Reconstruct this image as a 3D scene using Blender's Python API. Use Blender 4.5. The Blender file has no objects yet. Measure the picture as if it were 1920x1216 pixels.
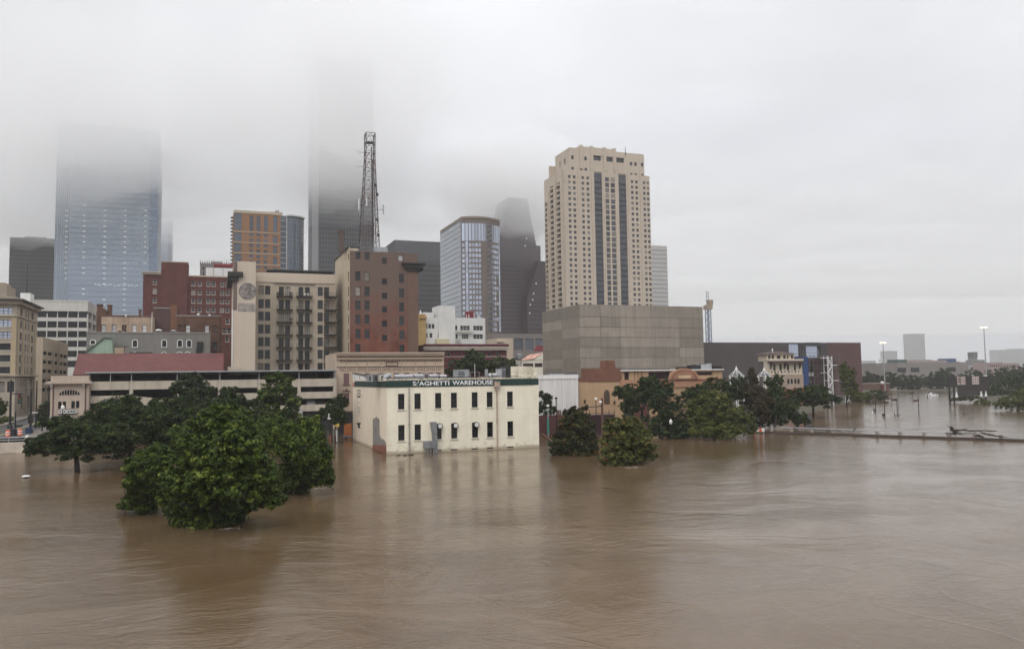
import bpy, math, random
import numpy as np
from mathutils import Vector, Matrix
rnd = random.Random(7)
S = bpy.context.scene
COL = S.collection

# ------------------------------------------------------------------ camera
# World axes follow the street grid: +X (U) along the streets, +Y (V) away from the bayou, water level z = 0.
YAW, PITCH, ROLL, FPX, CAMH = math.radians(20.5), math.atan(99 / 1500), 0.0140, 1500.0, 11.0
_f = Vector((math.sin(YAW) * math.cos(PITCH), math.cos(YAW) * math.cos(PITCH), math.sin(PITCH)))
_r0 = Vector((math.cos(YAW), -math.sin(YAW), 0))
_u0 = _r0.cross(_f)
_r = _r0 * math.cos(ROLL) - _u0 * math.sin(ROLL)
_u = _r0 * math.sin(ROLL) + _u0 * math.cos(ROLL)
cam_d = bpy.data.cameras.new('camera')
cam_d.lens, cam_d.sensor_width, cam_d.clip_start, cam_d.clip_end = 36 * FPX / 1920, 36, 0.5, 20000
cam = bpy.data.objects.new('camera', cam_d)
COL.objects.link(cam)
cam.matrix_world = Matrix(((_r.x, _u.x, -_f.x, 0), (_r.y, _u.y, -_f.y, 0), (_r.z, _u.z, -_f.z, CAMH), (0, 0, 0, 1)))
S.camera = cam

# ------------------------------------------------------------------ overcast sky, soft sun, exposure
W = bpy.data.worlds.new('World'); S.world = W; W.use_nodes = True
def build_world():
    nt = W.node_tree; nt.nodes.clear()
    N = lambda t: nt.nodes.new(t)
    L = nt.links.new
    sky = N('ShaderNodeTexSky'); sky.sky_type = 'NISHITA'; sky.sun_disc = False
    sky.sun_elevation = math.radians(52); sky.sun_rotation = SUN_ROT
    sky.air_density = 1.6; sky.dust_density = 6.0
    tc = N('ShaderNodeTexCoord')
    sep = N('ShaderNodeSeparateXYZ'); L(tc.outputs['Generated'], sep.inputs[0])
    # an overcast sky brightens from the horizon to the zenith
    grad = N('ShaderNodeValToRGB'); L(sep.outputs['Z'], grad.inputs[0])
    e = grad.color_ramp.elements
    e[0].position = 0.0; e[0].color = (0.395, 0.403, 0.442, 1)
    e[1].position = 1.0; e[1].color = (.97, .985, 1.02, 1)
    for p, c in ((0.10, (0.437, 0.446, 0.485, 1)), (0.28, (0.585, 0.597, 0.64, 1)), (0.55, (0.845, 0.86, 0.895, 1))):
        k = e.new(p); k.color = c
    mp = N('ShaderNodeMapping'); mp.inputs['Scale'].default_value = (1.0, 1.0, 2.6); L(tc.outputs['Generated'], mp.inputs[0])
    n1 = N('ShaderNodeTexNoise'); n1.inputs['Scale'].default_value = 2.1; n1.inputs['Detail'].default_value = 6; n1.inputs['Roughness'].default_value = .5
    L(mp.outputs[0], n1.inputs['Vector'])
    mr = N('ShaderNodeMapRange'); mr.inputs[1].default_value = .3; mr.inputs[2].default_value = .7; mr.inputs[3].default_value = .80; mr.inputs[4].default_value = 1.15
    L(n1.outputs[0], mr.inputs[0])
    mul = N('ShaderNodeMix'); mul.data_type = 'RGBA'; mul.blend_type = 'MULTIPLY'; mul.inputs[0].default_value = 1.0
    L(grad.outputs[0], mul.inputs[6]); L(mr.outputs[0], mul.inputs[7])
    sc = N('ShaderNodeVectorMath'); sc.operation = 'SCALE'; sc.inputs[3].default_value = 18.8
    L(mul.outputs[2], sc.inputs[0])
    mix = N('ShaderNodeMix'); mix.data_type = 'RGBA'; mix.inputs[0].default_value = 0.94
    L(sky.outputs[0], mix.inputs[6]); L(sc.outputs[0], mix.inputs[7])
    bg = N('ShaderNodeBackground'); bg.inputs[1].default_value = 0.085; L(mix.outputs[2], bg.inputs[0])
    out = N('ShaderNodeOutputWorld'); L(bg.outputs[0], out.inputs[0])
# the brighter part of the cloud lies behind the camera
_sd = (-_f * 0.9 - _r * 0.25); SUN_AZ = math.atan2(_sd.x, _sd.y); SUN_ROT = SUN_AZ
build_world()
sun_d = bpy.data.lights.new('sun', 'SUN'); sun_d.energy = 1.5; sun_d.angle = math.radians(35); sun_d.color = (1.0, 0.985, 0.96)
sun = bpy.data.objects.new('sun', sun_d); COL.objects.link(sun)
_to = Vector((math.sin(SUN_AZ) * math.cos(math.radians(52)), math.cos(SUN_AZ) * math.cos(math.radians(52)), math.sin(math.radians(52))))
sun.rotation_euler = (-_to).to_track_quat('-Z', 'Y').to_euler()
V_ = S.view_settings; V_.view_transform = 'Standard'; V_.look = 'None'; V_.gamma = 1.0; V_.exposure = 0.0; V_.use_curve_mapping = False
S.render.engine = 'CYCLES'
C_ = S.cycles
C_.use_denoising = True; C_.denoiser = 'OPENIMAGEDENOISE'
C_.max_bounces = 14; C_.diffuse_bounces = 2; C_.glossy_bounces = 2; C_.transmission_bounces = 2; C_.volume_bounces = 9; C_.transparent_max_bounces = 8
C_.caustics_reflective = False; C_.caustics_refractive = False; C_.sample_clamp_indirect = 6

# ------------------------------------------------------------------ pixel -> place helpers (photo pixels, 1920 x 1216)
def ray(px, py):
    return _f + _r * ((px - 960) / FPX) + _u * ((608 - py) / FPX)
def G(px, py, z=0.0):                      # where the ray meets the level z
    d = ray(px, py); t = (z - CAMH) / d.z
    return Vector((d.x * t, d.y * t, z))
def P(px, py, D):                          # at depth D in front of the camera
    d = ray(px, py)
    return Vector((0, 0, CAMH)) + d * D
def hy(px):                                # horizon height in the photo
    return 707 - (px - 960) * ROLL
def Vat(px, D): return P(px, hy(px), D).y
def Uat(px, D): return P(px, hy(px), D).x
def FU(px, py, V): d = ray(px, py); return d.x * V / d.y
def FZ(px, py, V): d = ray(px, py); return CAMH + d.z * V / d.y
def SV(px, py, U): d = ray(px, py); return d.y * U / d.x
def SZ(px, py, U): d = ray(px, py); return CAMH + d.z * U / d.x

# ------------------------------------------------------------------ materials
MATS = {}
def M(name, col, rough=.8, var=.12, scale=.6, streak=0.0, spec=.3, metal=0.0, bump=0.0, col2=None, rand=0.0, emit=None, estr=0.0, fine=0.0, brick=None):
    """Plain weathered surface: base colour broken up by noise, vertical rain streaks, optional brick joints."""
    if name in MATS: return MATS[name]
    m = bpy.data.materials.new(name); m.use_nodes = True; MATS[name] = m
    nt = m.node_tree; nt.nodes.clear(); N = lambda t: nt.nodes.new(t); L = nt.links.new
    out = N('ShaderNodeOutputMaterial'); b = N('ShaderNodeBsdfPrincipled'); L(b.outputs[0], out.inputs[0])
    b.inputs['Roughness'].default_value = rough; b.inputs['Metallic'].default_value = metal
    b.inputs['Specular IOR Level'].default_value = spec
    tc = N('ShaderNodeTexCoord')
    cur = None
    c1 = tuple(max(0, c * (1 - var)) for c in col) + (1,); c2 = tuple(min(1, c * (1 + var)) for c in (col2 or col)) + (1,)
    n = N('ShaderNodeTexNoise'); n.inputs['Scale'].default_value = scale; n.inputs['Detail'].default_value = 6; n.inputs['Roughness'].default_value = .6
    L(tc.outputs['Object'], n.inputs['Vector'])
    mx = N('ShaderNodeMix'); mx.data_type = 'RGBA'; mx.inputs[6].default_value = c1; mx.inputs[7].default_value = c2
    mr = N('ShaderNodeMapRange'); mr.inputs[1].default_value = .3; mr.inputs[2].default_value = .7; L(n.outputs[0], mr.inputs[0]); L(mr.outputs[0], mx.inputs[0])
    cur = mx.outputs[2]
    if brick:
        sp = N('ShaderNodeSeparateXYZ'); L(tc.outputs['Object'], sp.inputs[0])
        ad = N('ShaderNodeMath'); L(sp.outputs[0], ad.inputs[0]); L(sp.outputs[1], ad.inputs[1])
        cb = N('ShaderNodeCombineXYZ'); L(ad.outputs[0], cb.inputs[0]); L(sp.outputs[2], cb.inputs[1])
        bt = N('ShaderNodeTexBrick'); L(cb.outputs[0], bt.inputs['Vector']); bt.inputs['Scale'].default_value = 1.0
        bt.inputs['Brick Width'].default_value = brick[0]; bt.inputs['Row Height'].default_value = brick[1]; bt.inputs['Mortar Size'].default_value = brick[2]
        bt.inputs['Color1'].default_value = (1, 1, 1, 1); bt.inputs['Color2'].default_value = (brick[3],) * 3 + (1,); bt.inputs['Mortar'].default_value = (brick[4],) * 3 + (1,)
        mm = N('ShaderNodeMix'); mm.data_type = 'RGBA'; mm.blend_type = 'MULTIPLY'; mm.inputs[0].default_value = 1; L(cur, mm.inputs[6]); L(bt.outputs[0], mm.inputs[7]); cur = mm.outputs[2]
    if streak:
        mp = N('ShaderNodeMapping'); mp.inputs['Scale'].default_value = (1.3, 1.3, .07); L(tc.outputs['Object'], mp.inputs[0])
        n2 = N('ShaderNodeTexNoise'); n2.inputs['Scale'].default_value = 1.0; n2.inputs['Detail'].default_value = 5; n2.inputs['Roughness'].default_value = .65; L(mp.outputs[0], n2.inputs['Vector'])
        r2 = N('ShaderNodeMapRange'); r2.inputs[1].default_value = .42; r2.inputs[2].default_value = .72; r2.inputs[3].default_value = 1.0; r2.inputs[4].default_value = 1 - streak
        L(n2.outputs[0], r2.inputs[0])
        m2 = N('ShaderNodeMix'); m2.data_type = 'RGBA'; m2.blend_type = 'MULTIPLY'; m2.inputs[0].default_value = 1; L(cur, m2.inputs[6]); L(r2.outputs[0], m2.inputs[7]); cur = m2.outputs[2]
    if fine:
        n3 = N('ShaderNodeTexNoise'); n3.inputs['Scale'].default_value = 9; n3.inputs['Detail'].default_value = 3; L(tc.outputs['Object'], n3.inputs['Vector'])
        r3 = N('ShaderNodeMapRange'); r3.inputs[3].default_value = 1 - fine; r3.inputs[4].default_value = 1 + fine; L(n3.outputs[0], r3.inputs[0])
        m3 = N('ShaderNodeMix'); m3.data_type = 'RGBA'; m3.blend_type = 'MULTIPLY'; m3.inputs[0].default_value = 1; L(cur, m3.inputs[6]); L(r3.outputs[0], m3.inputs[7]); cur = m3.outputs[2]
    if rand:
        oi = N('ShaderNodeObjectInfo'); r4 = N('ShaderNodeMapRange'); r4.inputs[3].default_value = 1 - rand; r4.inputs[4].default_value = 1 + rand; L(oi.outputs['Random'], r4.inputs[0])
        m4 = N('ShaderNodeMix'); m4.data_type = 'RGBA'; m4.blend_type = 'MULTIPLY'; m4.inputs[0].default_value = 1; L(cur, m4.inputs[6]); L(r4.outputs[0], m4.inputs[7]); cur = m4.outputs[2]
    L(cur, b.inputs['Base Color'])
    if bump:
        bn = N('ShaderNodeTexNoise'); bn.inputs['Scale'].default_value = 3; bn.inputs['Detail'].default_value = 6; L(tc.outputs['Object'], bn.inputs['Vector'])
        bp = N('ShaderNodeBump'); bp.inputs['Strength'].default_value = bump; bp.inputs['Distance'].default_value = .08; L(bn.outputs[0], bp.inputs['Height']); L(bp.outputs[0], b.inputs['Normal'])
    if emit:
        b.inputs['Emission Color'].default_value = tuple(emit) + (1,); b.inputs['Emission Strength'].default_value = estr
    return m
def GLASS(name, col, rough=.06, rand=.5, tilt=.02, spec=.5, metal=0.0):
    """Window glass: dark room behind, reflective front, each pane a little different."""
    if name in MATS: return MATS[name]
    m = bpy.data.materials.new(name); m.use_nodes = True; MATS[name] = m
    nt = m.node_tree; nt.nodes.clear(); N = lambda t: nt.nodes.new(t); L = nt.links.new
    out = N('ShaderNodeOutputMaterial'); b = N('ShaderNodeBsdfPrincipled'); L(b.outputs[0], out.inputs[0])
    b.inputs['Roughness'].default_value = rough; b.inputs['Specular IOR Level'].default_value = spec; b.inputs['Metallic'].default_value = metal
    oi = N('ShaderNodeObjectInfo')
    r = N('ShaderNodeMapRange'); r.inputs[3].default_value = 1 - rand; r.inputs[4].default_value = 1 + rand; L(oi.outputs['Random'], r.inputs[0])
    mm = N('ShaderNodeMix'); mm.data_type = 'RGBA'; mm.blend_type = 'MULTIPLY'; mm.inputs[0].default_value = 1; mm.inputs[6].default_value = tuple(col) + (1,)
    L(r.outputs[0], mm.inputs[7]); L(mm.outputs[2], b.inputs['Base Color'])
    tc = N('ShaderNodeTexCoord'); n = N('ShaderNodeTexNoise'); n.inputs['Scale'].default_value = .35; L(tc.outputs['Object'], n.inputs['Vector'])
    bp = N('ShaderNodeBump'); bp.inputs['Strength'].default_value = tilt * 10; bp.inputs['Distance'].default_value = .1; L(n.outputs[0], bp.inputs['Height']); L(bp.outputs[0], b.inputs['Normal'])
    return m

# ------------------------------------------------------------------ mesh helpers
class MB:
    """Collects boxes, walls, tubes and lathes; build() links them as ONE mesh object."""
    def __init__(s): s.v = []; s.f = []; s.m = []; s.mi = 0
    def add(s, vs, fs):
        o = len(s.v); s.v += [tuple(v) for v in vs]
        for f in fs: s.f.append(tuple(o + i for i in f)); s.m.append(s.mi)
        return s
    def quad(s, a, b, c, d): return s.add((a, b, c, d), ((0, 1, 2, 3),))
    def box(s, x0, x1, y0, y1, z0, z1):
        return s.add(((x0, y0, z0), (x1, y0, z0), (x1, y1, z0), (x0, y1, z0), (x0, y0, z1), (x1, y0, z1), (x1, y1, z1), (x0, y1, z1)),
                     ((0, 3, 2, 1), (4, 5, 6, 7), (0, 1, 5, 4), (1, 2, 6, 5), (2, 3, 7, 6), (3, 0, 4, 7)))
    def bar(s, p, q, w=.1, h=None, up=(0, 0, 1)):
        p = Vector(p); q = Vector(q); h = h or w; d = (q - p).normalized()
        up = Vector(up)
        if abs(d.dot(up)) > .98: up = Vector((0, 1, 0))
        a = d.cross(up).normalized() * (w / 2); b = a.cross(d).normalized() * (h / 2)
        vs = [p - a - b, p + a - b, p + a + b, p - a + b, q - a - b, q + a - b, q + a + b, q - a + b]
        return s.add(vs, ((0, 1, 2, 3), (7, 6, 5, 4), (0, 4, 5, 1), (1, 5, 6, 2), (2, 6, 7, 3), (3, 7, 4, 0)))
    def tube(s, p, q, r0, r1=None, n=8, cap=True):
        p = Vector(p); q = Vector(q); r1 = r0 if r1 is None else r1; d = (q - p).normalized()
        up = Vector((0, 0, 1)) if abs(d.z) < .95 else Vector((1, 0, 0))
        a = d.cross(up).normalized(); b = a.cross(d)
        vs = []
        for c, r in ((p, r0), (q, r1)):
            vs += [c + (a * math.cos(2 * math.pi * i / n) + b * math.sin(2 * math.pi * i / n)) * r for i in range(n)]
        fs = [(i, (i + 1) % n, n + (i + 1) % n, n + i) for i in range(n)]
        if cap: fs += [tuple(range(n - 1, -1, -1)), tuple(range(n, 2 * n))]
        return s.add(vs, fs)
    def lathe(s, c, prof, n=12):
        c = Vector(c); vs = []; fs = []
        for r, z in prof: vs += [c + Vector((r * math.cos(2 * math.pi * i / n), r * math.sin(2 * math.pi * i / n), z)) for i in range(n)]
        for k in range(len(prof) - 1):
            fs += [(k * n + i, k * n + (i + 1) % n, (k + 1) * n + (i + 1) % n, (k + 1) * n + i) for i in range(n)]
        fs += [tuple(range(n - 1, -1, -1)), tuple((len(prof) - 1) * n + i for i in range(n))]
        return s.add(vs, fs)
    def prism(s, pts, z0, z1):
        n = len(pts)
        return s.add([(x, y, z0) for x, y in pts] + [(x, y, z1) for x, y in pts],
                     [tuple(range(n - 1, -1, -1)), tuple(range(n, 2 * n))] + [(i, (i + 1) % n, n + (i + 1) % n, n + i) for i in range(n)])
    def extr(s, pts, d):
        """polygon of 3-D points pushed along the vector d"""
        n = len(pts); d = Vector(d)
        return s.add([Vector(p) for p in pts] + [Vector(p) + d for p in pts],
                     [tuple(range(n)), tuple(range(2 * n - 1, n - 1, -1))] + [(i, n + i, n + (i + 1) % n, (i + 1) % n) for i in range(n)])
    def mesh(s, name, mats):
        me = bpy.data.meshes.new(name); me.from_pydata(s.v, [], s.f)
        for m in (mats if isinstance(mats, (list, tuple)) else [mats]): me.materials.append(m)
        if any(s.m): me.polygons.foreach_set('material_index', s.m)
        return me
    def build(s, name, mats, parent=None, smooth=False, loc=None):
        me = s.mesh(name, mats)
        if smooth: me.polygons.foreach_set('use_smooth', [True] * len(me.polygons))
        return link(name, me, parent, loc)
def link(name, me, parent=None, loc=None, rz=0.0):
    """Meshes hold world coordinates unless loc is given; parts are re-based on their thing's base."""
    o = bpy.data.objects.new(name, me); COL.objects.link(o)
    base = Vector((0, 0, 0))
    if parent is not None:
        o.parent = parent
        p = parent
        while p is not None: base += Vector(p.location); p = p.parent
    o.location = (Vector(loc) if loc is not None else Vector((0, 0, 0))) - base
    o.rotation_euler.z = rz
    return o
def sub(name, me, parent):                     # a sub-part that shares its part's own axes
    o = bpy.data.objects.new(name, me); COL.objects.link(o); o.parent = parent
    return o
def tag(o, label, cat=None, group=None, kind=None):
    if label: o['label'] = label
    if cat: o['category'] = cat
    if group: o['group'] = group
    if kind: o['kind'] = kind
    return o
def thing(name, label, cat, loc, group=None):
    o = bpy.data.objects.new(name, None); COL.objects.link(o); o.location = loc; o.empty_display_size = .5
    return tag(o, label, cat, group)

# ------------------------------------------------------------------ windows and walls with real openings
def _wmesh(key):
    kind, w, h = key
    mb = MB(); pb = MB()
    fr, d = {'sash': (.09, .10), 'pair': (.10, .10), 'plain': (.07, .08), 'wide': (.09, .1), 'strip': (.08, .08), 'tall': (.10, .1), 'board': (.0, .0), 'door': (.1, .1), 'arch': (.1, .1), 'triple': (.08, .1)}[kind]
    x0, x1 = -w / 2, w / 2
    if fr:
        mb.box(x0, x0 + fr, 0, d, 0, h); mb.box(x1 - fr, x1, 0, d, 0, h)
        mb.box(x0 + fr, x1 - fr, 0, d, 0, fr); mb.box(x0 + fr, x1 - fr, 0, d, h - fr, h)
    if kind == 'sash': mb.box(x0 + fr, x1 - fr, .01, d, h * .5 - .04, h * .5 + .04)
    if kind == 'pair':
        mb.box(-.06, .06, .01, d, fr, h - fr); mb.box(x0 + fr, -.06, .015, d, h * .5 - .035, h * .5 + .035); mb.box(.06, x1 - fr, .015, d, h * .5 - .035, h * .5 + .035)
    if kind == 'triple':
        for k in (1, 2): mb.box(x0 + w * k / 3 - .05, x0 + w * k / 3 + .05, .01, d, fr, h - fr)
        mb.box(x0 + fr, x1 - fr, .015, d, h * .5 - .03, h * .5 + .03)
    if kind == 'wide':
        for k in (1, 2, 3): mb.box(x0 + w * k / 4 - .05, x0 + w * k / 4 + .05, .01, d, fr, h - fr)
    if kind == 'tall':
        mb.box(-.05, .05, .01, d, fr, h - fr)
        k = 1
        while k * 3.2 < h - 1: mb.box(x0 + fr, x1 - fr, .015, d, k * 3.2 - .12, k * 3.2 + .12); k += 1
    if kind == 'door': mb.box(-.05, .05, .01, d, fr, h - fr)
    pb.quad((x0 + fr, d * .6, fr), (x1 - fr, d * .6, fr), (x1 - fr, d * .6, h - fr), (x0 + fr, d * .6, h - fr))
    return mb, pb
_WC = {}; _WR = random.Random(17)
def window(parent, face, a, z, c, w, h, kind='sash', frame=None, pane=None, inset=.18, split=True, name='window'):
    """A window set back in its opening: frame (the part) with the pane as its sub-part."""
    w = round(w, 2); h = round(h, 2)
    if pane.name in ('grey_window_glass', 'tower_window_glass') and _WR.random() < .2: pane = M('drawn_blind_%d' % _WR.randrange(3), ((.20, .18, .155), (.11, .10, .09), (.30, .275, .24))[_WR.randrange(3)], .6, .1)
    key = (kind, w, h, frame.name if frame else '', pane.name, split)
    if key not in _WC:
        mb, pb = _wmesh((kind, w, h))
        if split and mb.v: _WC[key] = (mb.mesh('window_frame', frame), pb.mesh('pane', pane))
        else:
            n = len(mb.v); mb.mi = 1; mb.add(pb.v, pb.f); _WC[key] = (mb.mesh('window', [frame or pane, pane]), None)
    me, pm = _WC[key]
    if face == 'F': loc, rz = (a, c + inset, z), 0
    elif face == 'L': loc, rz = (c + inset, a, z), -math.pi / 2
    elif face == 'R': loc, rz = (c - inset, a, z), math.pi / 2
    o = link(name, me, parent, loc, rz)
    if pm: sub('pane', pm, o)
    return o
def wallface(mb, face, c, a0, a1, z0, z1, holes=(), depth=.3):
    """One wall face on the plane c with rectangular openings (a, z, w, h) and their reveals."""
    H = [(a - w / 2, a + w / 2, z, z + h) for a, z, w, h in holes]
    As = sorted({a0, a1} | {round(x, 4) for q in H for x in q[:2] if a0 < x < a1}); Zs = sorted({z0, z1} | {round(x, 4) for q in H for x in q[2:] if z0 < x < z1})
    def pt(a, z, d=0):
        if face == 'F': return (a, c + d, z)
        if face == 'B': return (a, c - d, z)
        if face == 'L': return (c + d, a, z)
        return (c - d, a, z)
    idx = {}
    def vi(a, z):
        if (a, z) not in idx: idx[(a, z)] = len(mb.v); mb.v.append(pt(a, z))
        return idx[(a, z)]
    for i in range(len(As) - 1):
        for j in range(len(Zs) - 1):
            ca, cz = (As[i] + As[i + 1]) / 2, (Zs[j] + Zs[j + 1]) / 2
            if any(q[0] < ca < q[1] and q[2] < cz < q[3] for q in H): continue
            mb.f.append((vi(As[i], Zs[j]), vi(As[i + 1], Zs[j]), vi(As[i + 1], Zs[j + 1]), vi(As[i], Zs[j + 1]))); mb.m.append(mb.mi)
    for a, b, z, y in H:
        for (p, q) in (((a, z), (b, z)), ((b, z), (b, y)), ((b, y), (a, y)), ((a, y), (a, z))):
            mb.quad(pt(*p), pt(*q), pt(q[0], q[1], depth), pt(p[0], p[1], depth))
class Bldg:
    """A grid-aligned block U0..U1 x V0..V1 x z0..z1 whose visible faces take openings."""
    def __init__(s, name, label, cat, u0, u1, v0, v1, z0, z1, wall, roof=None, group=None, parapet=.6, root=None):
        s.u0, s.u1, s.v0, s.v1, s.z0, s.z1, s.wm, s.pp = u0, u1, v0, v1, z0, z1, wall, parapet
        s.root = root or thing(name, label, cat, ((u0 + u1) / 2, (v0 + v1) / 2, z0), group)
        s.h = {'F': [], 'L': [], 'R': []}; s.rm = roof or M('roof_gravel', (.22, .21, .20), .95, .25, 1.2)
    def win(s, face, a, z, w, h, kind='sash', frame=None, pane=None, inset=.18, split=True, name='window', sill=None):
        s.h[face].append((a, z, round(w, 2), round(h, 2)))
        c = {'F': s.v0, 'L': s.u0, 'R': s.u1}[face]
        o = window(s.root, face, a, z, c, w, h, kind, frame, pane, inset, split, name)
        if sill:
            key = ('sill', round(w, 2), sill.name)
            if key not in _WC: _WC[key] = MB().box(-w / 2 - .12, w / 2 + .12, -.12 - inset, -inset + .02, -.16, -.004).mesh('sill', sill)
            sub('sill', _WC[key], o)
        return o
    def finish(s, depth=.3, roofname='roof'):
        mb = MB()
        wallface(mb, 'F', s.v0, s.u0, s.u1, s.z0, s.z1, s.h['F'], depth)
        wallface(mb, 'L', s.u0, s.v0, s.v1, s.z0, s.z1, s.h['L'], depth)
        wallface(mb, 'R', s.u1, s.v0, s.v1, s.z0, s.z1, s.h['R'], depth)
        wallface(mb, 'B', s.v1, s.u0, s.u1, s.z0, s.z1)
        t = .35; zr = s.z1
        for a, b, c, d in ((s.u0, s.u1, s.v0, s.v0 + t), (s.u0, s.u1, s.v1 - t, s.v1), (s.u0, s.u0 + t, s.v0 + t, s.v1 - t), (s.u1 - t, s.u1, s.v0 + t, s.v1 - t)):
            mb.quad((a, c, zr), (b, c, zr), (b, d, zr), (a, d, zr))
        i = ((s.u0 + t, s.v0 + t), (s.u1 - t, s.v0 + t), (s.u1 - t, s.v1 - t), (s.u0 + t, s.v1 - t))
        for k in range(4):
            p, q = i[k], i[(k + 1) % 4]; mb.quad((*p, zr), (*q, zr), (*q, zr - s.pp), (*p, zr - s.pp))
        s.wall = mb.build('wall', s.wm, s.root)
        MB().quad(*[(x, y, zr - s.pp + .02) for x, y in i]).build(roofname, s.rm, s.root)
        return s
    def box(s, name, mat, u0, u1, v0, v1, z0, z1, parent=None):
        return MB().box(u0, u1, v0, v1, z0, z1).build(name, mat, parent or s.root)
# ------------------------------------------------------------------ terrain, flood water, road
SHORE = [(-900, 875), (-60, 852), (45, 848), (100, 842), (170, 836), (330, 822), (560, 820), (640, 813), (800, 806), (1000, 800), (1040, 799), (1140, 801), (1225, 816), (1330, 822), (1430, 806), (1500, 780), (1560, 764), (1600, 750), (1625, 742), (1655, 733), (1775, 733), (1790, 741), (1840, 749), (1875, 766), (1960, 775), (2600, 800)]
def _px_of(x, y):
    rel = Vector((x, y, 0)); dz = rel.dot(Vector((math.sin(YAW), math.cos(YAW), 0))); dx = rel.dot(_r0)
    return dx, dz
SH_P = [s[0] for s in SHORE]; SH_D = [CAMH * FPX / (s[1] - hy(s[0])) for s in SHORE]
def land_z(x, y):
    dx, dz = _px_of(x, y)
    if dz < 20: return -3.0
    px = 960 + FPX * dx / dz
    d = dz - float(np.interp(px, SH_P, SH_D))
    if d < 0: return max(-3.0, -0.3 + d * .12)
    top = 3.6 if px < 300 else (1.6 if px < 1400 else 1.2)
    z0 = 2.0 if px < 150 else max(.15, 2.0 - (px - 150) / 90) if px < 320 else .15
    return z0 + (top - z0) * min(1, d / 55.0)
def make_ground():
    gx = np.unique(np.concatenate([np.arange(-120, 420, 6.0), np.linspace(-120, -4500, 40), np.linspace(420, 5500, 46)]))
    gy = np.unique(np.concatenate([np.arange(-20, 420, 6.0), np.linspace(-900, -20, 8), np.linspace(420, 6500, 60)]))
    vs = [(x, y, land_z(x, y)) for y in gy for x in gx]; nx = len(gx)
    fs = [(j * nx + i, j * nx + i + 1, (j + 1) * nx + i + 1, (j + 1) * nx + i) for j in range(len(gy) - 1) for i in range(nx - 1)]
    me = bpy.data.meshes.new('ground'); me.from_pydata(vs, [], fs)
    me.materials.append(M('ground_earth', (.062, .052, .040), .95, .3, .08, col2=(.066, .062, .040), fine=.2))
    me.polygons.foreach_set('use_smooth', [True] * len(fs))
    o = bpy.data.objects.new('ground', me); COL.objects.link(o); tag(o, 'low ground under the city blocks and along the flooded banks', kind='structure')
make_ground()

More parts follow.
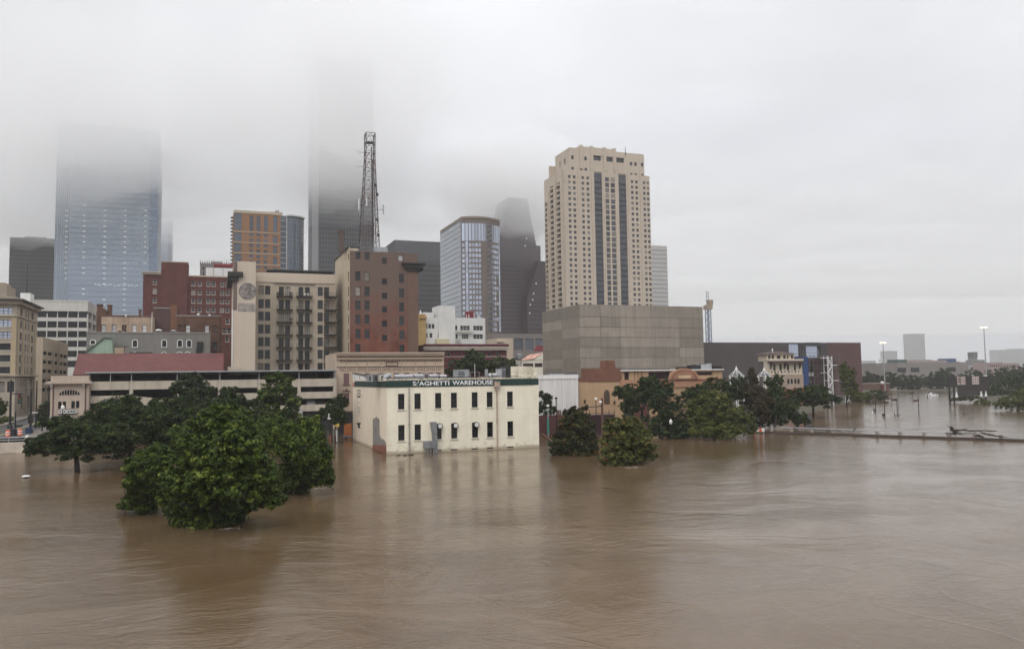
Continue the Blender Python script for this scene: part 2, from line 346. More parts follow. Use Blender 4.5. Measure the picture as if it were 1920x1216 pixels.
def water_material():
    m = bpy.data.materials.new('muddy_flood_water'); m.use_nodes = True
    nt = m.node_tree; nt.nodes.clear(); N = lambda t: nt.nodes.new(t); L = nt.links.new
    out = N('ShaderNodeOutputMaterial'); b = N('ShaderNodeBsdfPrincipled'); L(b.outputs[0], out.inputs[0])
    b.inputs['IOR'].default_value = 1.34
    tc = N('ShaderNodeTexCoord')
    def warp(src, sc, amt):
        n = N('ShaderNodeTexNoise'); n.inputs['Scale'].default_value = sc; n.inputs['Detail'].default_value = 2; L(src, n.inputs['Vector'])
        s1 = N('ShaderNodeVectorMath'); s1.operation = 'SUBTRACT'; s1.inputs[1].default_value = (.5, .5, .5); L(n.outputs['Color'], s1.inputs[0])
        s2 = N('ShaderNodeVectorMath'); s2.operation = 'SCALE'; s2.inputs[3].default_value = amt; L(s1.outputs[0], s2.inputs[0])
        a = N('ShaderNodeVectorMath'); L(src, a.inputs[0]); L(s2.outputs[0], a.inputs[1]); return a.outputs[0]
    w = warp(tc.outputs['Object'], .03, 14); w = warp(w, .16, 1.6); w0 = warp(warp(tc.outputs['Object'], .022, 46), .11, 5)
    def noise(sx, sy, det, rough, rot=math.radians(-14)):
        mp = N('ShaderNodeMapping'); mp.inputs['Rotation'].default_value = (0, 0, rot); mp.inputs['Scale'].default_value = (sx, sy, 1); L(w, mp.inputs[0])
        n = N('ShaderNodeTexNoise'); n.inputs['Scale'].default_value = 1; n.inputs['Detail'].default_value = det; n.inputs['Roughness'].default_value = rough; L(mp.outputs[0], n.inputs['Vector']); return n.outputs[0]
    def mathn(op, a, c):
        k = N('ShaderNodeMath'); k.operation = op
        for i, q in enumerate((a, c)):
            if isinstance(q, (int, float)): k.inputs[i].default_value = q
            else: L(q, k.inputs[i])
        return k.outputs[0]
    # current: calm slicks and choppy patches
    patch = noise(.03, .075, 3, .55)
    chop = N('ShaderNodeMapRange'); chop.inputs[1].default_value = .42; chop.inputs[2].default_value = .62; chop.inputs[3].default_value = .5; chop.inputs[4].default_value = 1.0; L(patch, chop.inputs[0])
    big = noise(.07, .16, 3, .5); mid = noise(.5, .8, 4, .6); sm = noise(2.2, 3.4, 4, .65)
    h = mathn('ADD', mathn('MULTIPLY', big, .06), mathn('MULTIPLY', mathn('ADD', mathn('MULTIPLY', mid, .062), mathn('MULTIPLY', sm, .042)), chop.outputs[0]))
    # thin crest lines where currents shear past each other
    mp = N('ShaderNodeMapping'); mp.inputs['Rotation'].default_value = (0, 0, math.radians(-8)); mp.inputs['Scale'].default_value = (.045, .11, 1); L(w0, mp.inputs[0])
    n = N('ShaderNodeTexNoise'); n.inputs['Scale'].default_value = 1; n.inputs['Detail'].default_value = 1.5; L(mp.outputs[0], n.inputs['Vector'])
    ridge = N('ShaderNodeMapRange'); ridge.interpolation_type = 'SMOOTHSTEP'; ridge.inputs[1].default_value = 0; ridge.inputs[2].default_value = .05; ridge.inputs[3].default_value = .017; ridge.inputs[4].default_value = 0; L(mathn('ABSOLUTE', mathn('SUBTRACT', n.outputs[0], .5), 0), ridge.inputs[0])
    h = mathn('ADD', h, mathn('MULTIPLY', ridge.outputs[0], chop.outputs[0]))
    bp = N('ShaderNodeBump'); bp.inputs['Strength'].default_value = 1.0; bp.inputs['Distance'].default_value = .75; L(h, bp.inputs['Height']); L(bp.outputs[0], b.inputs['Normal'])
    silt = noise(.022, .06, 5, .6)
    cr = N('ShaderNodeValToRGB'); L(silt, cr.inputs[0]); e = cr.color_ramp.elements
    e[0].position = .3; e[0].color = (.082, .051, .024, 1); e[1].position = .7; e[1].color = (.140, .095, .057, 1)
    L(cr.outputs[0], b.inputs['Base Color'])
    b.inputs['Roughness'].default_value = .10
    return m
def make_water():
    gx = np.concatenate([np.linspace(-700, -100, 7), np.arange(-90, 300, 10.0), np.linspace(310, 1400, 12)]); gy = np.concatenate([np.linspace(-300, -20, 4), np.arange(-10, 260, 10.0), np.linspace(270, 620, 8)])
    vs = [(x, y, 0) for y in gy for x in gx]; nx = len(gx)
    fs = [(j * nx + i, j * nx + i + 1, (j + 1) * nx + i + 1, (j + 1) * nx + i) for j in range(len(gy) - 1) for i in range(nx - 1)]
    me = bpy.data.meshes.new('flood_water'); me.from_pydata(vs, [], fs); me.materials.append(water_material())
    o = bpy.data.objects.new('flood_water', me); COL.objects.link(o); tag(o, 'brown swirling flood water covering the bayou and streets', kind='structure')
make_water()

# ------------------------------------------------------------------ low cloud round the tower tops, haze over everything
def vol_mat(name, dens, col=(1, 1, 1), aniso=0.0):
    m = bpy.data.materials.new(name); m.use_nodes = True; nt = m.node_tree; nt.nodes.clear()
    out = nt.nodes.new('ShaderNodeOutputMaterial'); v = nt.nodes.new('ShaderNodeVolumePrincipled')
    v.inputs['Color'].default_value = tuple(col) + (1,); v.inputs['Density'].default_value = dens; v.inputs['Anisotropy'].default_value = aniso
    nt.links.new(v.outputs[0], out.inputs['Volume']); return m
def make_cloud():
    """the ragged underside of the overcast: two overlapping sheets of thin vapour, thicker upward, that swallow the tower tops"""
    from mathutils import noise as mn
    xs = np.unique(np.concatenate([np.linspace(-760, 520, 65), np.linspace(-3600, -760, 14), np.linspace(520, 3600, 14)])); ds = np.unique(np.concatenate([np.linspace(150, 1300, 58), np.linspace(1300, 5200, 16)]))
    def sm(a, b, t): t = min(1, max(0, (t - a) / (b - a))); return t * t * (3 - 2 * t)
    fw = Vector((math.sin(YAW), math.cos(YAW), 0)); nx, ny = len(xs), len(ds); n = nx * ny
    for k, (off, dens) in enumerate(((20, .0034), (42, .0062))):
        top, bot = [], []
        for d in ds:
            for x in xs:
                q = x / d; nz = mn.fractal(Vector((x * .009, d * .009, 3.1 + k * 7)), 1.0, 2.0, 3); nb = mn.fractal(Vector((x * .028, d * .022, 9.7 + k * 5)), 1.0, 2.0, 2)
                lift = 44 * sm(-.24, .05, q) * sm(660, 540, d) + 50 * sm(480, 150, d)      # higher over the sand tower and the bayou
                zb = 124 + off + 15 * nz + 6 * nb + lift - 14 * sm(-.44, -.52, q) - 40 * sm(-.075, -.015, q) * sm(.085, .035, q) * sm(520, 600, d) * sm(1000, 800, d); zb += 95 * sm(1300, 2600, d); zt = max(zb + 30, 190 + 8 * nz + 6 * nb + lift * .8 + 30 * sm(.2, -.25, q))
                p = fw * d + _r0 * x; bot.append((p.x, p.y, zb)); top.append((p.x, p.y, zt))
        fs = []
        for j in range(ny - 1):
            for i in range(nx - 1):
                q = (j * nx + i, j * nx + i + 1, (j + 1) * nx + i + 1, (j + 1) * nx + i); fs.append(q[::-1]); fs.append(tuple(n + a for a in q))
        for i in range(nx - 1): fs += [(i, i + 1, n + i + 1, n + i), tuple((ny - 1) * nx + a for a in (i + 1, i, n + i, n + i + 1))]
        for j in range(ny - 1):
            a, c = j * nx, (j + 1) * nx; fs += [(c, a, n + a, n + c)]; a, c = a + nx - 1, c + nx - 1; fs += [(a, c, n + c, n + a)]
        me = bpy.data.meshes.new('low_cloud'); me.from_pydata(bot + top, [], fs); me.materials.append(vol_mat('cloud_vapour', dens))
        o = bpy.data.objects.new('low_cloud', me); COL.objects.link(o); tag(o, ('thin lowest wisps of grey cloud round the tower tops', 'denser sheet of low grey cloud over the towers')[k], kind='stuff')
make_cloud()
def make_wisps():
    """denser torn scraps of cloud clinging to the upper floors"""
    import bmesh
    from mathutils import noise as mn
    for k, (px, D, z, rx, ry, rz, dens, lb) in enumerate((
            (974, 632, 163, 62, 58, 42, .012, 'cloud scrap round the top of the maroon stepped tower'), (640, 668, 262, 92, 80, 72, .011, 'cloud scrap across the waist of the tall granite tower'),
            (612, 640, 178, 40, 42, 30, .005, 'thin cloud wisp low on the tall granite tower'), (668, 650, 290, 84, 60, 46, .009, 'thin cloud wisp at the head of the tall granite tower'),
            (200, 612, 236, 124, 80, 66, .009, 'cloud scrap round the top of the blue glass tower'), (150, 580, 168, 70, 46, 26, .004, 'thin cloud wisp on the left side of the blue glass tower'), (265, 585, 180, 50, 44, 28, .004, 'thin cloud wisp on the right side of the blue glass tower'),
            (60, 690, 158, 66, 60, 36, .011, 'cloud scrap on the roof of the dark gridded tower'), (312, 880, 232, 50, 60, 52, .010, 'cloud scrap round the slim blue-grey tower'), (930, 600, 158, 50, 50, 24, .003, 'thin cloud wisp left of the maroon stepped tower'))):
        c = P(px, hy(px), D); bm = bmesh.new(); bmesh.ops.create_icosphere(bm, subdivisions=4, radius=1)
        for v in bm.verts:
            d = v.co.normalized(); f = 1 + .34 * mn.fractal(d * 1.6 + Vector((k * 3.7, 0, 0)), 1.0, 2.0, 4); f *= 1 - .12 * max(0, -d.z); q = d * f
            v.co = Vector((c.x, c.y, z)) + _r0 * (q.x * rx) + Vector((_r0.y * -1, _r0.x, 0)) * (q.y * ry) + Vector((0, 0, q.z * rz))
        me = bpy.data.meshes.new('low_cloud'); bm.to_mesh(me); bm.free(); me.materials.append(vol_mat('cloud_scrap', dens)); o = bpy.data.objects.new('low_cloud', me); COL.objects.link(o); tag(o, lb, kind='stuff')
make_wisps()
def make_haze():
    mb = MB(); mb.box(-4600, 5600, -1000, 6600, -4.5, 330)
    o = mb.build('haze', vol_mat('rain_haze', .00017, (1, 1, 1))); tag(o, 'thin grey rain haze over the whole city', kind='stuff')
make_haze()
# ------------------------------------------------------------------ shared surfaces
m_cream = M('cream_painted_brick', (.82, .765, .615), .75, .06, .35, streak=.09, fine=.05, brick=(.7, .16, .02, .96, .88))
m_pink = M('pale_pink_painted_brick', (.78, .67, .53), .75, .06, .3, streak=.08, fine=.05, brick=(.7, .16, .02, .97, .9))
def stain(m, z1=1.5, col=(.20, .15, .10), scale=1.3, thr=.5):
    """flood-line dirt and flaking just above the water, broken up by noise"""
    nt = m.node_tree; N = lambda t: nt.nodes.new(t); L = nt.links.new; b = [n for n in nt.nodes if n.type == 'BSDF_PRINCIPLED'][0]; src = b.inputs['Base Color'].links[0].from_socket
    tc = N('ShaderNodeTexCoord'); sp = N('ShaderNodeSeparateXYZ'); L(tc.outputs['Object'], sp.inputs[0]); n = N('ShaderNodeTexNoise'); n.inputs['Scale'].default_value = scale; n.inputs['Detail'].default_value = 8; n.inputs['Roughness'].default_value = .72; L(tc.outputs['Object'], n.inputs['Vector'])
    h = N('ShaderNodeMapRange'); h.inputs[1].default_value = 0; h.inputs[2].default_value = z1; h.inputs[3].default_value = .22; h.inputs[4].default_value = 0; L(sp.outputs[2], h.inputs[0])
    a = N('ShaderNodeMath'); L(n.outputs[0], a.inputs[0]); L(h.outputs[0], a.inputs[1]); r = N('ShaderNodeMapRange'); r.inputs[1].default_value = thr + .06; r.inputs[2].default_value = thr + .26; r.inputs[4].default_value = .75; L(a.outputs[0], r.inputs[0])
    mx = N('ShaderNodeMix'); mx.data_type = 'RGBA'; L(r.outputs[0], mx.inputs[0]); L(src, mx.inputs[6]); mx.inputs[7].default_value = tuple(col) + (1,); L(mx.outputs[2], b.inputs['Base Color'])
def wet(m):
    """damp silt line where the water has lapped the wall"""
    nt = m.node_tree; N = lambda t: nt.nodes.new(t); L = nt.links.new; b = [n for n in nt.nodes if n.type == 'BSDF_PRINCIPLED'][0]; src = b.inputs['Base Color'].links[0].from_socket
    tc = N('ShaderNodeTexCoord'); sp = N('ShaderNodeSeparateXYZ'); L(tc.outputs['Object'], sp.inputs[0]); n = N('ShaderNodeTexNoise'); n.inputs['Scale'].default_value = .8; n.inputs['Detail'].default_value = 5; L(tc.outputs['Object'], n.inputs['Vector'])
    a = N('ShaderNodeMath'); a.operation = 'MULTIPLY_ADD'; L(n.outputs[0], a.inputs[0]); a.inputs[1].default_value = -.5; L(sp.outputs[2], a.inputs[2]); r = N('ShaderNodeMapRange'); r.inputs[1].default_value = .0; r.inputs[2].default_value = .16; r.inputs[3].default_value = .62; r.inputs[4].default_value = 0; L(a.outputs[0], r.inputs[0])
    mx = N('ShaderNodeMix'); mx.data_type = 'RGBA'; L(r.outputs[0], mx.inputs[0]); L(src, mx.inputs[6]); mx.inputs[7].default_value = (.22, .16, .10, 1); L(mx.outputs[2], b.inputs['Base Color'])
wet(m_cream); wet(m_pink); stain(m_cream, 1.6, (.42, .35, .25), thr=.55); stain(m_pink, 1.6, (.42, .34, .26), thr=.6)
m_green = M('dark_green_band', (.014, .042, .036), .55, .2, .6, streak=.3)
m_dark = M('dark_frame', (.022, .022, .024), .5, .2)
m_black = M('black_iron', (.014, .014, .015), .55, .2)
m_white = M('white_paint', (.74, .73, .70), .6, .06, 1.0, streak=.12)
m_steel = M('galvanised_steel', (.36, .37, .38), .45, .15, 2.0, metal=.4, streak=.2)
m_duct = M('grey_duct_metal', (.20, .205, .21), .5, .2, 1.5, streak=.3)
m_conc = M('beige_concrete', (.46, .405, .33), .85, .10, .4, streak=.2, fine=.05)
m_sill = M('pale_stone_sill', (.62, .57, .48), .8, .1, 1.0, streak=.2)
m_redbrick = M('red_brick', (.13, .045, .033), .85, .2, .5, streak=.15, brick=(.25, .085, .012, .8, 1.15), rand=0)
m_bwnbrick = M('brown_brick', (.115, .058, .038), .85, .25, .4, streak=.2, brick=(.25, .085, .012, .8, 1.1))
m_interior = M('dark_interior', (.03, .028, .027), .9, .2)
m_asphalt = M('asphalt', (.06, .058, .057), .7, .2, .5)
g_dark = GLASS('dark_window_glass', (.010, .0105, .013), .08, .5, spec=.28)
g_grey = GLASS('grey_window_glass', (.022, .024, .027), .08, .6, spec=.38)
g_blue = GLASS('blue_grey_glass', (.10, .12, .15), .05, .35, metal=.25)
g_pale = GLASS('pale_sky_glass', (.44, .48, .56), .08, .2, metal=.75)
g_white = GLASS('window_with_pale_blind', (.55, .55, .54), .25, .25)

def rows_cols(b, face, pxs, pys, pyr, pxr, w, h, kind, frame, pane, skip=(), **k):
    """windows on a facade: column centres in px (read at row pyr), sill heights in py (read at column pxr)"""
    out = []
    for j, py in enumerate(pys):
        for i, px in enumerate(pxs):
            if (i, j) in skip: continue
            if face == 'F': a, z = FU(px, pyr, b.v0), FZ(pxr, py, b.v0)
            else:
                u = b.u0 if face == 'L' else b.u1
                a, z = SV(px, pyr, u), SZ(pxr, py, u)
            out.append(b.win(face, a, z, w, h, kind, frame, pane, **k))
    return out
def block(name, label, cat, pxl, pxr, pyt, D, depth, wall, pxd=None, pyr=None, z0=1.0, **k):
    pxd = pxl if pxd is None else pxd; v = Vat(pxd, D); pyr = pyr or (pyt + hy(pxl)) / 2
    return Bldg(name, label, cat, FU(pxl, pyr, v), FU(pxr, pyr, v), v, v + depth, z0, FZ((pxl + pxr) / 2, pyt, v), wall, **k)
def text_mesh(body, w, h, ext=.05, bold=.02):
    c = bpy.data.curves.new('lettering', 'FONT'); c.body = body; c.size = 1; c.offset = bold; c.extrude = .5; c.resolution_u = 3
    o = bpy.data.objects.new('lettering', c); COL.objects.link(o)
    me = bpy.data.meshes.new_from_object(o); bpy.data.objects.remove(o); bpy.data.curves.remove(c)
    n = len(me.vertices); co = np.empty(n * 3, 'f'); me.vertices.foreach_get('co', co); co = co.reshape(-1, 3)
    lo, hi = co.min(0), co.max(0)
    x = (co[:, 0] - lo[0]) / (hi[0] - lo[0]) * w; z = (co[:, 1] - lo[1]) / (hi[1] - lo[1]) * h; y = -(co[:, 2] + .5) * ext
    me.vertices.foreach_set('co', np.stack([x, y, z], 1).ravel()); me.update()
    return me
def text(parent, name, body, loc, w, h, mat, ext=.05, bold=.02, rz=0):
    me = text_mesh(body, w, h, ext, bold); me.materials.clear(); me.materials.append(mat)
    return link(name, me, parent, loc, rz)

# ------------------------------------------------------------------ the flooded warehouse
def warehouse():
    V0 = Vat(725, CAMH * FPX / (850 - hy(725))); fz = lambda y: FZ(725, y, V0); fu = lambda x: FU(x, 770, V0)
    u0, u1 = fu(725), fu(1010); v1 = SV(662, 770, u0); zt = fz(711.0)
    b = Bldg('warehouse', 'cream painted brick warehouse with green name band standing in the flood', 'warehouse', u0, u1, V0, v1, -2.0, zt, m_cream, parapet=.5)
    hs = fz(738.4) - fz(768)
    cols = [(486, 542), (627, 681), (804, 858), (940, 992), (1118, 1170), (1247, 1298), (1422, 1471)]
    for i, (a, c) in enumerate(cols):
        a, c = 640 + a / 4.571, 640 + c / 4.571; w = .98
        u = FU((a + c) / 2, 755 - (a - 740) * .014, V0)
        b.win('F', u, fz(768), w, hs, 'sash', m_dark, g_dark, .22, sill=m_sill)
        b.win('F', u, fz(827), w, hs, 'sash', m_dark, g_dark, .22, sill=m_sill)
        if i in (2, 3, 4):                                   # round exhaust fans in the window heads
            f = MB(); z = fz(803.5) + .15; c0 = Vector((u + .12, V0, z))
            f.tube(c0 + Vector((0, .1, 0)), c0 + Vector((0, -.5, 0)), .43, .43, 16); fo = f.build('exhaust_fan', m_dark, b.root)
            MB().tube(c0 + Vector((0, -.45, 0)), c0 + Vector((0, -.53, 0)), .34, .30, 16).build('fan_face', m_white, fo)
            MB().tube(c0 + Vector((0, -.525, 0)), c0 + Vector((0, -.56, 0)), .10, .08, 10).build('hub', m_steel, fo)
    b.finish(.35)
    for i in (2, 3, 4, 5, 6):                                # low vents just above the water
        a, c = cols[i]; u = FU(640 + (a + c) / 2 / 4.571, 842, V0)
        MB().box(u - .5, u + .5, V0 - .02, V0 + .05, .12, .30).build('vent_slot', m_dark, b.root)
    # painted side wall skin and sloping side parapet
    sk = MB(); sk.quad((u0 - .03, V0 - .03, -2), (u0 - .03, v1, -2), (u0 - .03, v1, zt), (u0 - .03, V0 - .03, zt))
    sk.quad((u0 - .03, V0 - .03, -2), (u0 - .03, V0 - .03, zt), (u0 + .05, V0 - .03, zt), (u0 + .05, V0 - .03, -2)); sk.build('side_wall', m_pink, b.root)
    rise = 1.15
    MB().extr([(u0 - .05, V0, zt + .02), (u0 - .05, v1, zt + .02), (u0 - .05, v1, zt + rise), (u0 - .05, V0 + 4, zt + .12)], (.35, 0, 0)).build('side_parapet', m_white, b.root)
    cp = MB(); cp.bar((u0 + .12, V0 + 3.6, zt + .17), (u0 + .12, v1 + .1, zt + rise + .07), .55, .14); cp.build('coping', m_dark, b.root)
    for k in range(5):
        q = V0 + 6 + k * (v1 - V0 - 8) / 4; MB().box(u0 - .12, u0 - .055, q - .12, q + .12, zt + .25, zt + .55).build('tie_plate', m_dark, b.root)
    # green band on both faces, with the name
    z0b, z1b = fz(726), fz(713.3)
    g = MB(); g.box(u0 - .10, u1 + .02, V0 - .08, V0 - .002, z0b, z1b); g.box(u0 - .10, u0 - .035, V0, v1 - 2.2, z0b, z1b - .05); g.build('name_band', m_green, b.root)
    MB().box(u0 - .11, u0 - .037, v1 - 2.1, v1 - .1, z0b, z1b - .3).build('faded_band_end', M('faded_red_paint', (.42, .2, .17), .8, .25, 2), b.root)
    zl = fz(723.6); hl = fz(715.2) - zl; mw = M('white_lettering', (.80, .80, .80), .6, .05)
    a0, a1 = fu(774.0), fu(842.5); text(b.root, 'lettering', "S:'AGHETTI", (a0, V0 - .085, zl), a1 - a0, hl, mw, .05, .012)
    a0, a1 = fu(848.5), fu(924.5); text(b.root, 'lettering', 'WAREHOUSE', (a0, V0 - .085, zl), a1 - a0, hl, mw, .05, .012)
    # crumbling coping above the band
    rr = random.Random(3); mc = M('weathered_coping', (.30, .26, .20), .9, .5, 2.5, col2=(.55, .5, .4)); c = MB(); x = u0
    while x < u1 - .1:
        w = min(rr.uniform(.4, 1.3), u1 - x); c.box(x, x + w * .97, V0 - .05 - rr.random() * .05, V0 + .5, z1b + .004, zt + rr.uniform(.0, .14)); x += w
    c.build('brick_coping', mc, b.root)
    MB().box(u0 + .2, u1 - 3.2, V0 + .02, V0 + .6, zt + .15, zt + .26).build('roof_edge', m_dark, b.root)
    # rain pipes
    for px, r in ((767, .09), (931.5, .11)):
        u = fu(px); p = MB(); p.tube((u, V0 - .15, .0), (u, V0 - .15, z0b - .1), r, r, 8)
        for z in (1.5, 4.2, 7): p.box(u - .16, u + .16, V0 - .2, V0 - .01, z, z + .08)
        if px > 900: p.box(u - .45, u + .45, V0 - .5, V0 - .09, z0b - .25, z0b + .65); p.box(u - .28, u + .28, V0 - .4, V0 - .09, z0b - .7, z0b - .25)
        p.build('rain_pipe', M('old_pipe', (.42, .33, .26), .7, .25, 2, streak=.4) if px > 900 else M('grey_pipe', (.33, .31, .27), .7, .3, 2, streak=.4), b.root)
    # stepped quoins at the right corner
    for k in range(7):
        z = fz(722 + k * 6.6) - .35; MB().box(u1 - .72, u1 + .02, V0 - .05, V0 - .003, z - .42, z).build('quoin', m_cream, b.root)
    # grey duct on the wall with its fan box
    d = MB(); ua, ub = fu(805.5), fu(815.5); zt_d, zm, zb = fz(793), fz(815), fz(846)
    d.extr([(ua, V0 - 1.0, zt_d), (ub, V0 - 1.0, zt_d), (ub + .05, V0 - 1.0, zm), (fu(817.5), V0 - 1.0, -.5), (fu(811), V0 - 1.0, -.5), (fu(809), V0 - 1.0, zm)], (0, .95, 0)); do = d.build('vent_duct', m_duct, b.root)
    MB().box(fu(792.5), fu(810), V0 - 1.4, V0 - .1, fz(842), fz(829)).build('fan_box', m_duct, do)
    lg = MB()
    for px in (793.5, 798, 803, 808): lg.bar((fu(px), V0 - 1.3, -1), (fu(px), V0 - 1.3, fz(842)), .1)
    lg.build('stand', m_steel, do)
    # patch of bare render over brick on the side wall, near the corner
    sv = lambda px, py: SV(px, py, u0); sz = lambda px, py: SZ(px, py, u0)
    ys = [(sv(700, 780), sz(700, 845)), (sv(700.5, 780), sz(700.5, 785)), (sv(705, 780), sz(705, 783)), (sv(706.5, 780), sz(706.5, 780)), (sv(708, 780), sz(708, 783)), (sv(712, 780), sz(712, 785)), (sv(712.5, 800), sz(712.5, 816)), (sv(716, 800), sz(716, 822)), (sv(720, 800), sz(720, 823)), (sv(724, 800), sz(724, 829)), (sv(724.5, 800), -.6), (sv(700, 800), -.6)]
    pa = MB(); pa.extr([(u0 - .12, max(V0, y), z) for y, z in ys], (.085, 0, 0)); pa.build('bare_render_patch', M('grey_render', (.24, .22, .20), .9, .25, 1.2, streak=.2), b.root)
    # exposed bricks below the render
    mbk = M('exposed_brick', (.24, .10, .065), .9, .25, 2, rand=.3); me = MB().box(0, .05, -.11, .11, 0, .07).mesh('brick', mbk); ya, yb = V0 + .05, sv(700, 800)
    r_ = 0; z = .02
    while z < 1.35:
        y = ya + (.13 if r_ % 2 else 0)
        while y < yb - .15:
            if z < 1.25 - .8 * ((y - ya) / (yb - ya)) + rr.uniform(-.12, .18): link('brick', me, b.root, (u0 - .155 - rr.random() * .02, y + .12, z))
            y += .245
        z += .085; r_ += 1
    # painted upright sign on the far end of the side wall
    s = MB(); ms = M('faded_sign_paint', (.035, .04, .035), .9, .4, 4)
    ps = lambda px, py: Vector((u0 - .036, sv(px, 770), sz(px, py)))
    cen = ps(673.4, 748); w = abs(sv(676.5, 770) - sv(670.5, 770))
    def dash(px0, py0, px1, py1, t=.10): s.bar(ps(px0, py0), ps(px1, py1), t * 1.7, .012, up=(1, 0, 0))
    for (rx, ry, yc) in ((3.3, 3.2, 734.5), (4.6, 7.5, 744), (3.0, 4.0, 745.5), (1.8, 2.2, 746)):
        pr = None
        for k in range(9):
            t = math.pi * k / 8; q = (673.4 - rx * math.cos(t), yc - ry * math.sin(t))
            if pr: dash(*pr, *q, .10)
            pr = q
    for x in (670.6, 677.0): dash(x, 749, x, 786, .045)
    for y0, y1, xo in ((752, 754, 0), (754.5, 756.5, 0), (762, 766, -1), (762, 766, 1.2), (767.5, 768.6, 0), (770, 772, -.8), (770, 772, .8), (773, 775, 0), (776.5, 779, .3), (780, 781, 0)):
        dash(673.4 + xo, y0, 673.4 + xo + .4, y1, .16)
    dash(670, 787, 670, 791, .10); dash(673, 786, 673, 791, .08); dash(675.5, 786, 675.5, 792, .08)
    dash(669.5, 793.6, 676.5, 793.6, .18); dash(671.5, 796, 671.5, 801, .22); dash(671.5, 796, 675, 797, .2); dash(675, 797, 672, 799, .2); dash(672.5, 799, 675.6, 802, .2)
    s.build('painted_sign', ms, b.root)
    # things standing on the roof
    zr = zt - .45
    def ru(px, v): return FU(px, 708, v)
    def unit(px0, px1, py, dv, dep, mat, label, name='roof_unit', cat='roof unit', extra=None):
        v = V0 + dv; a, c = ru(px0, v), ru(px1, v); zt_ = FZ((px0 + px1) / 2, py, v)
        t = thing(name, label, cat, ((a + c) / 2, v + dep / 2, zr)); MB().box(a, c, v, v + dep, zr + .15, zt_).build('casing', mat, t)
        f = MB(); f.box(a - .06, c + .06, v - .06, v + dep + .06, zt_ + .002, zt_ + .07); f.build('lid', m_steel, t)
        lg = MB()
        for x in (a + .1, c - .1):
            for y in (v + .1, v + dep - .1): lg.box(x - .05, x + .05, y - .05, y + .05, zr, zr + .15)
        lg.build('feet', m_dark, t)
        gm = MB()
        nsl = 5
        for k in range(nsl):
            z = zr + .3 + (zt_ - zr - .45) * k / nsl; gm.box(a + .12, a + (c - a) * .6, v - .03, v - .002, z, z + (zt_ - zr) * .08)
        gm.build('grille', m_dark, t); return t
    unit(690, 699, 702.5, 3.5, 1.6, m_steel, 'grey air conditioner behind the white side parapet of the warehouse roof')
    unit(700.5, 712, 701.5, 4.5, 2.0, m_duct, 'dark grilled cooling unit beside the silver hood on warehouse roof')
    unit(713, 722, 701.5, 3.0, 1.5, M('offwhite_metal', (.6, .57, .5), .6, .1, 2, streak=.3), 'off-white metal box right behind the warehouse corner')
    unit(795, 806, 699.5, 7, 2.2, M('pinkish_metal', (.40, .33, .30), .6, .15, 1, streak=.3), 'pinkish square roof unit above the letters of the warehouse')
    unit(858, 880, 693.2, 7, 2.6, m_steel, 'wide grey roof unit beside the thin white mast')
    unit(939.5, 956, 691, 5, 2.6, M('pale_grey_metal', (.46, .45, .46), .6, .1, 1, streak=.3), 'pale grey tall roof box against the cream stair head')
    t = thing('exhaust_hood', 'tilted silver exhaust hood at the warehouse corner', 'exhaust hood', (ru(727, V0 + 3), V0 + 3, zr)); c0 = Vector((ru(727, V0 + 3), V0 + 3, zr))
    MB().tube(c0, c0 + Vector((0, 0, .9)), .28, .28, 10).build('stack', m_steel, t)
    MB().tube(c0 + Vector((-.3, 0, .75)), c0 + Vector((.35, -.5, 1.15)), .5, .3, 14).build('hood', m_steel, t)
    u = ru(890.5, V0 + 6); t = thing('antenna_mast', 'thin white mast with square frame on warehouse roof', 'mast', (u, V0 + 6, zr)); MB().tube((u, V0 + 6, zr), (u, V0 + 6, FZ(890.5, 681.5, V0 + 6)), .045, .03, 6).build('pole', m_white, t)
    f = MB(); za = FZ(890, 697.5, V0 + 6); a, c = ru(882, V0 + 6), ru(899, V0 + 6)
    f.bar((a, V0 + 6.1, za), (c, V0 + 6.1, za), .06); f.bar((a, V0 + 6.1, zr), (a, V0 + 6.1, za), .06); f.bar((c, V0 + 6.1, zr), (c, V0 + 6.1, za), .06); f.build('frame', m_steel, t)
    u = ru(912, V0 + 5.5); t = thing('roof_flue', 'square grey flue with a white turbine cap beside it', 'flue', (u, V0 + 5.5, zr))
    MB().box(u - .22, u + .22, V0 + 5.3, V0 + 5.7, zr, FZ(912, 692, V0 + 5.5)).build('flue', m_steel, t)
    MB().lathe((ru(919, V0 + 5.5), V0 + 5.5, zr), [(.15, 0), (.15, .7), (.32, .85), (.30, 1.1), (.1, 1.2)], 10).build('turbine_cap', m_white, t)
    v = V0 + 3.2; a, c = ru(957.5, v), ru(1007.5, v)
    ph = MB(); ph.box(a, c - .9, v, v + 4.5, zr, FZ(980, 686.5, v)); ph.box(c - .9, c, v, v + 4.5, zr, FZ(980, 691, v)); ph.build('stair_head', M('stained_cream', (.66, .6, .46), .85, .22, 1.1, streak=.45, col2=(.72, .66, .52)), b.root)
    MB().box(a - .15, a - .01, v - .05, v + 4, zr, FZ(957, 685, v)).build('stair_head_post', m_dark, b.root)
    dk = MB(); v = V0 + 2.5
    dk.bar((ru(899, v), v, zr + .6), (ru(940, v), v, zr + 1.0), .1); dk.bar((ru(840, v), v, zr + .55), (ru(860, v), v, zr + .55), .25, .18)
    dk.build('roof_pipe', m_steel, b.root)
